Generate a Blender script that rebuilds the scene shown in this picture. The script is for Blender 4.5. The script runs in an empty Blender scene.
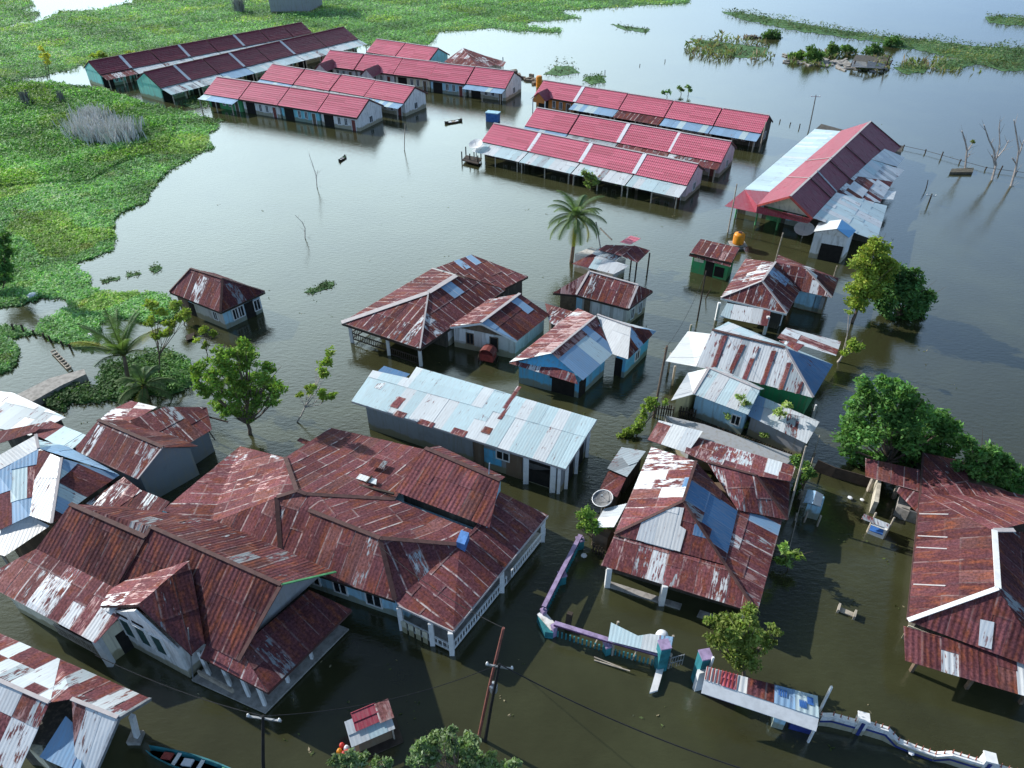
import bpy, math, random
import numpy as np
from mathutils import Vector
from mathutils.geometry import tessellate_polygon
random.seed(7); rng = np.random.default_rng(7)
scene = bpy.context.scene; COL = scene.collection
R = math.radians
# ------------------------------------------------------------------ survey of the site
# The drone hangs 32 m over the water and looks down 37 deg; pixels of the survey photo are turned
# into real points at a known height over the flood water (z = 0).
F, TH, HC = 710.0, R(37), 32.0
CAM = Vector((0, 0, HC)); FW = Vector((0, math.cos(TH), -math.sin(TH))); UPV = Vector((0, math.sin(TH), math.cos(TH))); RT = Vector((1, 0, 0))
def ray(px, py): return FW + RT*((px-512)/F) + UPV*((384-py)/F)
def P(px, py, z=0.0):
    d = ray(px, py); return CAM + d*((z-HC)/d.z)
def PY(px, py, y):                       # point of the ray at world depth y
    d = ray(px, py); return CAM + d*(y/d.y)
def PP(px, py, a, b, c):                 # point of the ray on the plane through a, b, c
    n = (b-a).cross(c-a); d = ray(px, py); return CAM + d*((a-CAM).dot(n)/d.dot(n))
def proj(p):
    q = Vector(p)-CAM; f = q.dot(FW); return 512+F*q.dot(RT)/f, 384-F*q.dot(UPV)/f
def inpoly(x, y, poly):
    c = False; n = len(poly)
    for i in range(n):
        x1, y1 = poly[i]; x2, y2 = poly[i-1]
        if (y1 > y) != (y2 > y) and x < (x2-x1)*(y-y1)/(y2-y1)+x1: c = not c
    return c
def dline(p, a, b):
    d = Vector((b.x-a.x, b.y-a.y)).normalized(); return abs(-d.y*(p.x-a.x)+d.x*(p.y-a.y))
# ------------------------------------------------------------------ materials
def nm(name):
    m = bpy.data.materials.new(name); m.use_nodes = True
    return m, m.node_tree.nodes, m.node_tree.links, m.node_tree.nodes['Principled BSDF']
def N(ns, t, **k):
    n = ns.new(t)
    for a, b in k.items(): setattr(n, a, b)
    return n
def mth(ns, ln, op, a, b=None, c=None, clamp=False):
    n = N(ns, 'ShaderNodeMath', operation=op, use_clamp=clamp)
    for i, v in enumerate((a, b, c)):
        if v is None: continue
        if isinstance(v, (int, float)): n.inputs[i].default_value = v
        else: ln.new(v, n.inputs[i])
    return n.outputs[0]
def mixc(ns, ln, f, a, b, mode='MIX'):
    n = N(ns, 'ShaderNodeMix', data_type='RGBA', blend_type=mode)
    for i, v in ((0, f), (6, a), (7, b)):
        if isinstance(v, (int, float)): n.inputs[i].default_value = v
        elif isinstance(v, tuple): n.inputs[i].default_value = (*v, 1)
        else: ln.new(v, n.inputs[i])
    return n.outputs[2]
def noise(ns, ln, vec, scale, det=4, rough=.55):
    n = N(ns, 'ShaderNodeTexNoise'); n.inputs['Scale'].default_value = scale; n.inputs['Detail'].default_value = det; n.inputs['Roughness'].default_value = rough
    if vec is not None: ln.new(vec, n.inputs['Vector'])
    return n.outputs['Fac']
def smooth(ns, ln, v, a, b, lo=0, hi=1):
    n = N(ns, 'ShaderNodeMapRange', interpolation_type='SMOOTHSTEP')
    for i, x in enumerate((v, a, b, lo, hi)):
        if isinstance(x, (int, float)): n.inputs[i].default_value = x
        else: ln.new(x, n.inputs[i])
    return n.outputs[0]
def sheet_material(name, corr=.19, bump=.15, rough=.5, metal=.15, tile=False):
    m, ns, ln, bs = nm(name)
    at = N(ns, 'ShaderNodeAttribute', attribute_name='tint'); rc = N(ns, 'ShaderNodeAttribute', attribute_name='rustc')
    uv = N(ns, 'ShaderNodeUVMap', uv_map='uv'); cl = N(ns, 'ShaderNodeUVMap', uv_map='cell')
    sx = N(ns, 'ShaderNodeSeparateXYZ'); ln.new(uv.outputs[0], sx.inputs[0]); cx = N(ns, 'ShaderNodeSeparateXYZ'); ln.new(cl.outputs[0], cx.inputs[0])
    mp = N(ns, 'ShaderNodeMapping'); mp.inputs['Scale'].default_value = (1.6, .55, 1); ln.new(uv.outputs[0], mp.inputs[0])
    n1 = noise(ns, ln, mp.outputs[0], 2.0, 6, .66)
    mp2 = N(ns, 'ShaderNodeMapping'); mp2.inputs['Scale'].default_value = (6, .7, 1); ln.new(uv.outputs[0], mp2.inputs[0])
    n2 = noise(ns, ln, mp2.outputs[0], 2.0, 4, .6)
    n3 = noise(ns, ln, uv.outputs[0], .35, 3, .5)
    nn = mth(ns, ln, 'ADD', mth(ns, ln, 'MULTIPLY', n1, .6), mth(ns, ln, 'MULTIPLY', n2, .4))
    nn = smooth(ns, ln, nn, .3, .7)
    thr = mth(ns, ln, 'SUBTRACT', 1.0, at.outputs['Alpha'])
    mask = smooth(ns, ln, nn, mth(ns, ln, 'SUBTRACT', thr, .14), mth(ns, ln, 'ADD', thr, .10))
    rv = mth(ns, ln, 'ADD', mth(ns, ln, 'MULTIPLY', n2, .8), mth(ns, ln, 'MULTIPLY', n3, 1.3))
    n5 = noise(ns, ln, uv.outputs[0], 7.5, 6, .75); mp5 = N(ns, 'ShaderNodeMapping'); mp5.inputs['Scale'].default_value = (1.3, .45, 1); ln.new(uv.outputs[0], mp5.inputs[0]); n6 = noise(ns, ln, mp5.outputs[0], 1.7, 5, .7)
    rcol = mixc(ns, ln, 1.0, rc.outputs['Color'], N(ns, 'ShaderNodeCombineColor').outputs[0], 'MULTIPLY')
    cc = ns[-1] if False else [x for x in ns if x.bl_idname == 'ShaderNodeCombineColor'][0]
    for i in range(3): ln.new(mth(ns, ln, 'POWER', rv, (1.0, 1.15, 1.15)[i]), cc.inputs[i])
    # bleached patches inside the rust
    rcol = mixc(ns, ln, smooth(ns, ln, n6, .47, .68, 0, .75), rcol, (.20, .062, .030))
    rcol = mixc(ns, ln, smooth(ns, ln, n6, .48, .30, 0, .45), rcol, (.070, .040, .058))
    fine = N(ns, 'ShaderNodeCombineColor'); fv = smooth(ns, ln, n5, .28, .72, .45, 1.5)
    for i in range(3): ln.new(fv, fine.inputs[i])
    rcol = mixc(ns, ln, 1.0, rcol, fine.outputs[0], 'MULTIPLY')
    pale = smooth(ns, ln, n1, .60, .78, 0, .5)
    rcol = mixc(ns, ln, pale, rcol, (.27, .13, .10))
    tcol = mixc(ns, ln, smooth(ns, ln, n2, .3, .75, 0, .3), at.outputs['Color'], (.33, .30, .28))
    base = mixc(ns, ln, mask, tcol, rcol)
    # unrusted lap lines along the sheet joints
    lx = smooth(ns, ln, cx.outputs[0], .11, .04); ly = smooth(ns, ln, cx.outputs[1], .13, .04)
    lap = mth(ns, ln, 'MAXIMUM', lx, mth(ns, ln, 'MULTIPLY', ly, .3))
    mp3 = N(ns, 'ShaderNodeMapping'); mp3.inputs['Scale'].default_value = (1.4, 1.4, 1); ln.new(uv.outputs[0], mp3.inputs[0])
    n4 = noise(ns, ln, mp3.outputs[0], 1.1, 5, .7)
    lap = mth(ns, ln, 'MULTIPLY', mth(ns, ln, 'MULTIPLY', lap, smooth(ns, ln, n4, .38, .58)), rc.outputs['Alpha'])
    base = mixc(ns, ln, lap, base, (.60, .54, .52))
    ln.new(base, bs.inputs['Base Color'])
    bs.inputs['Roughness'].default_value = rough; ln.new(smooth(ns, ln, mask, 0, 1, .22, .06), bs.inputs['Specular IOR Level'])
    ln.new(mth(ns, ln, 'MULTIPLY', mth(ns, ln, 'SUBTRACT', 1.0, mask), metal), bs.inputs['Metallic'])
    ln.new(smooth(ns, ln, mask, 0, 1, rough-.08, rough+.2), bs.inputs['Roughness'])
    w = mth(ns, ln, 'SINE', mth(ns, ln, 'MULTIPLY', sx.outputs[0], 2*math.pi/corr))
    w = mth(ns, ln, 'ADD', mth(ns, ln, 'MULTIPLY', w, .5), mth(ns, ln, 'MULTIPLY', n2, .5))
    b = N(ns, 'ShaderNodeBump'); b.inputs['Strength'].default_value = bump; b.inputs['Distance'].default_value = .03
    ln.new(w, b.inputs['Height']); ln.new(b.outputs[0], bs.inputs['Normal'])
    return m
M = {}
M['sheet'] = sheet_material('corrugated_sheet_metal')
M['ribs'] = sheet_material('ribbed_sheet_metal', corr=.26, bump=.6)
M['tile'] = sheet_material('painted_metal_tile', corr=.24, bump=.55, rough=.5, metal=0.0); M['tile'].node_tree.nodes['Principled BSDF'].inputs['Specular IOR Level'].default_value = .12
for l_ in list(M['tile'].node_tree.links):
    if l_.to_socket.name == 'Specular IOR Level': M['tile'].node_tree.links.remove(l_)
def wall_mat(name, col, dirt=.5):
    m, ns, ln, bs = nm(name)
    g = N(ns, 'ShaderNodeNewGeometry'); s = N(ns, 'ShaderNodeSeparateXYZ'); ln.new(g.outputs['Position'], s.inputs[0])
    n1 = noise(ns, ln, g.outputs['Position'], 1.1, 5, .6); n2 = noise(ns, ln, g.outputs['Position'], 5.0, 4, .6)
    mp = N(ns, 'ShaderNodeMapping'); mp.inputs['Scale'].default_value = (3, 3, .3); ln.new(g.outputs['Position'], mp.inputs[0])
    n3 = noise(ns, ln, mp.outputs[0], 1.4, 4, .6)
    lvl = mth(ns, ln, 'ADD', s.outputs[2], mth(ns, ln, 'MULTIPLY', mth(ns, ln, 'SUBTRACT', n1, .5), .9))
    tide = smooth(ns, ln, lvl, .62, .42, 0, .75 if sum(col) > .6 else .12)
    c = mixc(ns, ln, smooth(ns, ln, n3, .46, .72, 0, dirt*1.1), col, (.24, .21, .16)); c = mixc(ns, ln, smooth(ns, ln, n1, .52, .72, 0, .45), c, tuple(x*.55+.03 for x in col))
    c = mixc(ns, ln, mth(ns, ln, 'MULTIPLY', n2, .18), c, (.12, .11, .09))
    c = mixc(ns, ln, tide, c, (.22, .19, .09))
    ln.new(c, bs.inputs['Base Color']); bs.inputs['Roughness'].default_value = .8; bs.inputs['Specular IOR Level'].default_value = .2
    return m
def plain(name, col, rough=.7, metal=0.0, var=.25, scale=3.0, col2=None):
    m, ns, ln, bs = nm(name)
    t = N(ns, 'ShaderNodeTexCoord'); n = noise(ns, ln, t.outputs['Object'], scale, 5, .6)
    c2 = col2 or tuple(x*(1-var*1.6) for x in col)
    ln.new(mixc(ns, ln, smooth(ns, ln, n, .35, .7), col, c2), bs.inputs['Base Color'])
    bs.inputs['Roughness'].default_value = rough; bs.inputs['Metallic'].default_value = metal; bs.inputs['Specular IOR Level'].default_value = .3
    return m
WALLS = dict(white=(.80, .80, .78), dirty=(.58, .56, .52), cyan=(.22, .62, .72), aqua=(.22, .66, .62), mint=(.26, .68, .56), blue=(.12, .48, .74), sky=(.38, .64, .78), slate=(.17, .19, .22),
             grey=(.30, .31, .32), green=(.05, .38, .14), yellow=(.62, .54, .28), rustw=(.16, .10, .08), dark=(.06, .055, .05), orange=(.6, .22, .05), pinkw=(.74, .58, .62), brown=(.18, .12, .08), purple=(.20, .10, .30), cream=(.72, .68, .52))  # dark also paints in the shade under eaves, awnings and porches
for k, v in WALLS.items(): M['w_'+k] = wall_mat('wall_'+k, v)
for k, c, r_, mt in (('wood', (.17, .12, .08), .85, 0), ('darkwood', (.06, .045, .035), .9, 0), ('palewood', (.42, .37, .30), .85, 0), ('whitepaint', (.72, .73, .72), .5, 0), ('bluepaint', (.05, .16, .45), .5, 0),
                 ('glass', (.02, .025, .03), .12, 0), ('shutter', (.04, .10, .09), .6, 0), ('doorred', (.22, .06, .05), .6, 0), ('dark', (.02, .018, .016), .9, 0), ('steel', (.42, .44, .46), .4, .6), ('teal', (.03, .20, .23), .7, 0),
                 ('lilac', (.33, .25, .40), .7, 0), ('purplewall', (.10, .03, .09), .8, 0), ('orangeplastic', (.75, .28, .02), .4, 0), ('bark', (.16, .12, .09), .9, 0), ('palebark', (.45, .40, .36), .9, 0), ('redpaint', (.35, .06, .05), .55, 0),
                 ('spike', (.42, .14, .10), .7, 0), ('fascia', (.42, .39, .39), .75, 0), ('brownfascia', (.10, .05, .045), .8, 0), ('navy', (.03, .05, .22), .6, 0), ('cable', (.015, .015, .016), .7, 0), ('concrete', (.36, .34, .31), .9, 0), ('greenpaint', (.08, .30, .12), .6, 0),
                 ('redgoods', (.6, .05, .04), .5, 0), ('tarp', (.10, .24, .55), .5, 0), ('mesh', (.22, .22, .22), .7, .3), ('thatch', (.25, .20, .15), .95, 0), ('redpole', (.24, .09, .07), .7, 0), ('plastic', (.70, .72, .75), .35, 0), ('creamwall', (.55, .50, .40), .8, 0)):
    M[k] = plain(k, c, r_, mt, var=.09 if k in ('whitepaint', 'plastic', 'fascia') else .25)
def leaf_material():
    m, ns, ln, bs = nm('leaf')
    a = N(ns, 'ShaderNodeAttribute', attribute_name='tint')
    ln.new(a.outputs['Color'], bs.inputs['Base Color']); bs.inputs['Roughness'].default_value = .6; bs.inputs['Specular IOR Level'].default_value = .1
    tr = N(ns, 'ShaderNodeBsdfTranslucent'); mx = N(ns, 'ShaderNodeMixShader'); mx.inputs[0].default_value = .3
    ln.new(mixc(ns, ln, 1.0, a.outputs['Color'], (1.3, 1.5, .6), 'MULTIPLY'), tr.inputs[0])
    ln.new(bs.outputs[0], mx.inputs[1]); ln.new(tr.outputs[0], mx.inputs[2]); ln.new(mx.outputs[0], ns['Material Output'].inputs[0])
    return m
M['leaf'] = leaf_material()
# ------------------------------------------------------------------ objects
def tag(o, label=None, cat=None, group=None, kind=None):
    for k, v in (('label', label), ('category', cat), ('group', group), ('kind', kind)):
        if v: o[k] = v
    return o
def empty(name, loc, label, cat, group=None):
    o = bpy.data.objects.new(name, None); o.location = loc; o.empty_display_size = .3; COL.objects.link(o); o['org'] = tuple(loc)
    return tag(o, label, cat, group)
def rootloc(o):
    while o.parent: o = o.parent
    return Vector(o['org']) if 'org' in o else Vector(o.location)
class MB:
    def __init__(s): s.v = []; s.f = []; s.t = []; s.r = []; s.uv = []; s.cell = []; s.attr = False
    def poly(s, pts, tint=None, rust=None, uv=None, cell=None):
        i = len(s.v); s.v += [tuple(p) for p in pts]; s.f.append(tuple(range(i, i+len(pts))))
        s.t.append(tint); s.r.append(rust); s.uv.append(uv); s.cell.append(cell)
        if tint: s.attr = True
    def prism(s, pts, z0, z1):            # vertical prism over a plan polygon; z1 may be a list
        n = len(pts); zz = z1 if isinstance(z1, (list, tuple)) else [z1]*n
        if sum((pts[i].x*pts[(i+1) % n].y-pts[(i+1) % n].x*pts[i].y) for i in range(n)) < 0: pts = pts[::-1]; zz = list(zz)[::-1]
        lo = [Vector((p.x, p.y, z0)) for p in pts]; hi = [Vector((p.x, p.y, z)) for p, z in zip(pts, zz)]
        for i in range(n): j = (i+1) % n; s.poly([lo[i], lo[j], hi[j], hi[i]])
        s.poly(hi); s.poly(lo[::-1])
    def box(s, c, ax, ay, az):            # half-axis vectors
        c, ax, ay, az = map(Vector, (c, ax, ay, az)); p = [c+ax*i+ay*j+az*k for k in (-1, 1) for j in (-1, 1) for i in (-1, 1)]
        for q in ((0, 2, 3, 1), (4, 5, 7, 6), (0, 1, 5, 4), (1, 3, 7, 5), (3, 2, 6, 7), (2, 0, 4, 6)): s.poly([p[i] for i in q])
    def bar(s, a, b, w, h=None):
        a, b = Vector(a), Vector(b); d = b-a
        if d.length < 1e-5: return
        d.normalize(); x = d.cross(Vector((0, 0, 1)))
        x = Vector((1, 0, 0)) if x.length < .05 else x.normalized()
        y = x.cross(d); s.box((a+b)/2, (b-a)/2, x*w/2, y*(h or w)/2)
    def tube(s, pts, rad, n=6):
        pts = [Vector(p) for p in pts]; rr = rad if isinstance(rad, (list, tuple)) else [rad]*len(pts); rings = []
        for i, p in enumerate(pts):
            d = (pts[min(i+1, len(pts)-1)]-pts[max(i-1, 0)]); d = d.normalized() if d.length > 1e-6 else Vector((0, 0, 1))
            x = d.cross(Vector((0, 1, 0)) if abs(d.y) < .9 else Vector((1, 0, 0))).normalized(); y = d.cross(x)
            base = len(s.v); s.v += [tuple(p+(x*math.cos(2*math.pi*k/n)+y*math.sin(2*math.pi*k/n))*rr[i]) for k in range(n)]; rings.append(base)
        def add(f): s.f.append(f); s.t.append(None); s.r.append(None); s.uv.append(None); s.cell.append(None)
        for a, b in zip(rings, rings[1:]):
            for k in range(n): add((a+k, a+(k+1) % n, b+(k+1) % n, b+k))
        add(tuple(range(rings[0], rings[0]+n))[::-1]); add(tuple(range(rings[-1], rings[-1]+n)))
    def lathe(s, c, prof, n=16):
        c = Vector(c); rings = []
        for r_, z in prof:
            base = len(s.v); s.v += [tuple(c+Vector((math.cos(2*math.pi*k/n)*r_, math.sin(2*math.pi*k/n)*r_, z))) for k in range(n)]; rings.append(base)
        def add(f): s.f.append(f); s.t.append(None); s.r.append(None); s.uv.append(None); s.cell.append(None)
        for a, b in zip(rings, rings[1:]):
            for k in range(n): add((a+k, a+(k+1) % n, b+(k+1) % n, b+k))
        add(tuple(range(rings[-1], rings[-1]+n)))
    def build(s, name, mat, parent=None, label=None, smooth_=False):
        me = bpy.data.meshes.new(name); off = rootloc(parent) if parent else Vector((0, 0, 0))
        if not parent:                     # origin at the base of a top-level mesh
            a = np.array(s.v); off = Vector((a[:, 0].mean(), a[:, 1].mean(), a[:, 2].min()))
        me.from_pydata([(x-off.x, y-off.y, z-off.z) for x, y, z in s.v], [], s.f)
        if s.attr:
            me.attributes.new('tint', 'FLOAT_COLOR', 'CORNER'); me.attributes.new('rustc', 'FLOAT_COLOR', 'CORNER')
            me.uv_layers.new(name='uv'); me.uv_layers.new(name='cell'); T = []; Q = []; U = []; CC = []
            for f, t, r_, a, b in zip(s.f, s.t, s.r, s.uv, s.cell):
                n = len(f); T += list(t or (.3, .3, .3, 0))*n; Q += list(r_ or (.1, .04, .04, 0))*n
                U += [x for p in (a or [(0, 0)]*n) for x in p]; CC += [x for p in (b or [(.5, .5)]*n) for x in p]
            me.attributes['tint'].data.foreach_set('color', T); me.attributes['rustc'].data.foreach_set('color', Q); me.uv_layers['uv'].data.foreach_set('uv', U); me.uv_layers['cell'].data.foreach_set('uv', CC)
        me.materials.append(M[mat] if isinstance(mat, str) else mat)
        if smooth_: me.shade_smooth()
        o = bpy.data.objects.new(name, me); COL.objects.link(o)
        if parent: o.parent = parent
        else: o.location = off; o['org'] = tuple(off)
        if label: o['label'] = label
        return o
# ------------------------------------------------------------------ sheet metal roofs
TINT = dict(silver=(.60, .64, .66), galv=(.36, .42, .45), cyan=(.46, .60, .64), white=(.72, .74, .73), blue=(.055, .17, .34), sky=(.22, .38, .56), pink=(.57, .135, .20), pink2=(.51, .115, .17), maroon=(.21, .022, .05), grey=(.22, .25, .27), soot=(.05, .05, .055), azure=(.12, .42, .75), crimson=(.30, .035, .065), pale=(.36, .21, .20), green=(.1, .3, .2))
RUSTC = (.124, .045, .050)
STY = {
 'rust': dict(mix=[(10, 'pale', .86, 1.05), (.7, 'galv', .6, .85)], w=.72, l=2.8, seam=.8),
 'rustseam': dict(mix=[(9, 'pale', .84, 1.0), (1.4, 'galv', .5, .8)], w=.64, l=2.0, seam=1.1, dark=.85),
 'rustplain': dict(mix=[(10, 'pale', .92, 1.1)], w=.8, l=1.7, seam=.2),
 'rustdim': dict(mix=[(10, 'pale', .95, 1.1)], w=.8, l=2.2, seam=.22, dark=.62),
 'azure': dict(mix=[(6, 'azure', -.2, .02)], w=.8, l=3, seam=.0),
 'soot': dict(mix=[(10, 'soot', 0, .2)], w=.8, l=1.5, seam=0),
 'crimson': dict(mix=[(6, 'crimson', -.2, .0), (3, 'crimson', -.2, .02)], w=3.2, l=.42, seam=.0, lip=.04),
 'vsheet': dict(mix=[(6, 'silver', .05, .3), (2, 'galv', .1, .3)], w=.5, l=4.5, seam=.2),
 'fleck': dict(mix=[(6, 'cyan', .0, .14), (2, 'silver', 0, .2)], w=.8, l=.8, seam=.0),
 'altern': dict(mix=[(4, 'silver', .35, .6), (5, 'pale', .85, 1.0)], w=.62, l=3.6, seam=.7),
 'rustdark': dict(mix=[(10, 'galv', .85, 1.05), (1, 'grey', .4, .6)], w=.8, l=1.9, seam=.35, dark=.7),  # dark rust; also puts shade of slopes turned from the sun into colour
 'rustworn': dict(mix=[(6, 'pale', .62, .92), (1.3, 'silver', .4, .62), (4, 'galv', .62, .95)], w=.8, l=1.8, seam=1.0, bright=1.1),
 'mixed': dict(mix=[(4, 'silver', .0, .35), (4, 'pale', .75, 1.0), (2, 'galv', .3, .6)], w=.8, l=1.8, seam=.5),
 'silver': dict(mix=[(6, 'silver', .0, .22), (2, 'cyan', 0, .2), (.7, 'galv', .2, .45)], w=.8, l=2.2, seam=.15),
 'cyan': dict(mix=[(6, 'cyan', .0, .16), (2, 'silver', 0, .2)], w=.8, l=3.0, seam=.12),
 'white': dict(mix=[(6, 'white', .0, .10), (1, 'silver', 0, .15)], w=.9, l=3.0, seam=.0),
 'sky': dict(mix=[(6, 'sky', .0, .1), (1, 'cyan', 0, .2)], w=.8, l=2.4, seam=.1),
 'blue': dict(mix=[(6, 'blue', .0, .12), (1, 'blue', .1, .25)], w=.8, l=2.4, seam=.05),
 'stripes': dict(mix=[(6, 'silver', .05, .4), (3, 'pale', .55, .8)], w=.8, l=4.5, seam=.3),
 'pinktile': dict(mix=[(6, 'pink', -.2, .0), (2, 'pink2', -.2, .02)], w=3.2, l=.40, seam=.0, lip=.045),
 'maroon': dict(mix=[(6, 'maroon', -.2, .0)], w=1.0, l=.42, seam=.0, lip=.03),
 'greyroof': dict(mix=[(4, 'galv', .1, .35), (2, 'grey', .1, .4)], w=.8, l=2.0, seam=.2),
}
def clip(sub, tri):
    a = sum(tri[i][0]*tri[(i+1) % len(tri)][1]-tri[(i+1) % len(tri)][0]*tri[i][1] for i in range(len(tri)))
    if a < 0: tri = tri[::-1]
    out = sub
    for i in range(len(tri)):
        x1, y1 = tri[i]; x2, y2 = tri[(i+1) % len(tri)]; inp = out; out = []
        if not inp: return []
        side = lambda p: (x2-x1)*(p[1]-y1)-(y2-y1)*(p[0]-x1)
        for k in range(len(inp)):
            c, n = inp[k], inp[(k+1) % len(inp)]; sc, sn = side(c), side(n)
            if sc >= 0: out.append(c)
            if (sc >= 0) != (sn >= 0):
                t = sc/(sc-sn); out.append((c[0]+(n[0]-c[0])*t, c[1]+(n[1]-c[1])*t))
    return out
def sheets(mb, pts, style, patches=(), thick=.018, udir=None):
    st = STY[style]; pts = [Vector(p) for p in pts]; n = Vector((0, 0, 0))
    for i in range(len(pts)):
        a, b = pts[i], pts[(i+1) % len(pts)]; n += a.cross(b)
    n.normalize()
    if n.z < 0: n = -n
    U = udir.normalized() if udir else Vector((0, 0, 1)).cross(n)
    if U.length < .05: U = (pts[1]-pts[0])
    U = (U-n*U.dot(n)).normalized(); V = n.cross(U)
    if V.z < -1e-6: U, V = -U, -V
    O = pts[0]; q = [((p-O).dot(U), (p-O).dot(V)) for p in pts]; dev = max(abs((p-O).dot(n)) for p in pts)
    tris = [t for t in tessellate_polygon([[Vector((a, b, 0)) for a, b in q]])]
    convex = len(set(((q[(i+1) % len(q)][0]-q[i][0])*(q[(i+2) % len(q)][1]-q[(i+1) % len(q)][1])-(q[(i+1) % len(q)][1]-q[i][1])*(q[(i+2) % len(q)][0]-q[(i+1) % len(q)][0])) > 0 for i in range(len(q)))) == 1
    if convex and dev < .03: pieces = [(q, None)]
    else: pieces = [([q[i] for i in t], t) for t in tris]
    u0, u1 = min(a for a, b in q), max(a for a, b in q); v0, v1 = min(b for a, b in q), max(b for a, b in q)
    w, l = st['w'], st['l']; tot = sum(x[0] for x in st['mix']); lip = st.get('lip', .022); ou, ov = random.uniform(0, 50), random.uniform(0, 50)
    def pick():
        r_ = random.random()*tot
        for m_ in st['mix']:
            r_ -= m_[0]
            if r_ <= 0: return m_
        return st['mix'][0]
    nu = int((u1-u0)/w)+1
    for i in range(nu):
        cu = u0+i*w; voff = v0-random.choice((0, 0, 0, .35))*l*(l > .6); colm = random.uniform(-.08, .08); cb = random.uniform(.85, 1.15)
        nv = int((v1-voff)/l)+1
        for j in range(nv):
            cv = voff+j*l; a = cu-.015; b = min(cu+w+.03, u1+.001); c = cv-.02; d = min(cv+l+.03, v1+.001)
            if b-a < .03 or d-c < .03: continue
            _, tn, r0, r1 = pick(); ctr = O+U*(cu+w/2)+V*(cv+l/2); lab = None
            if patches:
                px = proj(ctr)
                for pp in patches:
                    if inpoly(px[0], px[1], pp[0]): tn, r0, r1 = pp[1:4]; break
            br = random.uniform(.9, 1.08); tint = tuple(min(.85, x*br) for x in TINT[tn])+(max(0, random.uniform(r0, r1)+(colm if r0 > .3 else 0)),)
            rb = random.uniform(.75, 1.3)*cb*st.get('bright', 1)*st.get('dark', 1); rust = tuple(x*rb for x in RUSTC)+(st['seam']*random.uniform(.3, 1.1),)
            if random.random() < .12 and r0 > .5: rust = (rust[0]*1.25, rust[1]*1.5, rust[2]*1.3, rust[3])
            jit = random.uniform(0, .012)+(i % 2)*.005; tw = random.uniform(-.012, .012)*(l > .6)
            for piece, t in pieces:
                cp = clip([(a, c), (b, c), (b, d), (a, d)], piece)
                if len(cp) < 3: continue
                ar = abs(sum(cp[k][0]*cp[(k+1) % len(cp)][1]-cp[(k+1) % len(cp)][0]*cp[k][1] for k in range(len(cp))))/2
                if ar < .004: continue
                top = []; bot = []
                for (x, y) in cp:
                    if t is None: base = O+U*x+V*y
                    else:
                        (x1, y1), (x2, y2), (x3, y3) = piece; den = (y2-y3)*(x1-x3)+(x3-x2)*(y1-y3)
                        l1 = ((y2-y3)*(x-x3)+(x3-x2)*(y-y3))/den; l2 = ((y3-y1)*(x-x3)+(x1-x3)*(y-y3))/den
                        base = pts[t[0]]*l1+pts[t[1]]*l2+pts[t[2]]*(1-l1-l2)
                    h = .012+jit+lip*(1-(y-c)/(d-c))+tw*((x-a)/(b-a)-.5)
                    top.append(base+n*h); bot.append(base+n*(h-thick))
                if (cp[1][0]-cp[0][0])*(cp[2][1]-cp[1][1])-(cp[1][1]-cp[0][1])*(cp[2][0]-cp[1][0]) < 0: top.reverse(); bot.reverse(); cp = cp[::-1]
                uvs = [(x+ou, y+ov+i*.37) for x, y in cp]; cel = [(x-a, y-c) for x, y in cp]; k = len(cp)
                mb.poly(top, tint, rust, uvs, cel); mb.poly(bot[::-1], tint, rust, uvs[::-1], cel[::-1])
                for e in range(k):
                    g = (e+1) % k; mb.poly([bot[e], bot[g], top[g], top[e]], tint, rust, [uvs[e], uvs[g], uvs[g], uvs[e]], [(.5, .5)]*4)
def VV(p): return p if isinstance(p, Vector) else P(*p)
def inset(poly, d):
    n = len(poly); ar = sum(poly[i].x*poly[(i+1) % n].y-poly[(i+1) % n].x*poly[i].y for i in range(n)); sg = 1 if ar > 0 else -1; out = []
    for i in range(n):
        p0, p1, p2 = poly[i-1], poly[i], poly[(i+1) % n]; a = Vector((p1.x-p0.x, p1.y-p0.y)).normalized(); b = Vector((p2.x-p1.x, p2.y-p1.y)).normalized()
        na = Vector((-a.y, a.x))*sg; nb = Vector((-b.y, b.x))*sg; m = (na+nb); m = m/max(.3, m.dot(na)); out.append(Vector((p1.x+m.x*d, p1.y+m.y*d, 0)))
    return out
def flecks(h, a, b, c, items, style, part='patch_sheet'):
    """loose repair sheets lying on the roof plane a, b, c; item = (px, py, half along a-b, half up slope) or a pixel outline"""
    U = (b-a).normalized(); n = (b-a).cross(c-a).normalized(); n = n if n.z > 0 else -n; V = n.cross(U)
    for it in items:
        if isinstance(it[0], tuple): pts = [PP(x, y, a, b, c)+n*.045 for x, y in it]
        else:
            q = PP(it[0], it[1], a, b, c)+n*.045; pts = [q-U*it[2]-V*it[3], q+U*it[2]-V*it[3], q+U*it[2]+V*it[3], q-U*it[2]+V*it[3]]
        mb = MB(); sheets(mb, pts, style); mb.build(part, 'sheet', h.o)
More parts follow.
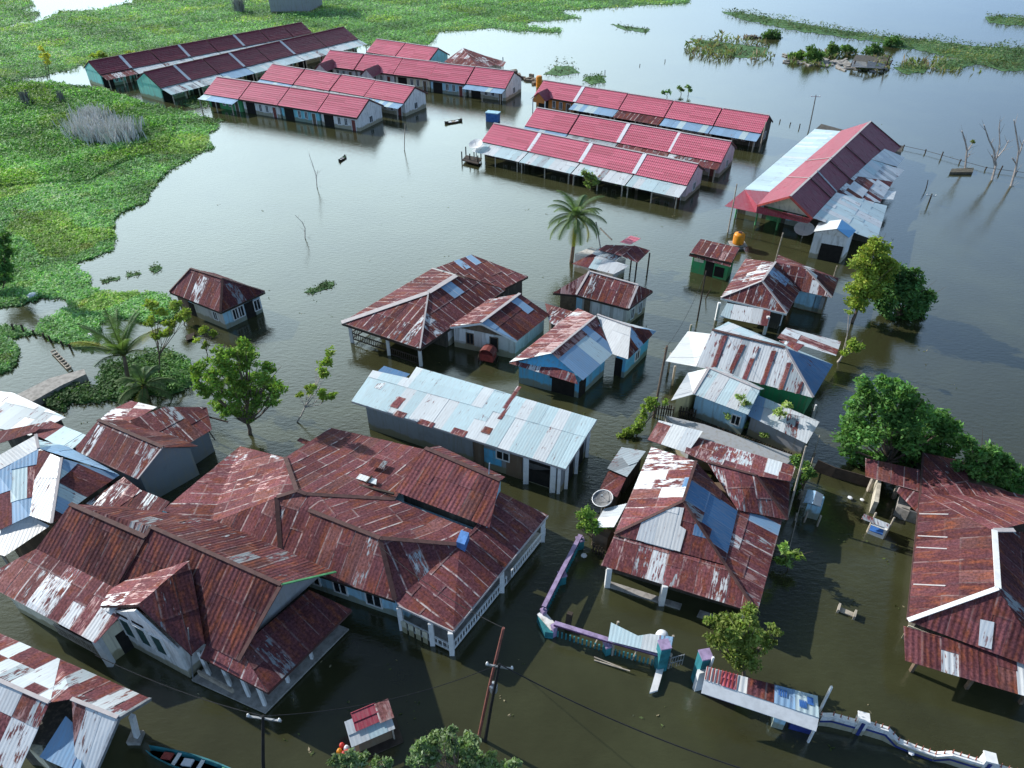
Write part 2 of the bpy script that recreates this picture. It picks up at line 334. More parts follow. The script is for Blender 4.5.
class House:
    def __init__(s, name, label, cat, eave, group=None):
        s.eave = [VV(p) for p in eave]; c = sum(s.eave, Vector((0, 0, 0)))/len(s.eave); c.z = 0
        s.o = empty(name, c, label, cat, group); s.c = c; s.poly = None
    def roof(s, planes, style='rust', patches=(), part='roof', mat='sheet', label=None, udir=None):
        mb = MB()
        for pl in planes:
            stl = style; pts = pl
            if isinstance(pl, tuple) and isinstance(pl[1], str): pts, stl = pl
            sheets(mb, [VV(p) for p in pts], stl, patches, udir=udir)
        return mb.build(part, mat, s.o, label)
    def caps(s, lines, mat='fascia', w=.28, part='ridge_cap', parent=None, h=.05, dz=.07):
        for a, b in lines:
            mb = MB(); a, b = VV(a), VV(b); mb.bar(a+Vector((0, 0, dz)), b+Vector((0, 0, dz)), w, h); mb.build(part, mat, parent or s.o)
    def fascia(s, lines, mat='brownfascia', part='fascia', h=.16):
        for a, b in lines:
            mb = MB(); a, b = VV(a), VV(b); mb.bar(a-Vector((0, 0, h/2+.01)), b-Vector((0, 0, h/2+.01)), .03, h); mb.build(part, mat, s.o)
    def walls(s, color, ins=.45, top=None, poly=None, z0=-.6, part='wall', gable=()):
        pl = poly or inset(s.eave, ins); s.poly = pl if part == 'wall' or s.poly is None else s.poly
        t = top if top is not None else sum(p.z for p in s.eave)/len(s.eave)+.05
        mb = MB(); mb.prism(pl, z0, t)
        for a, b, ap in gable:             # triangle over a wall edge, .12 thick
            ap = Vector(ap); d = (b-a).normalized(); nn = Vector((-d.y, d.x, 0)); tri = []
            for sg in (-.06, .06): tri.append([Vector((a.x, a.y, t))+nn*sg, Vector((b.x, b.y, t))+nn*sg, ap+nn*sg])
            mb.poly(tri[0]); mb.poly(tri[1][::-1])
            for i in range(3): j = (i+1) % 3; mb.poly([tri[0][i], tri[1][i], tri[1][j], tri[0][j]])
        return mb.build(part, 'w_'+color, s.o)
    def edge(s, e):
        n = len(s.poly); a, b = s.poly[e], s.poly[(e+1) % n]; c = sum(s.poly, Vector((0, 0, 0)))/n; d = (b-a).normalized(); nn = Vector((d.y, -d.x, 0))
        if nn.dot((a+b)/2-c) < 0: nn = -nn
        return a, b, d, nn
    def opening(s, e, t, w, z, h, kind='window', fm='whitepaint', pm='glass'):
        a, b, d, nn = s.edge(e); c = a+(b-a)*t; c.z = z+h/2
        if kind in ('window', 'door', 'shutter'):
            mb = MB(); f = .07
            for sg in (-1, 1): mb.box(c+d*sg*(w/2)+nn*.03, d*f/2, nn*.05, Vector((0, 0, h/2+f/2)))
            for sg in (-1, 1): mb.box(c+Vector((0, 0, sg*h/2))+nn*.028, d*(w/2-f/2), nn*.05, Vector((0, 0, f/2)))
            if kind == 'window': mb.box(c+nn*.026, d*.025, nn*.045, Vector((0, 0, h/2-f/2)))
            fr = mb.build('window' if kind != 'door' else 'door_frame', fm, s.o)
            mb = MB(); mb.box(c+nn*.015, d*(w/2-f/2), nn*.022, Vector((0, 0, h/2-f/2)))
            if kind == 'shutter':
                k = 0
                while k*.11 < h-.15: mb.box(c+nn*.045+Vector((0, 0, -h/2+.1+k*.11)), d*(w/2-f), nn*.012, Vector((0, 0, .03))); k += 1
            mb.build({'window': 'pane', 'door': 'door_leaf', 'shutter': 'louvre'}[kind], pm, fr)
        else:
            mb = MB(); mb.box(c+nn*.01, d*w/2, nn*.02, Vector((0, 0, h/2))); mb.build(kind, pm, s.o)  # dark doorways, vents and openings: flat panels painted like a shaded inside
    def posts(s, pts, top, w=.13, mat='palewood', z0=-.5):
        for p in pts:
            p = VV(p); mb = MB(); mb.box((p.x, p.y, (top+z0)/2), (w/2, 0, 0), (0, w/2, 0), (0, 0, (top-z0)/2)); mb.build('post', mat, s.o)
    def rail(s, a, b, z0, z1, mat='whitepaint', step=.18, part='railing'):
        a, b = VV(a), VV(b); mb = MB(); L = (b-a).length; k = int(L/step)
        for z in (z0, z1): mb.bar(Vector((a.x, a.y, z)), Vector((b.x, b.y, z)), .07)
        for i in range(k+1):
            p = a+(b-a)*(i/max(1, k)); mb.bar((p.x, p.y, z0), (p.x, p.y, z1), .05)
        mb.build(part, mat, s.o)
    def slab(s, pts, z, mat='concrete', part='porch_floor', t=.12):
        mb = MB(); mb.prism([VV(p) for p in pts], z-t, z); mb.build(part, mat, s.o)
# ------------------------------------------------------------------ setting: water
def water():
    m, ns, ln, bs = nm('murky_flood_water')
    g = N(ns, 'ShaderNodeNewGeometry')
    n1 = noise(ns, ln, g.outputs['Position'], .035, 3, .5); n2 = noise(ns, ln, g.outputs['Position'], .22, 4, .6)
    c = mixc(ns, ln, smooth(ns, ln, mth(ns, ln, 'ADD', mth(ns, ln, 'MULTIPLY', n1, .6), mth(ns, ln, 'MULTIPLY', n2, .4)), .38, .64), (.036, .037, .016), (.055, .059, .027))
    ln.new(c, bs.inputs['Base Color']); bs.inputs['IOR'].default_value = 1.8; bs.inputs['Roughness'].default_value = .06
    bs.inputs['Specular IOR Level'].default_value = .5
    mp = N(ns, 'ShaderNodeMapping'); mp.inputs['Rotation'].default_value = (0, 0, .5); mp.inputs['Scale'].default_value = (1, 2.2, 1); ln.new(g.outputs['Position'], mp.inputs[0])
    r1 = noise(ns, ln, mp.outputs[0], 1.7, 5, .62); r2 = noise(ns, ln, g.outputs['Position'], .3, 2, .5)
    b = N(ns, 'ShaderNodeBump'); b.inputs['Strength'].default_value = .28; b.inputs['Distance'].default_value = .06
    ln.new(mth(ns, ln, 'ADD', r1, mth(ns, ln, 'MULTIPLY', r2, .5)), b.inputs['Height']); ln.new(b.outputs[0], bs.inputs['Normal'])
    # the sheet of flood water runs past the horizon
    me = bpy.data.meshes.new('flood_water'); S = 4000
    me.from_pydata([(-S, -S, 0), (S, -S, 0), (S, S, 0), (-S, S, 0)], [], [(0, 1, 2, 3)]); me.materials.append(m)
    o = bpy.data.objects.new('flood_water', me); COL.objects.link(o); o['kind'] = 'structure'
water()
# ------------------------------------------------------------------ rows of estate houses
ORD = ['first', 'second', 'third', 'fourth', 'fifth', 'sixth', 'seventh', 'eighth']
def row(where, e, units, pitch, style, walls, awn, group, extra=None, posts_c='palewood', gut=(), wall_words=None, depth=1.45):
    A = P(*units[0][0], e); B = P(*units[-1][1], e); ex = (B-A).normalized(); ey = Vector((-ex.y, ex.x, 0))
    if ey.dot(A-Vector((0, 0, e))) < 0: ey = -ey
    z = e+.3
    while z < e+4:
        d = sum((P(*r_, z)-A).dot(ey) for un in units for r_ in un[2:4])/(2*len(units))
        if (z-e)/max(d, .1) > math.tan(R(pitch)): break
        z += .01
    zr, hd = z, d; mat = 'tile'; n = len(units)
    us = [((P(*q[a_], e)-A).dot(ex)+(P(*q[b_], zr)-A).dot(ex))/2 for q in units for a_, b_ in ((0, 2), (1, 3))]
    for i, (eL, eR, rL, rR) in enumerate(units):
        u0 = us[2*i] if i == 0 else (us[2*i-1]+us[2*i])/2; u1 = us[2*i+1] if i == n-1 else (us[2*i+1]+us[2*i+2])/2
        vo = ((P(*eL, e)-A).dot(ey)+(P(*eR, e)-A)  .dot(ey))/2*.3
        g = .09; O = A+ex*(u0+g)+ey*vo; O.z = 0; w = u1-u0-2*g
        pt = lambda u, v, zz, O=O: O+ex*u+ey*v+Vector((0, 0, zz))
        ww = (wall_words or {}).get(i); nth = ORD[i] if i < n-1 or n < 2 else 'last'
        lab = f"{nth} house from left in {where[4:]}" + (f", {ww}" if ww else '')
        h = House('row_house', lab, 'house', [pt(0, 0, e), pt(w, 0, e), pt(w, 2*hd, e), pt(0, 2*hd, e)], group)
        h.roof([[pt(0, 0, e), pt(w, 0, e), pt(w, hd, zr), pt(0, hd, zr)], [pt(w, 2*hd, e), pt(0, 2*hd, e), pt(0, hd, zr), pt(w, hd, zr)]], style, mat=mat)
        h.caps([(pt(0, hd, zr), pt(w, hd, zr))], 'fascia' if style == 'pinktile' else 'brownfascia', w=.3)
        wi = [pt(.12, .5, 0), pt(w-.12, .5, 0), pt(w-.12, 2*hd-.5, 0), pt(.12, 2*hd-.5, 0)]
        ap = zr-.12
        h.walls(walls[i % len(walls)], poly=wi, top=e+.12, gable=[(wi[1], wi[2], pt(w-.12, hd, ap)), (wi[3], wi[0], pt(.12, hd, ap))])
        h.fascia([(pt(0, 0, e), pt(w, 0, e)), (pt(w+.01, 0, e), pt(w+.01, hd, zr)), (pt(w+.01, 2*hd, e), pt(w+.01, hd, zr)), (pt(-.01, 0, e), pt(-.01, hd, zr))], 'brownfascia' if i % 2 else 'darkwood', h=.2)
        h.opening(0, .2, 1.7, -.3, 1.9, 'doorway', pm='dark'); h.opening(0, .48, .5, .55, 1.0, 'window'); h.opening(0, .66, .5, .55, 1.0, 'window'); h.opening(0, .86, .7, -.3, 1.8, 'door', pm='doorred' if i % 2 else 'wood')
        h.opening(1, .5, .8, .5, .9, 'window')
        aw = awn[i] if i < len(awn) else None
        if aw:
            h.roof([[pt(.0, -depth, e-.30*depth), pt(w+.05, -depth, e-.30*depth), pt(w+.05, .25, e-.03), pt(.0, .25, e-.03)]], aw, part='awning', mat='sheet')
            h.posts([pt(.25, -depth+.15, 0), pt(w/2, -depth+.15, 0), pt(w-.25, -depth+.15, 0)], e-.30*depth-.03, .13, posts_c)
        if i in gut:
            mb = MB(); a_, b_ = pt(w+g, .05, e+.08), pt(w+g, hd, zr+.09); mb.bar(a_, b_, .5, .03); mb.build('gutter_strip', 'plastic', h.o)
        if extra and i in extra: extra[i](h, pt, w, hd, zr, e)
def porch_gable(color, u, wd=2.6, dep=2.6, style='maroon'):
    def f(h, pt, w, hd, zr, e):
        z1 = e+1.0; a, b, m_ = u-wd/2, u+wd/2, u
        h.roof([[pt(a, 1.2, e-.1), pt(a, -dep, e-.1), pt(m_, -dep, z1), pt(m_, 1.2, z1)], [pt(b, -dep, e-.1), pt(b, 1.2, e-.1), pt(m_, 1.2, z1), pt(m_, -dep, z1)]], style, part='porch_roof', mat='tile')
        pl = [pt(a+.25, -dep+.3, 0), pt(b-.25, -dep+.3, 0), pt(b-.25, -dep+.5, 0), pt(a+.25, -dep+.5, 0)]
        mb = MB(); mb.prism([pt(a+.2, -dep+.25, 0), pt(b-.2, -dep+.25, 0), pt(b-.2, -dep+.4, 0), pt(a+.2, -dep+.4, 0)], e-.5, e-.1)
        p = [pt(a+.2, -dep+.25, e-.1), pt(b-.2, -dep+.25, e-.1), pt(m_, -dep+.25, z1-.1)]; mb.poly(p); mb.poly([q+ey_off(pt) for q in p][::-1])
        mb.build('porch_gable', 'w_'+color, h.o)
        h.posts([pt(a+.25, -dep+.3, 0), pt(b-.25, -dep+.3, 0)], e-.1, .16, 'whitepaint')
    return f
def ey_off(pt): return pt(0, .12, 0)-pt(0, 0, 0)
# far left: two long maroon-roofed rows
def split_row(rid, eav, ps, n=None):
    # ridge points list and eave line endpoints -> units
    (e0, e1) = eav; (r0, r1) = (rid[0], rid[-1]); out = []
    for a, b in zip(rid, rid[1:]):
        f0 = (a[0]-r0[0])/(r1[0]-r0[0]); f1 = (b[0]-r0[0])/(r1[0]-r0[0])
        E = lambda f: (e0[0]+(e1[0]-e0[0])*f, e0[1]+(e1[1]-e0[1])*f)
        out.append((E(f0), E(f1), a, b))
    return out
def ln2(a, b, xs): return [(x, a[1]+(b[1]-a[1])*(x-a[0])/(b[0]-a[0])) for x in xs]
uA = split_row(ln2((90, 64), (297, 21), (90, 121, 150, 178, 205, 231, 256, 278, 297)), ((103, 74), (312, 33)), None)
row('the rear maroon roofed row at the far left', 2.2, uA, 27, 'maroon', ['aqua', 'mint', 'cream'], ['rustworn', 'silver', 'silver', 'silver', 'silver', 'silver', 'silver', 'silver'], 'houses of the maroon roofed rows', gut=(0, 2, 4), wall_words={0: 'aqua gable', 1: 'silver awning'}, depth=2.0)
uB = split_row(ln2((142, 72), (346, 27), (142, 173, 202, 229, 255, 281, 313, 346)), ((160, 88), (358, 39)), None)
row('the nearer maroon roofed row at the far left', 2.2, uB, 27, 'maroon', ['mint', 'aqua', 'cream'], ['silver', 'silver', 'sky', 'cyan', 'cyan', 'silver', 'silver'], 'houses of the maroon roofed rows', gut=(0, 2, 4), wall_words={0: 'mint gable'}, depth=2.4)
# pink roofed clusters
uC = [((203, 94), (239, 98), (219, 76), (250, 81)), ((244, 100), (278, 104), (252, 82), (288, 87)), ((281, 105), (316, 111), (292, 88), (327, 94)), ((320, 111), (355, 118), (331, 94), (368, 101))]
row('the front pink roofed row at the left', 2.0, uC, 27, 'pinktile', ['green', 'white', 'cyan', 'white'], ['sky', None, None, None], 'pink roofed houses of the left cluster', wall_words={0: 'blue awning', 1: 'white walls', 2: 'turquoise walls', 3: 'white gable'})
uD = [((260, 79), (292, 85), (272, 64), (303, 69)), ((296, 85), (329, 90), (305, 69), (339, 76)), ((332, 90), (364, 95), (342, 75), (374, 80)), ((368, 96), (404, 104), (378, 81), (414, 87))]
row('the second pink roofed row at the left', 2.0, uD, 27, 'pinktile', ['white', 'cyan', 'white', 'white'], ['sky', 'galv_' if False else 'greyroof', 'greyroof', 'sky'], 'pink roofed houses of the left cluster', wall_words={3: 'open dark porch'})
uF = [((318, 66), (360, 68), (333, 49), (365, 53)), ((360, 68), (396, 74), (367, 53), (401, 58)), ((395, 73), (426, 78), (406, 58), (436, 63)), ((429, 80), (463, 84), (440, 64), (472, 69)), ((465, 83), (505, 89), (476, 69), (511, 74))]
row('the third pink roofed row at left', 2.0, uF, 27, 'pinktile', ['white', 'white', 'cream', 'sky', 'white'], [None, None, None, None, 'sky'], 'pink roofed houses of the left cluster', extra={0: porch_gable('white', 2.0, style='maroon'), 1: porch_gable('white', 4.0)}, wall_words={0: 'small maroon porch gable', 4: 'blue awning', 3: 'pale blue walls'})
uE = [((366, 52), (394, 57), (376, 39), (404, 43)), ((396, 57), (429, 62), (407, 43), (438, 48))]
row('the short pink roofed row furthest back', 2.0, uE, 27, 'pinktile', ['white', 'cyan'], [None, None], 'pink roofed houses of the left cluster')
uH = [((535, 96), (573, 101), (542, 80), (582, 86)), ((577, 102), (617, 109), (587, 87), (627, 93)), ((620, 111), (662, 117), (629, 94), (672, 101)), ((667, 118), (712, 126), (675, 101), (720, 108)), ((716, 126), (763, 134), (723, 109), (768, 116))]
row('the rear pink roofed row of the middle block', 2.0, uH, 27, 'pinktile', ['orange', 'dark', 'dark', 'white', 'dark'], [None, 'sky', 'rustseam', 'sky', 'sky'], 'pink roofed houses of the middle block', gut=(0,), extra={0: porch_gable('orange', 1.6, 2.6, 1.6)}, wall_words={0: 'orange porch gable', 2: 'rusty awning'}, depth=1.9)  # dark units carry the awning shade in their wall colour
uI = [((524, 126), (568, 133), (534, 109), (577, 115)), ((571, 134), (617, 142), (581, 115), (626, 123)), ((621, 143), (669, 151), (632, 124), (677, 131)), ((672, 154), (722, 163), (682, 134), (732, 142))]
row('the centre pink roofed row of the middle block', 2.0, uI, 27, 'pinktile', ['white', 'grey', 'white', 'pinkw'], ['sky', 'greyroof', 'rustworn', 'mixed'], 'pink roofed houses of the middle block', gut=(1, 2), wall_words={0: 'grey awning', 3: 'patched awning'})
uJ = [((482, 142), (526, 150), (492, 123), (537, 132)), ((532, 152), (578, 163), (543, 135), (588, 142)), ((583, 164), (632, 174), (593, 144), (642, 153)), ((637, 175), (688, 186), (647, 154), (699, 164))]
row('the front pink roofed row of the middle block', 2.0, uJ, 27, 'pinktile', ['dark', 'dark', 'dark', 'pinkw'], ['cyan', 'silver', 'silver', 'cyan'], 'pink roofed houses of the middle block', gut=(0, 1, 2), posts_c='palewood', wall_words={0: 'deep shady porch', 3: 'pale pink gable'}, depth=2.2)  # dark walls stand in for the porch shade
# ------------------------------------------------------------------ single houses
def hip4(FL, FR, BR, BL, r1, r2, ridge_along):  # planes of a hip roof; ridge r1 (near/left) r2 (far/right)
    if ridge_along == 'front': return [[FL, FR, r2, r1], [FR, BR, r2], [BR, BL, r1, r2], [BL, FL, r1]]
    return [[FL, FR, r1], [FR, BR, r2, r1], [BR, BL, r2], [BL, FL, r1, r2]]
# small house at the left, standing alone
FL, FR, BR = P(169.5, 292, 1.9), P(220.7, 312.5, 1.9), P(265, 292, 1.9); BL = FL+BR-FR; r1, r2 = P(190.6, 269, 3.7), P(222.7, 279, 3.7)
h = House('small_house', 'small pale blue and white house with striped rusty hip roof standing alone in open water', 'house', [FL, FR, BR, BL])
h.roof([(pl_, 'altern' if i_ == 0 else 'rustdark') for i_, pl_ in enumerate(hip4(FL, FR, BR, BL, r1, r2, 'front'))])
h.caps([(r1, r2), (r2, FR), (r2, BR), (r1, FL)], 'brownfascia', w=.2); h.fascia([(FL, FR), (FR, BR)], 'darkwood')
h.walls('sky', .35); h.opening(1, .3, .55, .5, 1.0); h.opening(1, .44, .55, .5, 1.0); h.opening(1, .68, .9, -.4, 1.9, 'doorway', pm='dark'); h.opening(1, .88, .6, .4, 1.0); h.opening(0, .82, .5, .6, .8); h.opening(0, .3, .7, -.4, 1.7, 'doorway', pm='dark')
a, b, d, nn = h.edge(0); mb = MB()
mb.box(a+d*.65+nn*.02+Vector((0, 0, .7)), d*.65, nn*.03, Vector((0, 0, 1.15))); mb.build('rusty_panel', 'w_rustw', h.o)
mb = MB(); mb.box((a+b)/2+d*.9+nn*.012+Vector((0, 0, .7)), d*1.9, nn*.014, Vector((0, 0, 1.2))); mb.build('front_panel', 'w_dirty', h.o)
# open hip-roofed house in the middle
FL, FR, BR, BL = P(341.5, 323, 1.9), P(420, 349, 1.9), P(506, 290, 1.9), P(432, 269, 1.9); r1, r2 = P(428.5, 293, 3.2), P(456, 276, 3.2)
h = House('hip_roof_house', 'open sided house with large faded rust hip roof and pale ridge strips in the middle', 'house', [FL, FR, BR, BL])
h.roof(hip4(FL, FR, BR, BL, r1, r2, 'depth'), 'rustseam', patches=[([(443, 290), (455, 285), (478, 291), (470, 300), (459, 305)], 'sky', 0, .15), ([(421, 312), (432, 308), (435, 330), (418, 330)], 'silver', .4, .6)])
h.caps([(FL, r1), (r1, r2)], 'fascia', w=.5, dz=.06, h=.03); h.caps([(r1, FR), (r2, BL)], 'fascia', w=.13); h.fascia([(FL, FR), (FR, BR)], 'darkwood', h=.2)
iw = inset(h.eave, .4); h.walls('dark', poly=[iw[0]+(iw[3]-iw[0])*.3, iw[1]+(iw[2]-iw[1])*.3, iw[2], iw[3]]); h.opening(1, .12, 1.2, -.4, 1.9, 'light_wall', pm='w_white')
h.posts([iw[0], iw[0]+(iw[1]-iw[0])*.55, iw[1]], 1.9, .25, 'whitepaint'); h.rail(iw[0], iw[0]+(iw[1]-iw[0])*.55, .35, .9, 'darkwood'); h.rail(iw[0]+(iw[1]-iw[0])*.55, iw[1], .1, .7, 'darkwood'); h.rail(iw[0], iw[3], .35, .9, 'darkwood')
h2 = House('shed_annex', 'long low annex with slanting rusty striped roof behind the large hip roof', 'annex', [P(435.6, 268, 2.9), P(504, 289, 2.0), P(528, 276.7, 2.0), P(471.6, 254.8, 2.9)])
h2.roof([h2.eave], 'rustseam', patches=[([(455, 256), (470, 252), (474, 260), (460, 264)], 'sky', .1, .3), ([(446, 262), (456, 258), (462, 268), (450, 270)], 'silver', .3, .6)]); h2.walls('dark', .3, top=1.95)
h2.fascia([(h2.eave[1], h2.eave[2]), (h2.eave[2], h2.eave[3])], 'darkwood')
# white gabled house with right slope darkened for its shade
ap1, ap2 = P(481, 323, 2.96), P(520, 294, 2.96); L1, L2 = P(447.3, 327.5, 1.9), P(487, 300, 1.9); R1, R2 = P(517, 341.5, 1.9), P(549.7, 315, 1.9)
h = House('gabled_house', 'white gabled house with dark maroon right slope holding one blue sheet beside hip house', 'house', [L1, R1, R2, L2])
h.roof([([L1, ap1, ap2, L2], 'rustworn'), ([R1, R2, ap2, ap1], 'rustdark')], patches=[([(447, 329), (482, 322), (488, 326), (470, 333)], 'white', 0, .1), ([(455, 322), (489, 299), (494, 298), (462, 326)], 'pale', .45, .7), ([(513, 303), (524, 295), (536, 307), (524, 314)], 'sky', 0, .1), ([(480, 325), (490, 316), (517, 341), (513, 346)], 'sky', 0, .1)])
h.caps([(ap1, ap2)], 'fascia', w=.25); w = inset(h.eave, .3); h.walls('dirty', poly=w, gable=[(w[0], w[1], (ap1+(ap2-ap1)*.06)-Vector((0, 0, .1)))])
h.fascia([(L1, ap1), (ap1, R1)], 'whitepaint', h=.15)
h.opening(0, .27, .6, .6, 1.0, fm='wood'); h.opening(0, .66, .65, .4, 1.25, 'door', fm='wood', pm='dark')
a, b, d, nn = h.edge(0); mb = MB(); mb.poly([a+nn*.075+Vector((0, 0, 1.95)), b+nn*.075+Vector((0, 0, 1.95)), (a+b)/2+nn*.075+Vector((0, 0, 2.78))]); mb.poly([(a+b)/2+nn*.062+Vector((0, 0, 2.78)), b+nn*.062+Vector((0, 0, 1.95)), a+nn*.062+Vector((0, 0, 1.95))]); mb.build('plank_gable', 'wood', h.o)
mb = MB(); mb.box(a+d*.9+nn*.015+Vector((0, 0, 1.3)), d*.85, nn*.02, Vector((0, 0, .6))); mb.box(a+d*3.0+nn*.015+Vector((0, 0, 1.3)), d*.55, nn*.02, Vector((0, 0, .55))); mb.build('white_panel', 'w_white', h.o)
# motor trishaw by its door
g = a+d*3.3+nn*1.0; rt = empty('trishaw', (g.x, g.y, 0), 'dark red covered trishaw standing in water before the white gabled house', 'trishaw')
mb = MB(); mb.box(g+Vector((0, 0, .55)), d*.55, nn*.4, Vector((0, 0, .3))); mb.build('body', 'redpaint', rt)
mb = MB()
for k in range(6):
    t0, t1 = math.pi*k/6, math.pi*(k+1)/6
    q = [g+d*(-.6*math.cos(t))+Vector((0, 0, .85+.5*math.sin(t)))+nn*s for t in (t0, t1) for s in (-.45, .45)]; mb.poly([q[0], q[1], q[3], q[2]]); mb.poly([x-Vector((0, 0, .03)) for x in (q[2], q[3], q[1], q[0])])
mb.build('canopy', 'doorred', rt)
for s in (-1, 1):
    mb = MB(); c_ = g+d*s*.7+Vector((0, 0, .3)); mb.tube([c_+Vector((math.cos(t)*nn.x*.33, math.cos(t)*nn.y*.33, math.sin(t)*.33)) for t in [2*math.pi*k/14 for k in range(15)]], .035, 5); mb.build('wheel', 'darkwood', rt)
# bright blue house
ap1, ap2 = P(551.6, 353.3, 3.18), P(596, 316.6, 3.18); L1, L2 = P(509.4, 362.7, 2), P(578, 308.4, 2); R1, R2 = P(582.8, 380.6, 2), P(612.5, 354, 2)
h = House('blue_house', 'bright sky blue house with blue sheeted right slope and rusty front canopy', 'house', [L1, R1, R2, L2])
bp = P(578, 308.4, 3.18); w1, w2, wv, wv2 = P(597, 315, 3.15), P(631, 327, 3.15), P(628, 359.5, 2), P(612, 354, 2); wr = P(656, 331.4, 2.0)
h.roof([([L1, ap1, ap2, L2], 'rustworn'), ([R1, R2, ap2, ap1], 'sky')], patches=[([(510, 364), (552, 350), (552, 357), (520, 367)], 'white', 0, .15), ([(540, 348), (590, 308), (603, 312), (556, 352)], 'pale', .3, .62), ([(514, 358), (560, 320), (590, 308), (540, 350)], 'pale', .5, .8), ([(584, 323), (597, 315), (614, 346), (608, 346)], 'galv', .7, .95)])  # right slope tinted blue for the sky mirrored in shaded tin
h.roof([([w1, w2, wv, wv2], 'white'), ([w2, wr, wv], 'rustdark'), ([w1, wr, w2], 'silver')], patches=[([(644, 327), (657, 330), (652, 342), (640, 338)], 'sky', .1, .3), ([(634, 334), (645, 342), (642, 346), (630, 340)], 'sky', .2, .5), ([(606, 318), (614, 321), (610, 326), (604, 323)], 'rust' if False else 'grey', .8, .9), ([(620, 324), (627, 327), (624, 330), (618, 328)], 'grey', .8, .9)], part='wing_roof')
h.caps([(ap1, ap2), (w1, w2)], 'fascia', w=.16)
f0, f1 = P(509, 363.5, 1.72), P(578, 384.5, 1.72); g0, g1 = P(528, 357.5, 2.18), P(574.5, 374, 2.15)
h.roof([[f0, f1, g1, g0]], 'rustworn', part='front_canopy')
w = inset([L1, R1, R2, L2], .45); h.walls('blue', poly=w, gable=[(w[0], w[1], ap1+(ap2-ap1)*.09-Vector((0, 0, .12)))], top=2.0)
h.opening(0, .74, 1.75, -.4, 2.2, 'doorway', pm='dark'); h.opening(0, .55, .3, 1.2, .2, 'vent', pm='dark'); h.opening(0, .25, 1.0, 1.5, .12, 'vent', pm='dark'); h.opening(1, .12, .9, -.4, 1.9, 'doorway', pm='dark')
ww = inset([wv2, wv, wr, w1*.5+wr*.5], .3); h.walls('blue', poly=ww, part='wing_wall', top=1.95)
h.poly = ww; h.opening(0, .3, .6, -.4, 2.0, 'doorway', pm='dark'); h.opening(1, .5, .7, .6, .8)
# low rusty lean-to between white gable and blue house
h = House('lean_to_shed', 'low rusty patched lean-to squeezed between the white gabled and blue houses', 'shed', [P(549, 322, 1.7), P(562, 330, 1.7), P(574, 312, 2.0), P(545, 303.5, 2.0)])
h.roof([h.eave], 'rustworn'); h.walls('dark', .3, top=1.6)
# pale plank house beside palm
e0, e1, e2, e3 = P(553, 293, 2), P(576, 295.2, 2), P(628.4, 309, 2), P(652.8, 291.3, 2); r1, r2 = P(589.3, 271.8, 3.4), P(638, 285.5, 3.4); e4 = e3+(e0-e2)*.72
h = House('plank_house', 'whitewashed plank house with rusty hip roof of pale seams just below the palm', 'house', [e0, e1, e2, e3, e4])
h.roof([[e1, e2, r2, r1], [e0, e1, r1], [e2, e3, r2], [e3, e4, r1, r2], [e4, e0, r1]], 'rustseam', patches=[([(553, 295), (590, 270), (580, 290), (575, 297)], 'pale', .3, .6)])  # paler left hip has its stronger sunlight put into the sheet colour
h.caps([(r1, r2), (r2, e2), (r1, e1)], 'fascia', w=.18); h.walls('dirty', .3); h.fascia([(e0, e1), (e1, e2), (e2, e3)], 'darkwood')
a, b, d, nn = h.edge(1); L = (b-a).length
for k, (t, c) in enumerate(((.06, 'w_sky'), (.22, 'wood'), (.40, 'w_white'), (.60, 'w_white'), (.85, 'w_white'))):
    mb = MB(); mb.box(a+d*L*t+nn*.02+Vector((0, 0, .75)), d*L*(.06 if k < 2 else .075+.02*(k == 4)), nn*.02, Vector((0, 0, 1.2))); mb.build('wall_panel', c, h.o)
h.poly = h.poly; h.opening(0, .5, 1.4, -.4, 2.2, 'plank_panel', pm='wood'); h.opening(2, .3, .5, .4, 1.0); h.opening(2, .7, .5, .4, 1.0)
# shed cluster under palm
h = House('tin_shed', 'ramshackle tin shed with silver and rust roofs beside the coconut palm', 'shed', [P(571.8, 264, 1.9), P(613.7, 274, 1.9), P(637, 262, 2.2), P(600, 250, 2.2)])
h.roof([([(571.8, 264, 1.8), (613.7, 274.5, 1.8), (629.4, 266, 2.2), (592, 254, 2.3)], 'silver'), ([(592, 254, 2.3), (600, 247, 2.5), (625, 254, 2.5), (616, 261, 2.3)], 'silver')], patches=[([(571, 265), (582, 258), (590, 259), (580, 266)], 'pale', .8, 1)])
h.roof([([(606, 245, 2.7), (634, 246, 2.9), (622, 256.5, 2.6), (598, 250, 2.5)], 'rustworn'), ([(634, 245.5, 2.9), (650, 250.5, 2.5), (637.5, 263, 2.3), (622, 256.5, 2.6)], 'rust')], part='upper_roof')
h.roof([([(631, 235.7, 2.5), (641, 238.6, 2.5), (630, 245, 2.3), (619.6, 242.5, 2.3)], 'pinktile')], part='rear_roof', mat='tile')
h.walls('dirty', poly=[P(574, 271, 0), P(612, 283, 0), P(624, 276, 0), P(590, 264, 0)], top=1.8)
h.posts([P(637, 262, 2.25)*1.0, P(650, 251, 2.4)*1.0, P(630, 272, 0)], 2.2, .12, 'darkwood'); h.opening(0, .5, .7, .2, 1.2, 'plank_panel', pm='wood')
mb = MB(); mb.bar(P(601, 251, 2.4), P(596, 222, 4.2), .1); mb.bar(P(612, 240, 2.3), P(600, 228, 3), .1); mb.build('bamboo_pole', 'palewood', h.o)
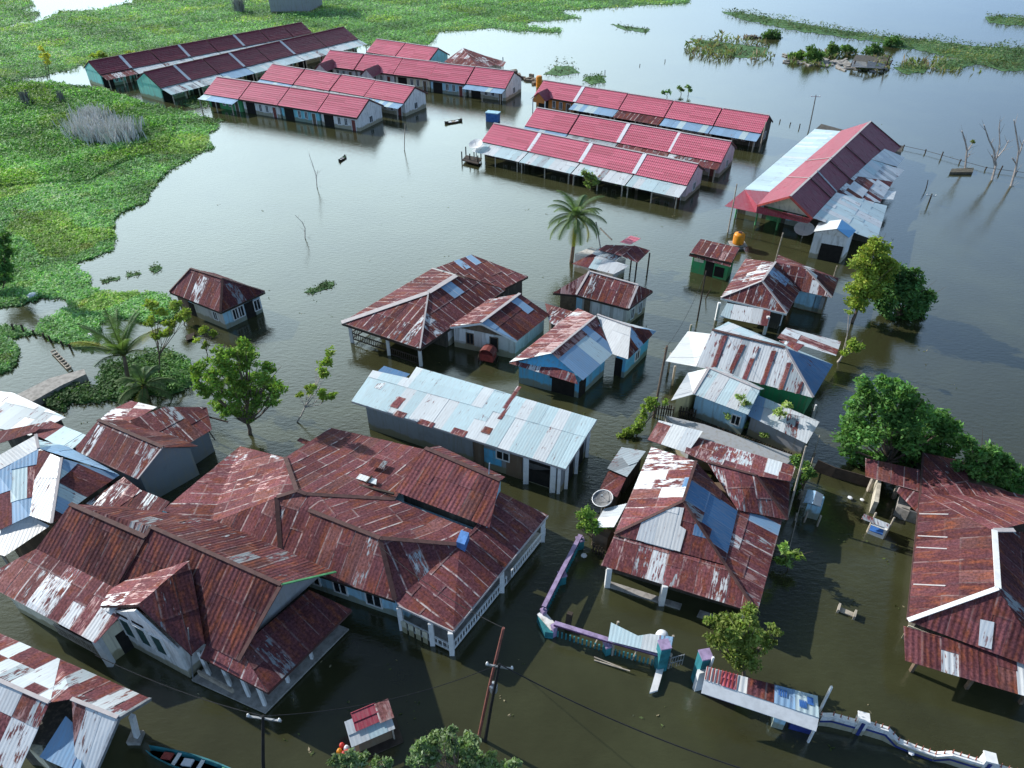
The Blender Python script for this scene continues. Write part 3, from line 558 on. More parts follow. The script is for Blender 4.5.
# green kiosk hut and water tank
k0, k1, k2, k3 = P(690, 253, 2.0), P(731.5, 263, 2.0), P(739.8, 248, 2.5), P(700.8, 239, 2.5)
h = House('green_hut', 'small green walled hut with rusty two tier roof beside the orange water tank', 'hut', [k0, k1, k2, k3])
h.roof([[k0, k1, k2, k3]], 'rustseam', patches=[([(718, 252), (726, 247), (728, 258), (720, 259)], 'pale', .4, .6)]); h.roof([[(688.5, 256, 1.62), (730.5, 267, 1.62), (731.5, 263, 1.95), (690, 253, 1.95)]], 'rustworn', part='lower_roof'); h.fascia([(k0, k1), (k1, k2)], 'darkwood')
h.walls('green', .25, top=1.95); h.opening(0, .5, .8, -.4, 2.0, 'doorway', pm='dark'); h.opening(0, .78, .9, .2, 1.0, 'doorway', pm='dark'); h.opening(0, .18, .9, 1.2, .3, 'banner', pm='w_cream'); h.posts([P(692, 265, 0), P(705, 269, 0), P(727, 275, 0)], 1.6, .1, 'greenpaint')
c = P(737, 247.5, 0); t = empty('water_tank', (c.x, c.y, 0), 'orange plastic water tank on a low platform next to the green hut', 'water tank')
mb = MB(); mb.lathe(c, [(.02, .45), (.52, .45), (.55, .6), (.55, 1.35), (.5, 1.5), (.2, 1.62), (.0, 1.62)], 18); mb.build('tank', 'orangeplastic', t, smooth_=True)
mb = MB(); mb.lathe(c, [(.0, 1.62), (.18, 1.62), (.18, 1.7), (.0, 1.7)], 12); mb.build('lid', 'brownfascia', t)
mb = MB(); mb.box(c+Vector((0, 0, .4)), (.8, 0, 0), (0, .6, 0), (0, 0, .05)); mb.box(c+Vector((0, 0, 0)), (.5, 0, 0), (0, .4, 0), (0, 0, .36)); mb.build('platform', 'concrete', t)
# house with two hips, right of centre
FL, FR, BR, BL = P(720.7, 298, 1.9), P(787, 313.8, 1.9), P(799.5, 291, 1.9), P(745.6, 259, 1.9); r1, r2 = P(762, 281.4, 3.43), P(775.5, 262.4, 3.43)
bl2 = P(845, 279, 1.9)
h = House('hip_roof_house', 'rusty double hipped house with a silver lean-to, behind the green walled house', 'house', [FL, FR, BR, BL])
q1 = P(806, 269, 3.3); q2 = P(832, 298, 1.9); q3 = P(838.5, 279, 1.9)
h.roof([[FL, FR, r1], [FR, BR, r2, r1], [BL, FL, r1, r2]], 'rustseam', patches=[([(748, 278), (756, 265), (775, 264), (765, 272), (755, 280)], 'silver', .3, .6), ([(768, 270), (775, 266), (787, 280), (782, 287)], 'sky', .3, .6)])
h.roof([([BR, q2, q1, r2], 'rustseam'), ([q2, q3, q1], 'rustdark'), ([q3, P(778, 255, 1.9), r2, q1], 'rust')], part='wing_roof', patches=[([(797, 292), (806, 268), (809, 270), (802, 294)], 'silver', .1, .4), ([(811, 296), (817, 280), (822, 284), (817, 297)], 'silver', .1, .3)])
h.caps([(FL, r1), (r1, FR), (r1, r2), (q1, q2)], 'fascia', w=.18); h.caps([(FL, FR)], 'whitepaint', w=.12, part='eave_trim', h=.16, dz=-.06)
h.roof([[(719.5, 317, 1.25), (767, 326.5, 1.25), (771, 311, 1.8), (727, 303, 1.8)]], 'silver', part='lean_to_roof', patches=[([(758, 312), (772, 312), (768, 328), (756, 325)], 'pale', .7, 1)])
w = inset([FL, FR, BR, BL], .5); h.walls('dark', poly=w); h.opening(1, .2, .9, .2, 1.5, 'doorway', pm='dark')
h.posts([P(779, 325, 0), P(716, 320, 0), P(764, 334, 0)], 1.7, .22, 'whitepaint')
ww = inset([BR, q2, q3, P(778, 262, 1.9)], .4); h.walls('brown', poly=ww, part='wing_wall'); h.poly = ww; h.opening(0, .3, 2.0, .1, 1.6, 'curtain', pm='w_sky'); h.opening(0, .75, .8, .1, 1.5, 'plank_panel', pm='w_grey')
# green walled house
e = 2.1; v0, v1, v2 = P(696, 366.6, e), P(813, 398, e), P(832.5, 364.7, e); r1, r2 = P(712, 330.4, 3.75), P(785, 348, 3.75); v3 = P(728, 322, e)
h = House('green_walled_house', 'green walled house under a pale silver roof with five rusty stripes', 'house', [v0, v1, v2, v3])
st = []
for (x0, y0), (x1, y1) in (((724, 335), (713, 366)), ((742, 343), (727, 376)), ((757, 346), (744, 380)), ((773, 350), (762, 385)), ((789, 362), (779, 391)), ((800, 382), (796, 396))): st.append(([(x0-2.2, y0), (x0+2.2, y0), (x1+2.2, y1), (x1-2.2, y1)], 'pale', .8, 1.0))
h.roof([([v0, v1, r2, r1], 'vsheet'), ([v1, v2, r2], 'blue'), ([v3, r1, r2, v2], 'cyan')])
flecks(h, v0, v1, r1, [[(x1-2.4, y1), (x1+2.4, y1), (x0+2.4, y0), (x0-2.4, y0)] for (x0, y0), (x1, y1) in (((725, 336), (713, 368)), ((743, 345), (729, 375)), ((757, 347), (744, 380)), ((774, 351), (762, 385)), ((789, 363), (780, 390)), ((801, 382), (797, 394)))], 'rustworn', 'rusty_strip')
h.caps([(r1, r2)], 'brownfascia', w=.25); h.caps([(r2, v1)], 'fascia', w=.18)
h.roof([[(665.6, 361.5, 1.75), (696, 367, 1.95), (711, 334, 2.3), (687.8, 331.5, 1.9)]], 'white', part='side_canopy'); h.posts([P(668, 372, 0), P(688, 343, 0), P(672, 385, 0)], 1.75, .14, 'palewood')
h.roof([[(777, 338, 2.5), (836, 356, 2.1), (841, 342, 2.1), (786, 327.6, 2.5)]], 'stripes', part='rear_roof'); h.roof([[(779, 341, 3.3), (797, 352, 3.3), (805, 345, 3.5), (786, 341, 3.5)]], 'rustworn', part='dormer_roof')
w = inset([v0, v1, v2, v3], .35); h.walls('green', poly=w, top=2.15); h.opening(0, .15, .6, .6, .9)
# small light blue house and its grey lean-to
a1, a2 = P(709, 368.4, 2.9), P(760, 390, 2.9); f1, f2 = P(693.4, 394.4, 2.0), P(748, 415, 2.0); l1, l2 = P(671, 401, 1.9), P(687.8, 373, 2.2)
h = House('light_blue_house', 'small pale blue house with white left slope, in front of the green walled house', 'house', [l1, f1, f2, a2*1.0, l2])
h.roof([([f1, f2, a2, a1], 'cyan'), ([l1, f1, a1, l2], 'white')]); back = a1+(a1-f1)*.8; back.z = 2.0; bk2 = a2+(a2-f2)*.8; bk2.z = 2.0; h.roof([[bk2, back, a1, a2]], 'cyan', part='rear_slope')
h.caps([(a1, a2), (a1, f1)], 'fascia', w=.18)
w = inset([f1+(f1-f2)*.02, f2, bk2, back], .2); h.walls('sky', poly=w, top=2.02); h.opening(0, .85, .6, .7, .8); w2 = inset([l1, f1, back, l2], .25); h.walls('yellow', poly=w2, part='side_wall', top=1.85)
h = House('grey_lean_to', 'long grey tin lean-to running right from the small pale blue house', 'lean-to', [P(748, 416, 1.7), P(806.5, 444, 1.5), P(819.5, 422, 1.9), P(756.5, 394.5, 2.1)])
h.roof([h.eave], 'silver', patches=[([(745, 416), (757, 392), (768, 399), (758, 420)], 'sky', 0, .1), ([(795, 414), (818, 420), (815, 425), (792, 417)], 'galv', .1, .4)]); h.walls('grey', .2, top=1.5)
# long silver warehouse
b0, b1, b2, b3 = P(351.5, 401.4, 2.4), P(565.6, 469.5, 2.4), P(597, 419.7, 2.75), P(416.6, 367, 2.75); n0, n1 = P(372.8, 370.5, 2.7), P(409, 378.5, 2.72)
h = House('warehouse', 'long grey walled building with pale silver sheet roof flecked with rust, centre of village', 'building', [b0, b1, b2, b3])
h.roof([[b0, b1, b2, b3, n1, n0]], 'cyan', patches=[([(351, 398), (366, 393), (382, 402), (375, 409)], 'sky', .0, .15)])
flecks(h, b0, b1, b3, [(398, 403, .3, .55), (402, 398, .35, .25), (400, 415, .4, .28), (426, 424, .55, .25), (459, 433, .5, .3), (487, 431, .3, .3), (401, 383, .4, .3), (382, 384, .25, .6), (411, 387, .3, .3), (512, 398, .14, 1.2), (504, 413, .14, .7)], 'rustworn')
h.roof([[(378, 371.5, 2.2), (404, 379.5, 2.2), (410, 374, 2.3), (384, 366, 2.3)]], 'blue', part='rear_patch')
w = inset([b0+(b1-b0)*.03, b1, b2, b3*.5+n0*.5], .35); h.walls('grey', poly=w, top=2.38)
h.fascia([(b0, b1), (b1, b2)], 'fascia', h=.1)
a, b, d, nn = h.edge(0)
for t in (.04, .16, .28, .38, .5, .72): h.opening(0, t, .3, 2.0, .14, 'vent', pm='dark')
h.opening(0, .60, .7, .1, 1.9, 'door', fm='wood', pm='w_brown'); h.opening(0, .66, 1.5, .5, 1.2, 'bluish_panel', pm='w_blue'); h.opening(0, .72, .9, 1.2, .7); h.opening(0, .775, 1.1, -.3, 2.2, 'plank_panel', pm='w_brown')
h.opening(0, .9, 1.6, .1, 2.0, 'doorway', pm='dark'); h.opening(0, .9, 1.6, 1.2, .5, 'lattice', pm='mesh')
for t in (.835, .962, .99): h.posts([a+(b-a)*t+nn*.12], 2.3, .34 if t < .99 else .2, 'whitepaint')
h.opening(1, .3, 1.0, -.3, 2.2, 'doorway', pm='dark'); h.opening(1, .7, .9, -.3, 2.2, 'doorway', pm='dark'); a, b, d, nn = h.edge(1)
h.posts([a+(b-a)*.12+nn*.1, a+(b-a)*.5+nn*.1, a+(b-a)*.93+nn*.1], 2.4, .22, 'whitepaint')
# big top right building with long silver side roofs
e = 2.3; ra, rb, rc = P(870.6, 121.7, 5.0), P(790.2, 196.7, 5.0), P(901, 147.5, e)
fr = PP(812.5, 219, ra, rb, rc); u = (rb-ra).normalized(); dd = Vector((-u.y, u.x, 0)); s_ = 1 if dd.dot(rc-ra) > 0 else -1; half = abs(dd.dot(rc-ra)); lc = ra-dd*s_*half; lc.z = e; ld = rb-dd*s_*half; ld.z = e
lf = PP(757.4, 205.6, ra, rb, lc); lj = PP(770.3, 191.6, ra, rb, lc); lk = PP(841, 131, ra, rb, lc)
h = House('market_hall', 'long hall with high pink and maroon gable roof and silver side roofs at upper right', 'building', [lf, fr, rc, lc])
h.roof([([ra, rb, lf, lj, lk], 'crimson'), ([ra, rb, fr, rc], 'maroon')], mat='tile'); h.caps([(ra, rb)], 'fascia', w=.22); h.caps([(ra, rc)], 'brownfascia', w=.3, part='verge')
for t in (.18, .38, .58, .8): mb = MB(); mb.bar(ra+(rb-ra)*t+Vector((0, 0, .1)), rc+(fr-rc)*t+Vector((0, 0, .1)), .16, .05); mb.build('roof_seam', 'brownfascia', h.o)
mb = MB(); mb.bar(ra+(rb-ra)*.72+Vector((0, 0, .12)), rc+(fr-rc)*.74+Vector((0, 0, .12)), .28, .05); mb.build('skylight_strip', 'steel', h.o)
for t in (.55, .8): mb = MB(); mb.bar(ra+(rb-ra)*t+Vector((0, 0, .1)), lk+(lj-lk)*t+Vector((0, 0, .1)), .2, .05); mb.build('repair_strip', 'fascia', h.o)
h.roof([[(744.5, 189.5, 2.1), lj-Vector((0, 0, .05)), lk-Vector((0, 0, .05)), (815, 129, 2.1)]], 'cyan', part='left_side_roof')
h.roof([([(724.6, 206.5, 1.9), (756, 213, 2.0), lf, lj-Vector((0, 0, .1)), (744.5, 190, 2.25)], 'crimson'), ([(756, 213, 2.0), (807.8, 223.7, 2.0), fr-Vector((0, 0, .06)), lf-Vector((0, 0, .06))], 'crimson')], part='front_skirt_roof', mat='tile')
gb = [lf-Vector((0, 0, .12)), fr-Vector((0, 0, .12)), rb-Vector((0, 0, .2))]; inn = (ra-rb).normalized()*.7; mb = MB(); mb.poly([p+inn for p in gb]); mb.poly([p+inn*1.15 for p in gb][::-1]); mb.build('gable_wall', 'w_cream', h.o); h.caps([(lf, rb), (rb, fr)], 'redpaint', part='verge', w=.14, h=.2, dz=-.02)
so = [(888, 149.5), (904, 157), (880, 150)]
UPP = lambda x, y: PP(x, y, ra, rb, rc)+Vector((0, 0, .14))
for (A_, B_, C_, D_), stl in (((UPP(884, 150), (905, 157.5, 2.0), (897, 167, 2.0), UPP(871, 160.5)), 'white'), ((UPP(871, 161), (904, 170.5, 1.9), (893, 182, 1.9), UPP(853.5, 177)), 'silver'), ((UPP(853, 177.5), (893, 182, 2.0), (880, 203, 1.9), UPP(834, 195.5)), 'mixed'), (((884, 190, 1.9), (896, 191.5, 1.6), (893, 200, 1.6), (881, 199, 1.9)), 'white'), ((UPP(836, 194), (887, 206, 1.9), (876.5, 241, 1.9), fr*1.0+Vector((0, 0, .1))), 'cyan')):
    h.roof([[A_, B_, C_, D_]], stl, part='right_side_roof')
w = [P(738, 214, 0)+Vector((0, .4, 0)), P(805, 230, 0)+Vector((0, .4, 0)), P(868, 243, 0), P(899, 160, 0)+Vector((0, 0, 0)), P(818, 137, 0)]
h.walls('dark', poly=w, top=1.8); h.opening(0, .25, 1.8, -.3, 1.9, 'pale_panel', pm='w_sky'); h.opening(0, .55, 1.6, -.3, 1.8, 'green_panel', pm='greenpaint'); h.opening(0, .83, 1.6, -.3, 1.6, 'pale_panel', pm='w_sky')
h.posts([P(735, 218, 0), P(755, 225, 0), P(776, 230, 0), P(800, 233, 0)], 1.9, .14, 'greenpaint')
# pavilion with pale tin ridge far behind (rusty pyramid)
ap = P(463, 48, 3.9); c0, c1, c2, c3 = P(444, 62, 2.2), P(479, 69, 2.2), P(505, 63, 2.2), P(470, 55, 2.2)
h = House('pyramid_house', 'house with faded orange rusty pyramid roof behind the pink roofed clusters', 'house', [c0, c1, c2, c3]); h.roof([[c0, c1, ap], [c1, c2, ap], [c2, c3, ap], [c3, c0, ap]], 'rustworn'); h.walls('cream', .4)
h.roof([[(478, 60, 2.5), (503, 67, 2.2), (506, 62, 2.3), (482, 55, 2.5)]], 'rustworn', part='rear_roof'); h.posts([P(503, 70, 0), P(495, 72, 0)], 2.2, .2, 'whitepaint')
# white gable annex beside the hall
l1, a1, a2, r1_, r2_ = P(813.7, 232, 2.7), P(837, 229, 3.5), P(841.6, 219.5, 3.5), P(848.8, 238, 2.7), P(855.8, 230.7, 2.7); l2_ = l1+(a2-a1); l2_.z = 2.7
h = House('gabled_annex', 'white gabled annex with bright blue roof slope in front of the hall', 'annex', [l1, r1_, r2_, l2_])
h.roof([([l1, a1, a2, l2_], 'white'), ([r1_, r2_, a2, a1], 'azure')])
dv = a2-a1
w = inset(h.eave, .1); h.walls('white', poly=w, top=2.68, gable=[(w[0], w[1], (w[0]+w[1])/2*0+a1+dv*.06-Vector((0, 0, .08)))]); h.opening(0, .62, 2.0, -.3, 2.0, 'doorway', pm='dark'); h.posts([P(819, 247, 0)], 2.4, .2, 'greenpaint')
# ------------------------------------------------------------------ near houses
# house with the blue roof patch
A0, A1 = P(601, 565.5, 1.6), P(757, 613.4, 1.6); B0, B1 = P(614.3, 534.6, 2.2), P(724.6, 564.7, 2.2); C0 = P(651.6, 447.3, 2.2); r1, r2 = P(683, 501.7, 3.6), P(696, 461.6, 3.6); C1 = P(737.5, 510.3, 2.25)
D1 = P(781.9, 520.3, 1.6); g1, g2 = P(707.4, 463, 3.0), P(756, 476, 3.0); G1, G2 = P(787.6, 520.3, 1.75), P(789.5, 482.5, 1.75); K0, K1, K2, K3 = P(684.5, 453, 2.5), P(690, 435.5, 1.95), P(795.6, 467, 1.95), P(790.5, 481.8, 2.3)
h = House('patched_house', 'large rusty house with white sheets and one big blue sheet on its roof', 'house', [A0, A1, G1, K2, K1, C0])
pat = [([(636, 528), (672, 508), (686, 501), (688, 520), (668, 550), (635, 542)], 'white', 0, .1), ([(686, 495), (700, 480), (738, 510), (729, 548), (712, 540), (695, 515)], 'blue', 0, .12), ([(650, 500), (682, 490), (682, 498), (655, 505)], 'silver', .1, .3), ([(636, 480), (665, 468), (672, 472), (640, 486)], 'silver', .05, .3), ([(650, 452), (665, 448), (672, 458), (650, 462)], 'silver', .3, .5), ([(614, 535), (640, 520), (683, 502), (660, 495), (625, 500)], 'grey', .9, 1)]
h.roof([([B0, r1, r2, C0], 'rustworn'), ([B0, B1, r1], 'rustplain'), ([B1, C1, r2, r1], 'rustdark')], patches=pat)
h.roof([[A0, A1, B1-Vector((0, 0, .05)), B0-Vector((0, 0, .05))], [A1, D1, C1-Vector((0, 0, .05)), B1-Vector((0, 0, .05))]], 'rustworn', part='skirt_roof', patches=[([(745, 515), (783, 520), (780, 528), (760, 526)], 'sky', 0, .1)])
h.roof([([g1, g2, G1, C1], 'rustworn'), ([g2, G2, G1], 'rustdark')], part='wing_roof', patches=[([(772, 480), (790, 484), (788, 492), (778, 487)], 'sky', 0, .1)])
h.roof([([K0, K1, K2, K3, g2, g1], 'rustworn')], part='rear_roof', patches=[([(772, 466), (786, 470), (784, 477), (770, 475)], 'silver', .1, .3), ([(696, 452), (700, 455), (704, 463), (690, 460)], 'silver', .3, .6)])
h.roof([[(647.3, 440, 2.3), (687.4, 453.5, 2.3), (703, 431.5, 2.35), (658.7, 420.6, 2.35)]], 'white', part='flat_roof_sheet', patches=[([(650, 431), (662, 433), (660, 441), (648, 440)], 'pale', .6, .9)])
flecks(h, B0, B1, r1, [[(636, 540), (641.5, 522), (671.6, 507), (684, 508), (680, 526), (686, 530), (680, 552)]], 'white')
h.caps([(r1, r2), (r1, B0), (r1, B1), (g1, g2), (g2, G1), (B1, A1)], 'brownfascia', w=.16)
h.fascia([(A0, A1), (A1, D1)], 'darkwood', h=.12)
w = inset([A0+(B0-A0)*.45, A1+(B1-A1)*.45, C1, C0], .25); h.walls('dark', poly=w, top=1.75); ww = inset([C1, G1, G2, g1], .35); h.walls('brown', poly=ww, part='wing_wall', top=1.8); h.walls('grey', poly=[P(662, 437, 0), P(686, 466, 0), P(780, 486, 0), P(788, 478, 0), P(700, 446, 0)], part='rear_wall', top=1.9)  # dark wall brought forward to paint the shade under the skirt roof
fl = [P(608, 587, .12), P(672, 610, .12), P(746, 636, .12), P(752, 622, .12), P(618, 580, .12)]; h.slab([P(607, 586, .1), P(680, 609, .1), P(682, 604, .1), P(609, 581, .1)], .12)
h.slab([P(697, 616, .1), P(735, 627, .1), P(738, 622, .1), P(700, 610, .1)], .12, part='porch_step')
h.posts([P(607, 586, 0), P(661, 604, 0), P(741, 630, 0)], 1.6, .28, 'whitepaint')
# dark sheds and awning on its left side
h = House('tin_lean_to', 'dark grey tin lean-to roofs in two steps along the left side of the patched house', 'lean-to', [P(607, 468.7, 1.5), P(627, 477, 1.6), P(645.8, 451.5, 1.8), P(621.5, 447, 1.7)]); h.roof([h.eave], 'greyroof')
h.roof([[(600, 489, 1.3), (617, 498, 1.3), (626, 478.5, 1.45), (608, 471, 1.4)]], 'rustdark', part='lower_roof'); h.walls('dark', .15, top=1.45); h.walls('dark', poly=inset([P(600, 489, 1.3), P(617, 498, 1.3), P(626, 479, 1.4), P(608, 471, 1.4)], .15), part='lower_wall', top=1.25)
h = House('white_awning', 'small white sheet awning beside the satellite dish', 'awning', [P(593, 528, 1.5), P(614, 527.4, 1.7), P(627, 503.5, 1.9), P(604, 509, 1.6)]); h.roof([h.eave], 'white', patches=[([(606, 505), (622, 501), (622, 507), (606, 511)], 'pale', .5, .7)]); h.posts([P(594, 536, 0), P(604, 518, 0)], 1.5, .1, 'wood'); h.walls('brown', poly=[P(592, 546, 0), P(606, 552, 0), P(614, 538, 0), P(603, 533, 0)], top=1.2)
c = P(603, 500, 1.75); t = empty('satellite_dish', (c.x, c.y, 0), 'large grey mesh satellite dish tilted skyward above green leaves', 'satellite dish')
mb = MB(); ax = Vector((-.25, -.1, 1)).normalized(); xx = ax.cross(Vector((0, 1, 0))).normalized(); yy = ax.cross(xx); rings = []
for rr, zz in ((.02, 0), (.24, .03), (.42, .08), (.6, .18)): rings.append([c+xx*math.cos(2*math.pi*k/20)*rr+yy*math.sin(2*math.pi*k/20)*rr+ax*zz for k in range(20)])
for a, b in zip(rings, rings[1:]):
    for k in range(20):
        j = (k+1) % 20; mb.poly([a[k], a[j], b[j], b[k]]); mb.poly([p-ax*.03 for p in (b[k], b[j], a[j], a[k])])
mb.build('dish', 'mesh', t); mb = MB()
mb.tube(rings[-1]+[rings[-1][0]], .03, 5); mb.build('rim', 'whitepaint', t); mb = MB(); mb.tube([(c.x, c.y, -.4), c], .06, 8); mb.build('mast', 'steel', t); mb = MB()
for k in (0, 7, 13): mb.tube([rings[-1][k], c+ax*.42], .015, 4)
mb.box(c+ax*.42, (.06, 0, 0), (0, .06, 0), (0, 0, .06)); mb.build('feed_horn', 'steel', t)
# big rust roofed house at the right edge
e = 1.9; a, b = P(920, 494.8, e), P(907.5, 621, e); r1, r2 = P(994, 531, 4.0), P(997.5, 589, 4.0); ux = (r1-a); dv = (b-a).normalized(); px_ = Vector((-dv.y, dv.x, 0)); px_ = px_ if px_.x > 0 else -px_; W = (r1-a).dot(px_)+(r2-a).dot(px_)
br, bl = b+px_*W, a+px_*W
h = House('rust_house', 'big rust red house with pale ridge strips at the right edge of the photo', 'house', [b, br, bl, a])
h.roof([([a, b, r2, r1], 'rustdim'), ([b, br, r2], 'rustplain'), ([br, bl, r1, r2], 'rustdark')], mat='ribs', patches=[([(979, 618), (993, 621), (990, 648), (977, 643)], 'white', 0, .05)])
t0, t1, t2, t3 = P(923, 453, 1.9), P(967, 462.6, 1.9), P(968.5, 483, 2.15), P(1030, 497, 2.1)
h.roof([([a, r1, P(1060, 515, 3.9), t3, t2, t1, t0], 'rust')], part='rear_roof', patches=[([(958, 459), (968, 462), (967, 472), (956, 466)], 'silver', .2, .4)])
h.roof([[(905, 661, 1.35), (1040, 701, 1.35), (1040, 665, 1.75), (903.5, 626, 1.75)]], 'rustplain', part='skirt_roof', mat='ribs', patches=[([(932, 632), (950, 637), (962, 645), (962, 661), (983, 667), (981, 686), (934, 676)], 'silver', .05, .3), ([(1008, 672), (1030, 676), (1030, 700), (1010, 692)], 'white', 0, .1)])
flecks(h, b, br, r2, [[(978, 645), (980, 619), (994, 622), (991, 649)]], 'white'); h.caps([(r2, b)], 'whitepaint', w=.22); h.caps([(r1, r2)], 'whitepaint', w=.26); h.caps([(r1, P(1014, 531, 3.98))], 'fascia', w=.26, part='ridge_strip'); h.caps([(a, t0), (a, b)], 'brownfascia', w=.12, part='gutter', dz=.02, h=.06)
for x0, y0, x1, y1 in ((919, 514.5, 948, 515), (917.5, 536.5, 947, 538), (916, 548, 946.5, 549.5), (913, 585, 945, 586.5)):
    mb = MB(); p, q = PP(x0, y0, a, b, r1), PP(x1, y1, a, b, r1); mb.bar(p+Vector((0, 0, .06)), q+Vector((0, 0, .06)), .08, .02); mb.build('repair_strip', 'fascia', h.o)
w = inset([b, br, bl, a], .5); h.walls('dark', poly=w, top=1.9); h.posts([P(911, 671, 0), P(966, 688, 0), P(1020, 703, 0)], 1.4, .16, 'wood'); h.walls('brown', poly=[P(925, 466, 1.5), P(966, 476, 1.5), P(1030, 505, 1.5), P(1030, 540, 1.5), P(924, 500, 1.5)], part='rear_wall', top=1.75)  # main wall coloured dark in place of the shade below the skirt roof
c = P(911, 665, .6); h.opening(0, .05, 1.0, -.3, 1.4, 'pale_panel', pm='w_cream')
# roofless wash room and outhouse roofs next to it
h = House('outhouse', 'maroon roofed outhouse with a roofless dark washroom beside the right edge rust house', 'outhouse', [P(865.3, 477, 1.9), P(919, 492, 1.9), P(920, 470, 1.95), P(865.3, 458, 1.95)])
h.roof([h.eave], 'rust'); h.roof([[(896.5, 492, 1.6), (917, 513, 1.5), (919.5, 493, 1.85), (899, 487, 1.85)]], 'rust', part='lower_roof')
h.posts([P(868, 491, 0), P(893, 498, 0)], 1.9, .18, 'palewood'); mb = MB(); p, q = P(877, 482, 1.5), P(870, 512, .8); mb.prism([P(875, 481, 0), P(878, 482, 0), P(873.5, 514, 0), P(869, 513, 0)], -.5, 1.0); mb.build('side_wall', 'creamwall', h.o)
mb = MB(); mb.prism([P(882, 455, 0), P(920, 467, 0), P(921, 463, 0), P(883, 451, 0)], -.5, 1.5); mb.build('rear_wall', 'w_dark', h.o)
for q0, q1 in (((882, 455), (883, 468)), ((914, 465), (916, 477))):
    mb = MB(); mb.prism([P(*q0, 0), P(q0[0]+2, q0[1], 0), P(q1[0]+2, q1[1], 0), P(*q1, 0)], -.5, 1.5); mb.build('partition', 'w_dark', h.o)
mb = MB(); mb.prism([P(893, 515, 0), P(905, 521, 0), P(908, 508, 0), P(896, 503, 0)], -.5, .75); mb.build('cistern', 'concrete', h.o)
mb = MB(); mb.box((P(911, 519, .2)), (.55, -.3, 0), (.02, .04, 0), (0, .1, .55)); mb.build('tin_panel', 'steel', h.o)
c = P(880, 527, 0); t = empty('food_stall', (c.x, c.y, 0), 'tiny white and blue stall with slanting tin top standing beside the outhouse', 'stall')
mb = MB(); sheets(mb, [P(861, 519, 1.3), P(888, 529, 1.15), P(890, 524.5, 1.25), P(864, 514, 1.4)], 'mixed'); mb.build('roof', 'sheet', t)
mb = MB(); mb.prism([P(868, 531, .2), P(884, 537, .2), P(886, 530, .2), P(870, 524, .2)], -.1, .75); mb.build('counter', 'whitepaint', t); mb = MB(); mb.prism([P(869.5, 530, .8), P(882.5, 535, .8), P(884, 530, .8), P(871, 525, .8)], .75, .8); mb.build('counter_top', 'bluepaint', t)
for p in ((867, 532), (884, 538), (888, 531), (870, 526)): mb = MB(); q = P(*p, 0); mb.bar((q.x, q.y, -.4), (q.x, q.y, 1.15), .08); mb.build('post', 'palewood', t)
c = P(813, 511, 0); t = empty('bird_house', (c.x, c.y, 0), 'small blue and white gabled hut on posts by the leaning fence', 'hut')
l0, l1, m0, m1, q0, q1 = P(804, 503, 1.1), P(808, 490, 1.1), P(813, 504, 1.45), P(816, 491, 1.45), P(820, 507, 1.1), P(823, 495, 1.1)
mb = MB(); sheets(mb, [l0, m0, m1, l1], 'sky'); sheets(mb, [q0, q1, m1, m0], 'white'); mb.build('roof', 'sheet', t); mb = MB(); mb.prism([P(804, 514, .2), P(818, 518, .2), P(821, 507, .2), P(808, 503, .2)], -.2, 1.08); mb.build('wall', 'w_sky', t)
for p in ((804, 522), (817, 526)): mb = MB(); q = P(*p, 0); mb.bar((q.x, q.y, -.4), (q.x, q.y, .9), .09); mb.build('post', 'palewood', t)
# sprawling rust roofed complex
e = 2.2; k1 = P(276.8, 498, 3.9); k2 = P(297, 491.6, 4.0); k3 = P(307, 495, 3.9); k4 = P(309, 511, 3.7); k5 = P(380, 539, 3.7); k6 = P(459.5, 545.4, 2.75); k7 = P(472.4, 530.3, 2.7); k8 = P(395, 500, 3.0); k9 = P(285.4, 458, 3.5)
q1, q2, q3, q4 = P(208, 525, e), P(281.5, 562.5, e), P(395, 601, e), P(399, 605.5, 2.15); q5, q6 = P(453, 631, 1.9), P(547.6, 515.3, 1.9); q7 = P(500, 492, 2.4); q8 = P(330.5, 428, 2.3); q9 = P(425, 450, 2.5); p1, p2, p3 = P(163, 511, 2.2), P(185, 492, 2.3), P(240.3, 446.5, 2.3)
h = House('sprawling_house', 'sprawling rust maroon roofed house with many hips in the lower middle', 'house', [q2, q3, q5, q6, q8, p3, p1])
dk = [([(325, 430), (345, 440), (352, 455), (330, 462), (315, 445)], 'grey', .9, 1.1)]
h.roof([([q1, q2, k1], 'rust'), ([q2, q3, k5, k4, k3, k2, k1], 'rust'), ([k4, k5, k6, k7, k8, k3], 'rust'), ([k5, q3, k6], 'rust'), ([k2, k3, k8, q9, q8, k9], 'rust')])
h.roof([([k1, k2, k9, p3, p2, p1, q1], 'rustworn')], part='left_roof', patches=[([(208, 524), (285, 460), (298, 490), (240, 512)], 'pale', .72, .9), ([(180, 490), (240, 446), (285, 458), (215, 510)], 'pale', .74, .92)])
h.roof([([q3, q4, q5, q6, q7, k7, k6], 'rust')], part='right_roof', patches=[([(420, 590), (435, 590), (437, 602), (420, 602)], 'pale', .45, .6)])
h.caps([(k1, q2), (k1, k2), (k2, k3), (k4, k5), (k5, q3), (k2, k9), (k5, k6), (k3, k8)], 'brownfascia', w=.24); h.caps([(q4, q5), (q5, q6)], 'fascia', w=.12, part='eave_trim', h=.14, dz=-.05); h.fascia([(q1, q2), (q2, q3)], 'darkwood', h=.15)
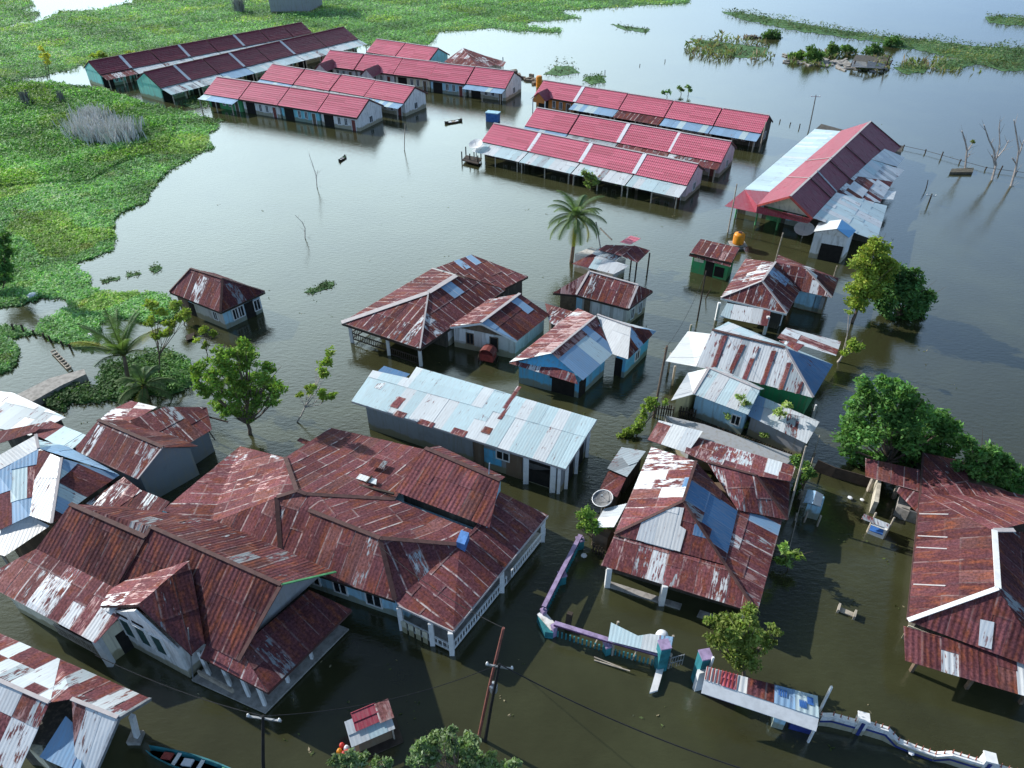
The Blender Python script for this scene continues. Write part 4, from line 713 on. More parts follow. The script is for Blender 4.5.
# raised upper roof
u0, u1, u2, u3 = P(425, 448.7, 3.9), P(500.3, 481, 3.9), P(489.5, 528, 3.0), P(395, 491.6, 3.1); ub0 = u0+(u0-u3)*.45; ub1 = u1+(u1-u2)*.45; ub0.z = ub1.z = 3.0
h.roof([([u3, u2, u1, u0], 'rustplain'), ([ub1, ub0, u0, u1], 'rust')], part='upper_roof', mat='ribs'); h.caps([(u0, u1)], 'brownfascia', w=.26, part='upper_ridge_cap')
uw = inset([u3, u2, ub1, ub0], .3); h.walls('dark', poly=uw, z0=2.0, top=3.02, part='upper_wall', gable=[(uw[1], uw[2], (uw[1]+uw[2])/2*0+u1+(u0-u1)*.05-Vector((0, 0, .12)))])  # dark walls paint the shaded gap beneath the upper eave
mb = MB(); ua, ub = uw[1], uw[2]; ud = (ub-ua).normalized(); un = Vector((ud.y, -ud.x, 0)); un = un if un.x > 0 else -un; mb.box((ua+ub)/2+un*.04+Vector((0, 0, 2.6)), (ub-ua)/2, un*.03, (0, 0, .5)); mb.build('gable_panel', 'w_sky', h.o); mb = MB(); q = P(491, 484, 3.3); mb.bar(P(488, 488, 3.2), P(489.5, 463, 4.6), .06); mb.build('roof_pole', 'steel', h.o)
mb = MB(); sheets(mb, [P(288*0+294, 0, 0)]*0 or [P(297, 441, 2.55), P(310, 447, 2.6), P(312, 442, 2.6), P(300, 438, 2.5)], 'grey' if False else 'rustdark'); mb.build('loose_sheet', 'sheet', h.o)
mb = MB(); sheets(mb, [P(356, 479, 3.1), P(376, 485, 3.1), P(377, 479.5, 3.1), P(360, 474, 3.1)], 'white'); sheets(mb, [P(368, 466, 3.0), P(384, 470, 3.0), P(388, 462, 3.0), P(372, 457, 3.0)], 'rustdark'); mb.build('loose_sheet', 'sheet', h.o)
mb = MB(); mb.bar(P(354, 484, 3.1), P(394, 494, 3.2), .12); mb.bar(P(366, 483, 3.2), P(372, 476, 3.2), .08); mb.build('loose_timber', 'darkwood', h.o)
mb = MB(); mb.box(P(463, 541, 2.9), (.22, -.1, 0), (.1, .4, 0), (0, 0, .3)); mb.build('roof_hatch', 'tarp', h.o)
w = inset([q1, q2, q3, q5*.2+q3*.8, q6*.5+q7*.5, q8+(k3-q8)*.1, k9+(k2-k9)*.3, p3, p1], .5); h.walls('sky', poly=w, top=2.15); h.poly = w
for t, ww_, z in ((.2, .8, .5), (.45, .8, .5), (.75, .9, .4)): h.opening(1, t, ww_, z, 1.1)
h.opening(0, .35, .7, .5, 1.1); h.opening(0, .7, .7, .5, 1.1)
f0, f1, f2 = P(402, 626, .25), P(452, 651, .25), P(545, 535, .25); f3 = P(497, 590, .25)
h.slab([f0, f1, f2, f2+(f0-f1), f0], .22, mat='concrete'); h.posts([f1, f0+(f1-f0)*.62, f0, f1+(f2-f1)*.5, f1+(f2-f1)*.97], 1.85, .24, 'whitepaint')
h.rail(f0, f0+(f1-f0)*.6, .25, .85, 'whitepaint', .22); h.rail(f0+(f1-f0)*.64, f1, .25, .75, 'whitepaint', .22); h.rail(f1, f1+(f2-f1)*.55, .25, .8, 'whitepaint', .22); h.rail(f1+(f2-f1)*.6, f2, .25, .8, 'whitepaint', .22)
for t in (.06, .2, .34, .48): mb = MB(); q = f0+(f1-f0)*t; mb.box(q+Vector((0, -.1, .2)), (f1-f0)*.05, (0, .05, 0), (0, 0, .45)); mb.build('parapet_panel', 'w_cream', h.o)
# large house lower left
e = 2.4; s0, s1 = P(70.3, 504.6, 4.6), P(146, 538, 4.6); t0, t1 = P(37, 548.6, 3.1), P(116, 588, 3.1); m0, m1 = P(151, 527.5, 4.9), P(281.3, 585.5, 4.9); n1 = P(239, 661, 2.7)
mf = PP(116, 591, m0, m1, n1); lo0, lo1 = P(0, 592, 2.2), P(95.6, 643.5, 2.2); lo2 = P(122, 614, 2.8); lz = P(-12, 575, 2.4)
n0 = m0+(n1-m1)*1.0
rb1 = P(330.5, 585, 3.5); rb1 = m1*2-n1; rb1.z = n1.z; rb0 = m0*2-n0; rb0.z = n0.z; sb0 = s0*2-t0; sb0.z = 2.6; 
h = House('louvred_house', 'big maroon roofed house with white gable of three green louvred windows, lower left', 'house', [lo0, n1, rb1, sb0])
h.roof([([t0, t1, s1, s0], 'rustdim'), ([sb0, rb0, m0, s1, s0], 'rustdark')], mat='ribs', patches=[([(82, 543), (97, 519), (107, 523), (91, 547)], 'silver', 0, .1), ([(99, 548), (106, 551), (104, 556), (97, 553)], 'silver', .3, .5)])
h.roof([([n0, n1, m1, m0], 'rustdim'), ([rb1, rb0, m0, m1], 'rustdark')], mat='ribs', part='main_roof')
sk = []
for a_ in ([(56, 567), (60, 561), (97, 578), (93, 584)], [(97, 588), (103, 581), (116, 587), (110, 594)], [(40, 614), (53, 599), (60, 603), (47, 619)], [(27, 606), (45, 588), (50, 592), (33, 608)], [(75, 634), (95, 616), (104, 620), (85, 641)], [(57, 625), (75, 604), (82, 607), (63, 630)], [(0, 590), (15, 578), (24, 582), (4, 592)]): sk.append((a_, 'silver', .05, .35))
h.roof([([lz, lo0, lo1, lo2, t1, t0], 'rustworn')], part='skirt_roof', patches=sk)
x0, x1 = P(190, 560.9, 4.7), P(138, 605.2, 4.25); xl, xr = P(101, 606, 3.0), P(191.6, 655, 2.6); xlb = PP(114, 585, m0, m1, n1); xrb = P(205, 643, 2.9)
h.roof([([xl, x1, x0, xlb], 'rustworn'), ([xr, xrb, x0, x1], 'rustdark')], part='cross_gable_roof', patches=[([(98, 608), (124, 598), (130, 605), (105, 612)], 'silver', .1, .2), ([(110, 600), (188, 560), (180, 575), (138, 607)], 'pale', .55, .75)])
h.caps([(s0, s1)], 'brownfascia', w=.24); h.caps([(m0, m1), (m1, n1), (m0, mf)], 'brownfascia', w=.2, part='main_ridge_cap'); h.caps([(m1, rb1)], 'greenpaint', w=.12, part='verge'); h.fascia([(x1, xr), (xl, x1)], 'brownfascia', h=.12)
sr = [P(200, 656.5, 2.35), P(268, 692.7, 2.2), P(351.6, 610, 2.25), P(309, 590, 2.95), P(240, 648, 2.95), P(212, 634, 2.95)]
h.roof([([sr[0], sr[1], sr[4], sr[5]], 'rustworn'), ([sr[1], sr[2], sr[3], sr[4]], 'rustdark')], part='porch_roof'); h.fascia([(sr[0], sr[1]), (sr[1], sr[2])], 'brownfascia', h=.14)
# walls: left wing, gable front, porch body
bkv = (lo2-lo1); bkv.z = 0; bkv = bkv.normalized()*3.0; wl = inset([lo0+(lo0-lo1)*.1, lo1, lo1+bkv, lo0+(lo0-lo1)*.1+bkv], .3); h.walls('cream', poly=wl, top=2.25); h.opening(0, .3, 1.4, 1.35, .35, 'vent', pm='dark')
a, b, d, nn = h.edge(0); h.rail(a+d*4.2*0+(b-a)*.5+nn*.12, b+nn*.12, .45, 1.2, 'palewood', .2); h.opening(0, .76, 3.1, .4, 1.6, 'veranda_opening', pm='dark')
h.opening(1, .4, .7, -.2, 1.7, 'doorway', pm='dark'); h.posts([b+nn*.1], 2.2, .3, 'whitepaint')
gl, gr = P(121, 640, 0), P(190.5, 678, 0); gdir = (gr-gl).normalized(); gn = Vector((-gdir.y, gdir.x, 0)); apx = x1+gn*.35-Vector((0, 0, .12)); base = [gl, gr, gr+gn*4, gl+gn*4]
mid = gl+gdir*((apx-gl).dot(gdir)); mid.z = apx.z
h.walls('white', poly=base, top=2.3, part='gable_wall', gable=[(gl+gn*.06, gr+gn*.06, mid+gn*.06)]); h.poly = base
for t in (.30, .52, .74): h.opening(0, t, .72, 1.25, 1.45, 'shutter', pm='shutter')
for t in (.30, .52): h.opening(0, t, .72, 2.85, .16, 'vent', pm='dark')
fl0, fl1, fl2 = P(192, 681, .1), P(265.5, 714, .1), P(349, 630, .1); bk = (fl2-fl1).normalized(); h.slab([fl0, fl1, fl2, fl0+(fl2-fl1)], .22)
iw0 = fl0+bk*1.8+gdir*.4; iw1 = iw0+gdir*3.2; iw2 = iw1+bk*3.4; iw3 = iw0+bk*3.4; h.walls('dark', poly=[iw0, iw1, iw2, iw3], part='porch_wall', top=2.35)
gm = (n1+rb1)/2; mb = MB(); i_ = (m0-m1).normalized()*.55; tri = [n1+i_+(rb1-n1)*.05-Vector((0, 0, .05)), rb1+i_+(n1-rb1)*.05-Vector((0, 0, .05)), m1+i_-Vector((0, 0, .15))]; mb.poly(tri); mb.poly([p+i_*.2 for p in tri][::-1]); mb.build('end_gable', 'w_grey', h.o)
h.posts([fl0+(fl1-fl0)*.12+bk*.55, fl0+(fl1-fl0)*.42+bk*.5, fl0+(fl1-fl0)*.7+bk*.4, fl1+bk*.3-gdir*.3, fl1+bk*1.7-gdir*.3, fl1+bk*3.2-gdir*.3], 2.2, .15, 'whitepaint')
mb = MB(); mb.box(P(304, 634, .75), bk*.35, gdir*.3, (0, 0, .5)); mb.build('blue_cupboard', 'bluepaint', h.o); mb = MB(); mb.prism([fl0+gdir*.6+bk*.1, fl0+gdir*2.7+bk*.1, fl0+gdir*2.7+bk*.2, fl0+gdir*.6+bk*.2], .9, 1.25); mb.build('porch_panel', 'palewood', h.o)
mb = MB(); mb.bar(P(193, 678, .1), P(188, 628, 3.9), .05); mb.build('lamp_pole', 'steel', h.o)
# bottom left corner house
r0, r1, r2, r3 = P(-5, 679, 3.6), P(50, 703, 3.6), P(72, 699.5, 3.7), P(118.4, 718, 3.7); o0, o1, o2, o3 = P(-5, 632, 2.4), P(60, 660, 2.4), P(100, 678, 2.4), P(150, 699, 2.4)
l0, l1, l2, l3 = P(-10, 760, 2.0), P(18, 775, 2.0), P(78, 768, 2.1), P(92, 775, 2.1)
h = House('corner_house', 'silver and rust striped roof house at the bottom left corner with one leaning white post', 'house', [l0, l3, o3, o0])
mx = []
for a_ in ([(0, 650), (10, 641), (25, 648), (0, 660)], [(0, 690), (20, 678), (30, 683), (5, 698)], [(50, 680), (85, 662), (92, 666), (60, 690)]): mx.append((a_, 'silver', .05, .2))
h.roof([([o0, o1, r1, r0], 'mixed'), ([o1, o3, r3, r2, r1], 'mixed')], patches=mx); h.roof([([l0, l1, r1, r0], 'mixed')], part='front_roof'); h.roof([([P(76, 765, 2.2), P(94, 775, 2.1), r3, r2], 'stripes')], part='side_roof', patches=[([(86, 713), (98, 716), (94, 728), (84, 726)], 'pale', .7, .9)])
h.roof([[P(40, 757, 2.2), P(80, 775, 2.2), P(86, 735, 2.7), P(66, 716, 3.0)]], 'sky', part='valley_roof', patches=[([(60, 740), (70, 745), (68, 752), (60, 750)], 'pale', .8, 1)]); h.caps([(r0, r1), (r2, r3)], 'fascia', w=.16); h.caps([(r3, o3), (r3, P(94, 775, 2.1))], 'steel', w=.14, part='gutter', h=.14, dz=-.02)
h.walls('dark', poly=inset([l0, l3, o2, o0], .8), top=2.2); mb = MB(); mb.bar(P(136, 738, 0)-Vector((0, 0, .4)), P(132, 716, 2.2)*1.0, .2); mb.build('post', 'whitepaint', h.o); mb = MB(); mb.box(P(136, 738, .1), (.28, 0, 0), (0, .28, 0), (0, 0, .15)); mb.build('post_base', 'concrete', h.o)
mb = MB(); mb.prism([P(28, 750, 1.2), P(36, 738, 1.2), P(50, 745, 1.2), P(52, 770, 1.2)], -.4, 2.1); mb.build('pale_wall', 'w_cream', h.o)
# silver roofed house at the left edge
a0, a1, a2, a3 = P(-4, 457, 3.6), P(36.3, 435, 3.6), P(39, 449, 3.4), P(-4, 472, 3.4); b1, b2, b3 = P(62, 458.5, 3.3), P(52, 524, 2.5), P(30, 516, 2.6)
h = House('silver_roof_house', 'house of silver and rust patched crossed roofs at the left edge', 'house', [P(-4, 556, 1.9), P(50, 527, 2.0), P(119.5, 475, 2.2), P(40, 436, 2.4), P(-4, 440, 2.4)])
h.roof([([a3, a2, a1, a0], 'white'), ([P(-4, 532, 2.3), b3, a2, a3], 'sky'), ([b3, b2, b1, a2], 'white'), ([b2, P(84.4, 499.5, 2.2), P(119.5, 475.5, 2.2), b1], 'sky')], patches=[([(8, 466), (25, 456), (35, 470), (20, 485)], 'pale', .8, 1), ([(-4, 500), (12, 505), (14, 522), (-4, 535)], 'pale', .8, 1), ([(70, 480), (95, 465), (108, 475), (85, 497)], 'pale', .75, .95), ([(32, 480), (48, 470), (50, 478), (34, 490)], 'pale', .6, .8), ([(42, 508), (52, 500), (52, 520), (42, 518)], 'pale', .7, .9), ([(64, 458), (76, 462), (90, 468), (68, 468)], 'pale', .4, .7)])  # white and sky faces put lit and shaded silver sheet into colour
h.roof([[(5, 556.5, 1.9), (50, 526, 2.2), (29, 515, 2.5), (-4, 532, 2.2), (-6, 553, 1.9)]], 'white', part='front_eave_roof'); h.roof([[(38, 440, 3.2), (40, 449, 3.3), (119, 475, 2.4), (68, 447, 2.7)]], 'sky', part='rear_slope')
h.roof([[(-4, 445, 2.2), (35, 432, 2.5), (52, 421, 2.7), (27, 435, 2.5)][:3]+[(-4, 432, 2.4)]], 'rust', part='rear_left_roof'); h.roof([[(28, 432, 2.4), (70, 451, 2.5), (88, 436, 2.3), (50, 421, 2.3)]], 'mixed', part='rear_roof', patches=[([(28, 431), (48, 421), (56, 426), (38, 437)], 'pale', .8, 1), ([(50, 432), (70, 425), (86, 436), (70, 447)], 'cyan', 0, .2)])
h.caps([(b1, b2), (a1, a2)], 'fascia', w=.16); h.walls('dark', poly=inset(h.eave, .6), top=1.9); h.posts([P(10, 566, 0)], 1.9, .12, 'steel')
h = House('slab_roof_shed', 'shed with flat pale blue grey tin roof at the left edge by the hyacinths', 'shed', [P(-4, 428, 1.9), P(30, 436, 1.9), P(65.6, 417.5, 1.9), P(13, 393, 2.1), P(-4, 391, 2.1)])
h.roof([h.eave], 'silver', patches=[([(-4, 395), (60, 410), (60, 425), (-4, 425)], 'galv', .0, .3)]); h.walls('dark', .2, top=1.8)
# rust house by the palms
g0, g1 = P(98.4, 420.5, 3.5), P(163, 448, 3.5); f0, f1 = P(73.8, 450, 2.3), P(138, 479.6, 2.3); bb1 = g1*2-f1; bb0 = g0*2-f0; bb0.z = bb1.z = 2.3
h = House('rust_gable_house', 'rust roofed gable house with smooth grey side wall below the palms', 'house', [f0, f1, bb1, bb0])
h.roof([([f0, f1, g1, g0], 'rustseam'), ([bb1, bb0, g0, g1], 'rustdark')], patches=[([(92, 430), (100, 424), (104, 438), (92, 442)], 'silver', .4, .6), ([(116, 440), (126, 442), (124, 450), (116, 447)], 'silver', .3, .5)]); h.caps([(g0, g1)], 'brownfascia', w=.22); h.caps([(f1, g1)], 'fascia', w=.1, part='verge')
w = inset([f0, f1, bb1, bb0], .3); h.walls('slate', poly=w, gable=[(w[1], w[2], g1+(g0-g1)*.06-Vector((0, 0, .1)))])
h.roof([([P(129, 421, 2.9), P(180.5, 449, 2.0), P(212, 430, 2.0), P(207, 407.5, 2.4), P(164, 407, 2.9)], 'rustseam')], part='rear_roof', patches=[([(133, 420), (140, 418), (150, 425), (143, 428)], 'pale', .5, .8)]); h.roof([([P(98, 421, 2.3), P(131, 423, 2.7), P(157, 407, 2.7), P(131, 401, 2.5), P(112, 410, 2.4)], 'rustworn')], part='rear_left_roof', patches=[([(100, 412), (125, 410), (120, 420), (100, 420)], 'silver', .3, .6), ([(135, 402), (157, 404), (150, 410), (138, 407)], 'white', 0, .2)])
h.walls('slate', poly=[P(140, 430, 1.5), P(181, 453, 1.5), P(209, 434, 1.5), P(165, 412, 1.5)], part='rear_wall', top=1.9); h.posts([P(209, 447, 0), P(203, 436, 0)], 2.1, .1, 'darkwood'); mb = MB(); mb.bar(P(198, 414, 2.2), P(228, 422, 2.0), .08); mb.bar(P(200, 418, 2.2), P(215, 440, 1.5), .06); mb.build('loose_timber', 'darkwood', h.o)
h = House('low_rust_shed', 'low rust and silver patched shed roofs between two gable houses at left', 'shed', [P(86, 503, 1.9), P(160, 521, 1.9), P(170, 502, 2.1), P(140, 485, 2.2), P(124, 478, 2.2)])
h.roof([([P(86, 504, 1.9), P(112, 512, 1.9), P(142, 491, 2.2), P(124, 477, 2.3)], 'rustworn'), ([P(106, 506, 1.9), P(155, 521, 1.9), P(170, 502, 2.1), P(142, 490, 2.2)], 'rustseam')], patches=[([(104, 500), (120, 497), (122, 505), (106, 508)], 'silver', .4, .6), ([(130, 505), (150, 506), (150, 514), (132, 514)], 'silver', .4, .65)]); h.walls('sky', .3, top=1.8)
# ------------------------------------------------------------------ plants
def dry_material():
    m, ns, ln, bs = nm('dry_leaf'); a = N(ns, 'ShaderNodeAttribute', attribute_name='tint'); ln.new(a.outputs['Color'], bs.inputs['Base Color']); bs.inputs['Roughness'].default_value = .8; bs.inputs['Specular IOR Level'].default_value = .1; return m
M['dry'] = dry_material()
def leafmesh(name, C, S, colr, parent=None, up=0.3, elong=1.6, mat='leaf', origin=None, kind=None, flat=False):
    """many small two-triangle leaves; C centres, S sizes, colr albedo per leaf"""
    n = len(C); C = np.asarray(C, float); S = np.asarray(S, float)
    d = rng.normal(size=(n, 3)); d[:, 2] = d[:, 2]*.6+up; d /= np.linalg.norm(d, axis=1)[:, None]
    t = rng.normal(size=(n, 3))
    if flat: d[:, 2] = rng.normal(size=n)*.35; t = np.array((0, 0, 1.))+rng.normal(size=(n, 3))*.35
    w = np.cross(d, t); w /= np.linalg.norm(w, axis=1)[:, None]
    a = d*(S*elong*.5)[:, None]; b = w*(S*.36)[:, None]; nn = np.cross(d, w)*(S*.12)[:, None]
    V = np.stack([C-a, C+b+nn, C+a, C-b+nn], 1).reshape(-1, 3)
    off = np.array(origin if origin is not None else (rootloc(parent) if parent else (0, 0, 0))); V = V-off
    me = bpy.data.meshes.new(name); me.vertices.add(4*n); me.vertices.foreach_set('co', V.ravel()); me.loops.add(4*n); me.loops.foreach_set('vertex_index', np.arange(4*n, dtype=np.int32))
    me.polygons.add(n); me.polygons.foreach_set('loop_start', np.arange(0, 4*n, 4, dtype=np.int32)); me.polygons.foreach_set('loop_total', np.full(n, 4, dtype=np.int32)); me.update()
    at = me.attributes.new('tint', 'FLOAT_COLOR', 'FACE'); at.data.foreach_set('color', np.concatenate([colr, np.ones((n, 1))], 1).astype(np.float32).ravel()); me.materials.append(M[mat])
    o = bpy.data.objects.new(name, me); COL.objects.link(o)
    if parent: o.parent = parent
    else: o.location = off
    if kind: o['kind'] = kind
    return o
def cols(n, base, var=.25, alt=None, altf=.25):
    c = np.array(base)[None, :]*rng.uniform(1-var, 1+var, (n, 1))*rng.uniform(.9, 1.1, (n, 3))
    if alt is not None:
        k = rng.random(n) < altf; c[k] = np.array(alt)*rng.uniform(.8, 1.2, (k.sum(), 1))
    return c
GREEN = (.075, .16, .045); LIME = (.19, .26, .055); DEEP = (.028, .065, .022)
def crown_points(clumps, dens, leaf):
    C, S = [], []
    for c0, r0 in clumps:
        lf_ = leaf*.72; k = 7
        for q in range(k):                 # every clump is a handful of uneven sprays
            o_ = rng.normal(size=3); o_ /= np.linalg.norm(o_); o_[2] = o_[2]*.8+.1; r_ = r0*rng.uniform(.34, .62); c = np.array(c0)+o_*r0*rng.uniform(.35, .85)*(q > 0)
            n = max(6, int(dens*1.25*(r_/lf_)**2)); d = rng.normal(size=(n, 3)); d /= np.linalg.norm(d, axis=1)[:, None]
            rr = r_*(rng.random(n)**.5)*rng.uniform(.7, 1.3, n); p = d*rr[:, None]; p[:, 2] *= .7
            C.append(c+p); S.append(lf_*rng.uniform(.6, 1.5, n))
    return np.concatenate(C), np.concatenate(S)
def tree(name, label, cat, base, clumps, leaf=.22, dens=14, col=GREEN, alt=LIME, altf=.25, trunk=.12, bark='bark', group=None, lean=None, yd=0, up=.35, extra_limbs=0, cr_label=None):
    """base pixel on the water; clumps = (px, py, r_px[, depth offset]) at the depth of the trunk"""
    b = P(*base, 0); rt = empty(name, (b.x, b.y, 0), label, cat, group); cl = []
    for q in clumps:
        dy = q[3] if len(q) > 3 else rng.uniform(-.35, .35)*q[2]/12
        p = PY(q[0], q[1], b.y+dy); p.z = max(p.z, .15); sc = (p-CAM).dot(FW)/F; cl.append(((p.x, p.y, p.z), q[2]*sc*1.12))
    mb = MB(); cx = sum((Vector(c) for c, r_ in cl), Vector((0, 0, 0)))/len(cl); zt = min(c[2] for c, r_ in cl); fork = b+(cx-b)*.35; fork.z = max(.35, zt*.55)
    mb.tube([b-Vector((0, 0, .6)), b*1.0, (b+fork)/2+Vector((.05, .03, 0)), fork], [trunk*1.25, trunk, trunk*.85, trunk*.75], 7)
    for c, r_ in cl:
        c = Vector(c); m = (fork+c)/2+Vector((rng.uniform(-.2, .2), rng.uniform(-.2, .2), -.1)); mb.tube([fork, m, c], [trunk*.6, trunk*.4, trunk*.15], 5)
        for k in range(2+extra_limbs): e_ = c+Vector(rng.normal(size=3))*r_*.6; mb.tube([m, (m+e_)/2+Vector((0, 0, .1)), e_], [trunk*.3, trunk*.2, trunk*.06], 4)
    mb.build('trunk', bark, rt); C, S = crown_points(cl, dens, leaf)
    # thin the crown so that gaps show
    g = np.sin(C[:, 0]*2.3+1)*np.sin(C[:, 1]*2.1)*np.sin(C[:, 2]*2.7+.5); keep = (g > -.45) | (rng.random(len(C)) < .35); C, S = C[keep], S[keep]; C[:, 2] = np.maximum(C[:, 2], .06)
    leafmesh('crown', C, S, np.clip(cols(len(C), tuple(x*2.0 for x in col), .3, tuple(x*1.5 for x in alt), altf)*(1+.22*lowf(C, 1.9, C[0, 0]))[:, None], .01, .5), rt, up=up); return rt
def palm(label, base, top, n, L, span=1.85, group=None, trunk=.16):
    b = P(*base, 0); t = PY(*top, b.y); rt = empty('palm_tree', (b.x, b.y, 0), label, 'palm', group); mb = MB()
    mb.tube([b-Vector((0, 0, .6)), b+(t-b)*.5+Vector((.06, 0, 0)), t], [trunk*1.3, trunk, trunk*.8], 8); mb.build('trunk', 'bark', rt); fr = []
    for k in range(n):
        az = k*2.4+rng.uniform(-.25, .25); el = 1.35-span*(k/n)+rng.uniform(-.1, .1); mb = MB(); pts = []; p = t.copy(); l = L*rng.uniform(.85, 1.1); a = el; C = []
        for s in range(9):
            pts.append(p.copy()); p = p+Vector((math.cos(az)*math.cos(a), math.sin(az)*math.cos(a), math.sin(a)))*l/8; a -= (.11+.025*s)*(.55 if span < 1.2 else 1)
        mb.tube(pts, [.035*(1-i/9.5)+.006 for i in range(9)], 4)
        side = Vector((-math.sin(az), math.cos(az), 0)); dry = k > n-3
        for s in range(1, 9):
            for q in (0, .25, .5, .75):
                if s == 8 and q > 0: continue
                p0 = pts[s]*(1-q)+pts[min(8, s+1)]*q; f = (pts[min(8, s+1)]-pts[s-1]).normalized(); ll = L*.25*math.sin(math.pi*min(.95, (s+q)/9.2+.08))+.1
                for sg in (-1, 1):
                    tip = p0+side*sg*ll*.72+f*ll*.55-Vector((0, 0, ll*.32)); w_ = f*.05
                    cl = (.34, .32, .05) if dry else ((.12, .18, .07) if k % 3 else (.09, .15, .07)); v = rng.uniform(.8, 1.2)
                    mb.poly([p0-w_, tip, p0+w_], tuple(x*v for x in cl)+(1,), (.1, .1, .1, 0), [(0, 0)]*3, [(0, 0)]*3)
        for i in range(len(mb.t)):
            if mb.t[i] is None: mb.t[i] = (.13, .14, .05, 1)
        mb.attr = True; mb.build('frond', 'leaf', rt)
    return rt
# hyacinth mats -----------------------------------------------------
def jit(poly, step=5, amp=1.6):
    out = []
    for i in range(len(poly)):
        a, b = poly[i], poly[(i+1) % len(poly)]; n = max(1, int(math.hypot(b[0]-a[0], b[1]-a[1])/step))
        for k in range(n): f = k/n; out.append((a[0]+(b[0]-a[0])*f+rng.normal()*amp, a[1]+(b[1]-a[1])*f+rng.normal()*amp*.6))
    return out
def inpoly_np(X, Y, poly):
    c = np.zeros(len(X), bool); n = len(poly)
    for i in range(n):
        x1, y1 = poly[i]; x2, y2 = poly[i-1]
        if y1 == y2: continue
        t = ((y1 > Y) != (y2 > Y)) & (X < (x2-x1)*(Y-y1)/(y2-y1)+x1); c ^= t
    return c
def Pnp(X, Y):
    dx = (X-512)/F; dy = (384-Y)/F; d = np.stack([dx, FW.y+UPV.y*dy, FW.z+UPV.z*dy], 1); t = -HC/d[:, 2]; return np.array(CAM)+d*t[:, None], t
def lowf(p, s, k): return np.sin(p[:, 0]*s+k)*np.cos(p[:, 1]*s*1.3+k*2)+.6*np.sin(p[:, 0]*s*2.3-k)*np.sin(p[:, 1]*s*1.9+k)
mm, ns, ln, bs = nm('floating_plant_bed'); g_ = N(ns, 'ShaderNodeNewGeometry'); n_ = noise(ns, ln, g_.outputs['Position'], .7, 6, .65)
ln.new(mixc(ns, ln, smooth(ns, ln, n_, .35, .68), (.05, .13, .04), (.10, .22, .075)), bs.inputs['Base Color']); bs.inputs['Roughness'].default_value = .9; M['bed'] = mm
def mat_of_plants(name, polys, dens, base, alt, hgt=.25, leafpx=1.5, step=5, amp=1.6, altf=.3, tall=None, minleaf=.13):
    AC, AS, AK = [], [], []; mb = MB()
    for poly in polys:
        jp = jit(poly, step, amp); w = [P(x, y, .035) for x, y in jp]
        for t in tessellate_polygon([[Vector((x, y, 0)) for x, y in jp]]): 
            q = [w[i] for i in t]
            if (q[1]-q[0]).cross(q[2]-q[0]).z < 0: q.reverse()
            mb.poly(q)
        xs = [p[0] for p in jp]; ys = [p[1] for p in jp]; x0, x1, y0, y1 = min(xs)-2, max(xs)+2, min(ys)-1, max(ys)+1; x0, x1, y0 = max(x0, -60), min(x1, 1084), max(y0, -14)
        n = int((x1-x0)*(y1-y0)*dens); X = rng.uniform(x0, x1, n); Y = rng.uniform(y0, y1, n); k = inpoly_np(X+rng.normal(size=n)*1.1, Y+rng.normal(size=n)*.7, jp); X, Y = X[k], Y[k]
        p, t = Pnp(X, Y); px = t/F; s = np.maximum(minleaf, leafpx*px)*rng.uniform(.6, 1.4, len(X)); h = np.full(len(X), hgt)
        lf = lowf(p, .35, 1.0); c = cols(len(X), base, .3, alt, altf)*(1+.26*lf)[:, None]*(1+.18*lowf(p, 1.7, 3.0))[:, None]*(1+.28*lowf(p, .11, 5.0))[:, None]; bz = lowf(p, .6, 9.0) > 1.05; c[bz] *= np.array((1.05, .88, .8)); yz = lowf(p, .19, 4.0) > .55; c[yz] *= np.array((1.25, 1.05, .75))
        if tall is not None:
            tk = inpoly_np(X, Y, tall); h = np.where(tk, hgt*2.6, h); c[tk] *= np.array((.72, .78, .6))
        p[:, 2] = .06+rng.random(len(X))*h*(1+.5*lf); AC.append(p); AS.append(s); AK.append(np.clip(c, .01, .6))
    i0 = len(mb.v); bed = mb.build(name, 'bed'); off = np.array(bed.location)
    leaves = leafmesh('leaves', np.concatenate(AC), np.concatenate(AS), np.concatenate(AK), None, up=.7, origin=off, flat=True); me = leaves.data
    # one object: the bed joins the leaves
    me.materials.append(M['bed']); bm = __import__('bmesh').new(); bm.from_mesh(me); nf = len(bm.faces); bm.from_mesh(bed.data); bm.faces.ensure_lookup_table()
    for f in bm.faces[nf:]: f.material_index = 1
    bm.to_mesh(me); bm.free(); bpy.data.objects.remove(bed); leaves.name = name; me.name = name; leaves['kind'] = 'stuff'; return leaves
V1 = [(-40, 80), (30, 82), (62, 84), (100, 89), (150, 104), (186, 112), (222, 124), (206, 136), (213, 148), (192, 158), (168, 172), (155, 186), (150, 193), (146, 203), (120, 212), (112, 226), (117, 243), (110, 252), (88, 260), (72, 264), (82, 272), (92, 276), (90, 285), (100, 292), (135, 293), (168, 295), (177, 305), (174, 318), (150, 324), (120, 318), (100, 324), (98, 338), (92, 352), (58, 342), (34, 333), (46, 320), (72, 308), (66, 299), (42, 298), (18, 306), (-40, 313)]
V2 = [(-30, 334), (5, 338), (17, 345), (20, 357), (10, 370), (-30, 384)]; V2b = [(-20, 327), (15, 326), (34, 334), (14, 338), (-20, 337)]
V3 = [(97, 368), (150, 352), (178, 356), (194, 366), (190, 386), (160, 398), (130, 392), (100, 387)]; V3b = [(44, 404), (70, 388), (100, 386), (135, 394), (120, 402), (75, 402), (62, 412)]
TALL = [(-40, 84), (60, 86), (100, 90), (150, 108), (180, 122), (165, 150), (120, 165), (90, 182), (-40, 190)]
mat_of_plants('water_hyacinth', [V1, V2, V2b], 2.8, (.19, .39, .12), (.30, .50, .24), .22, 2.0, 4, 1.5, .35, TALL)
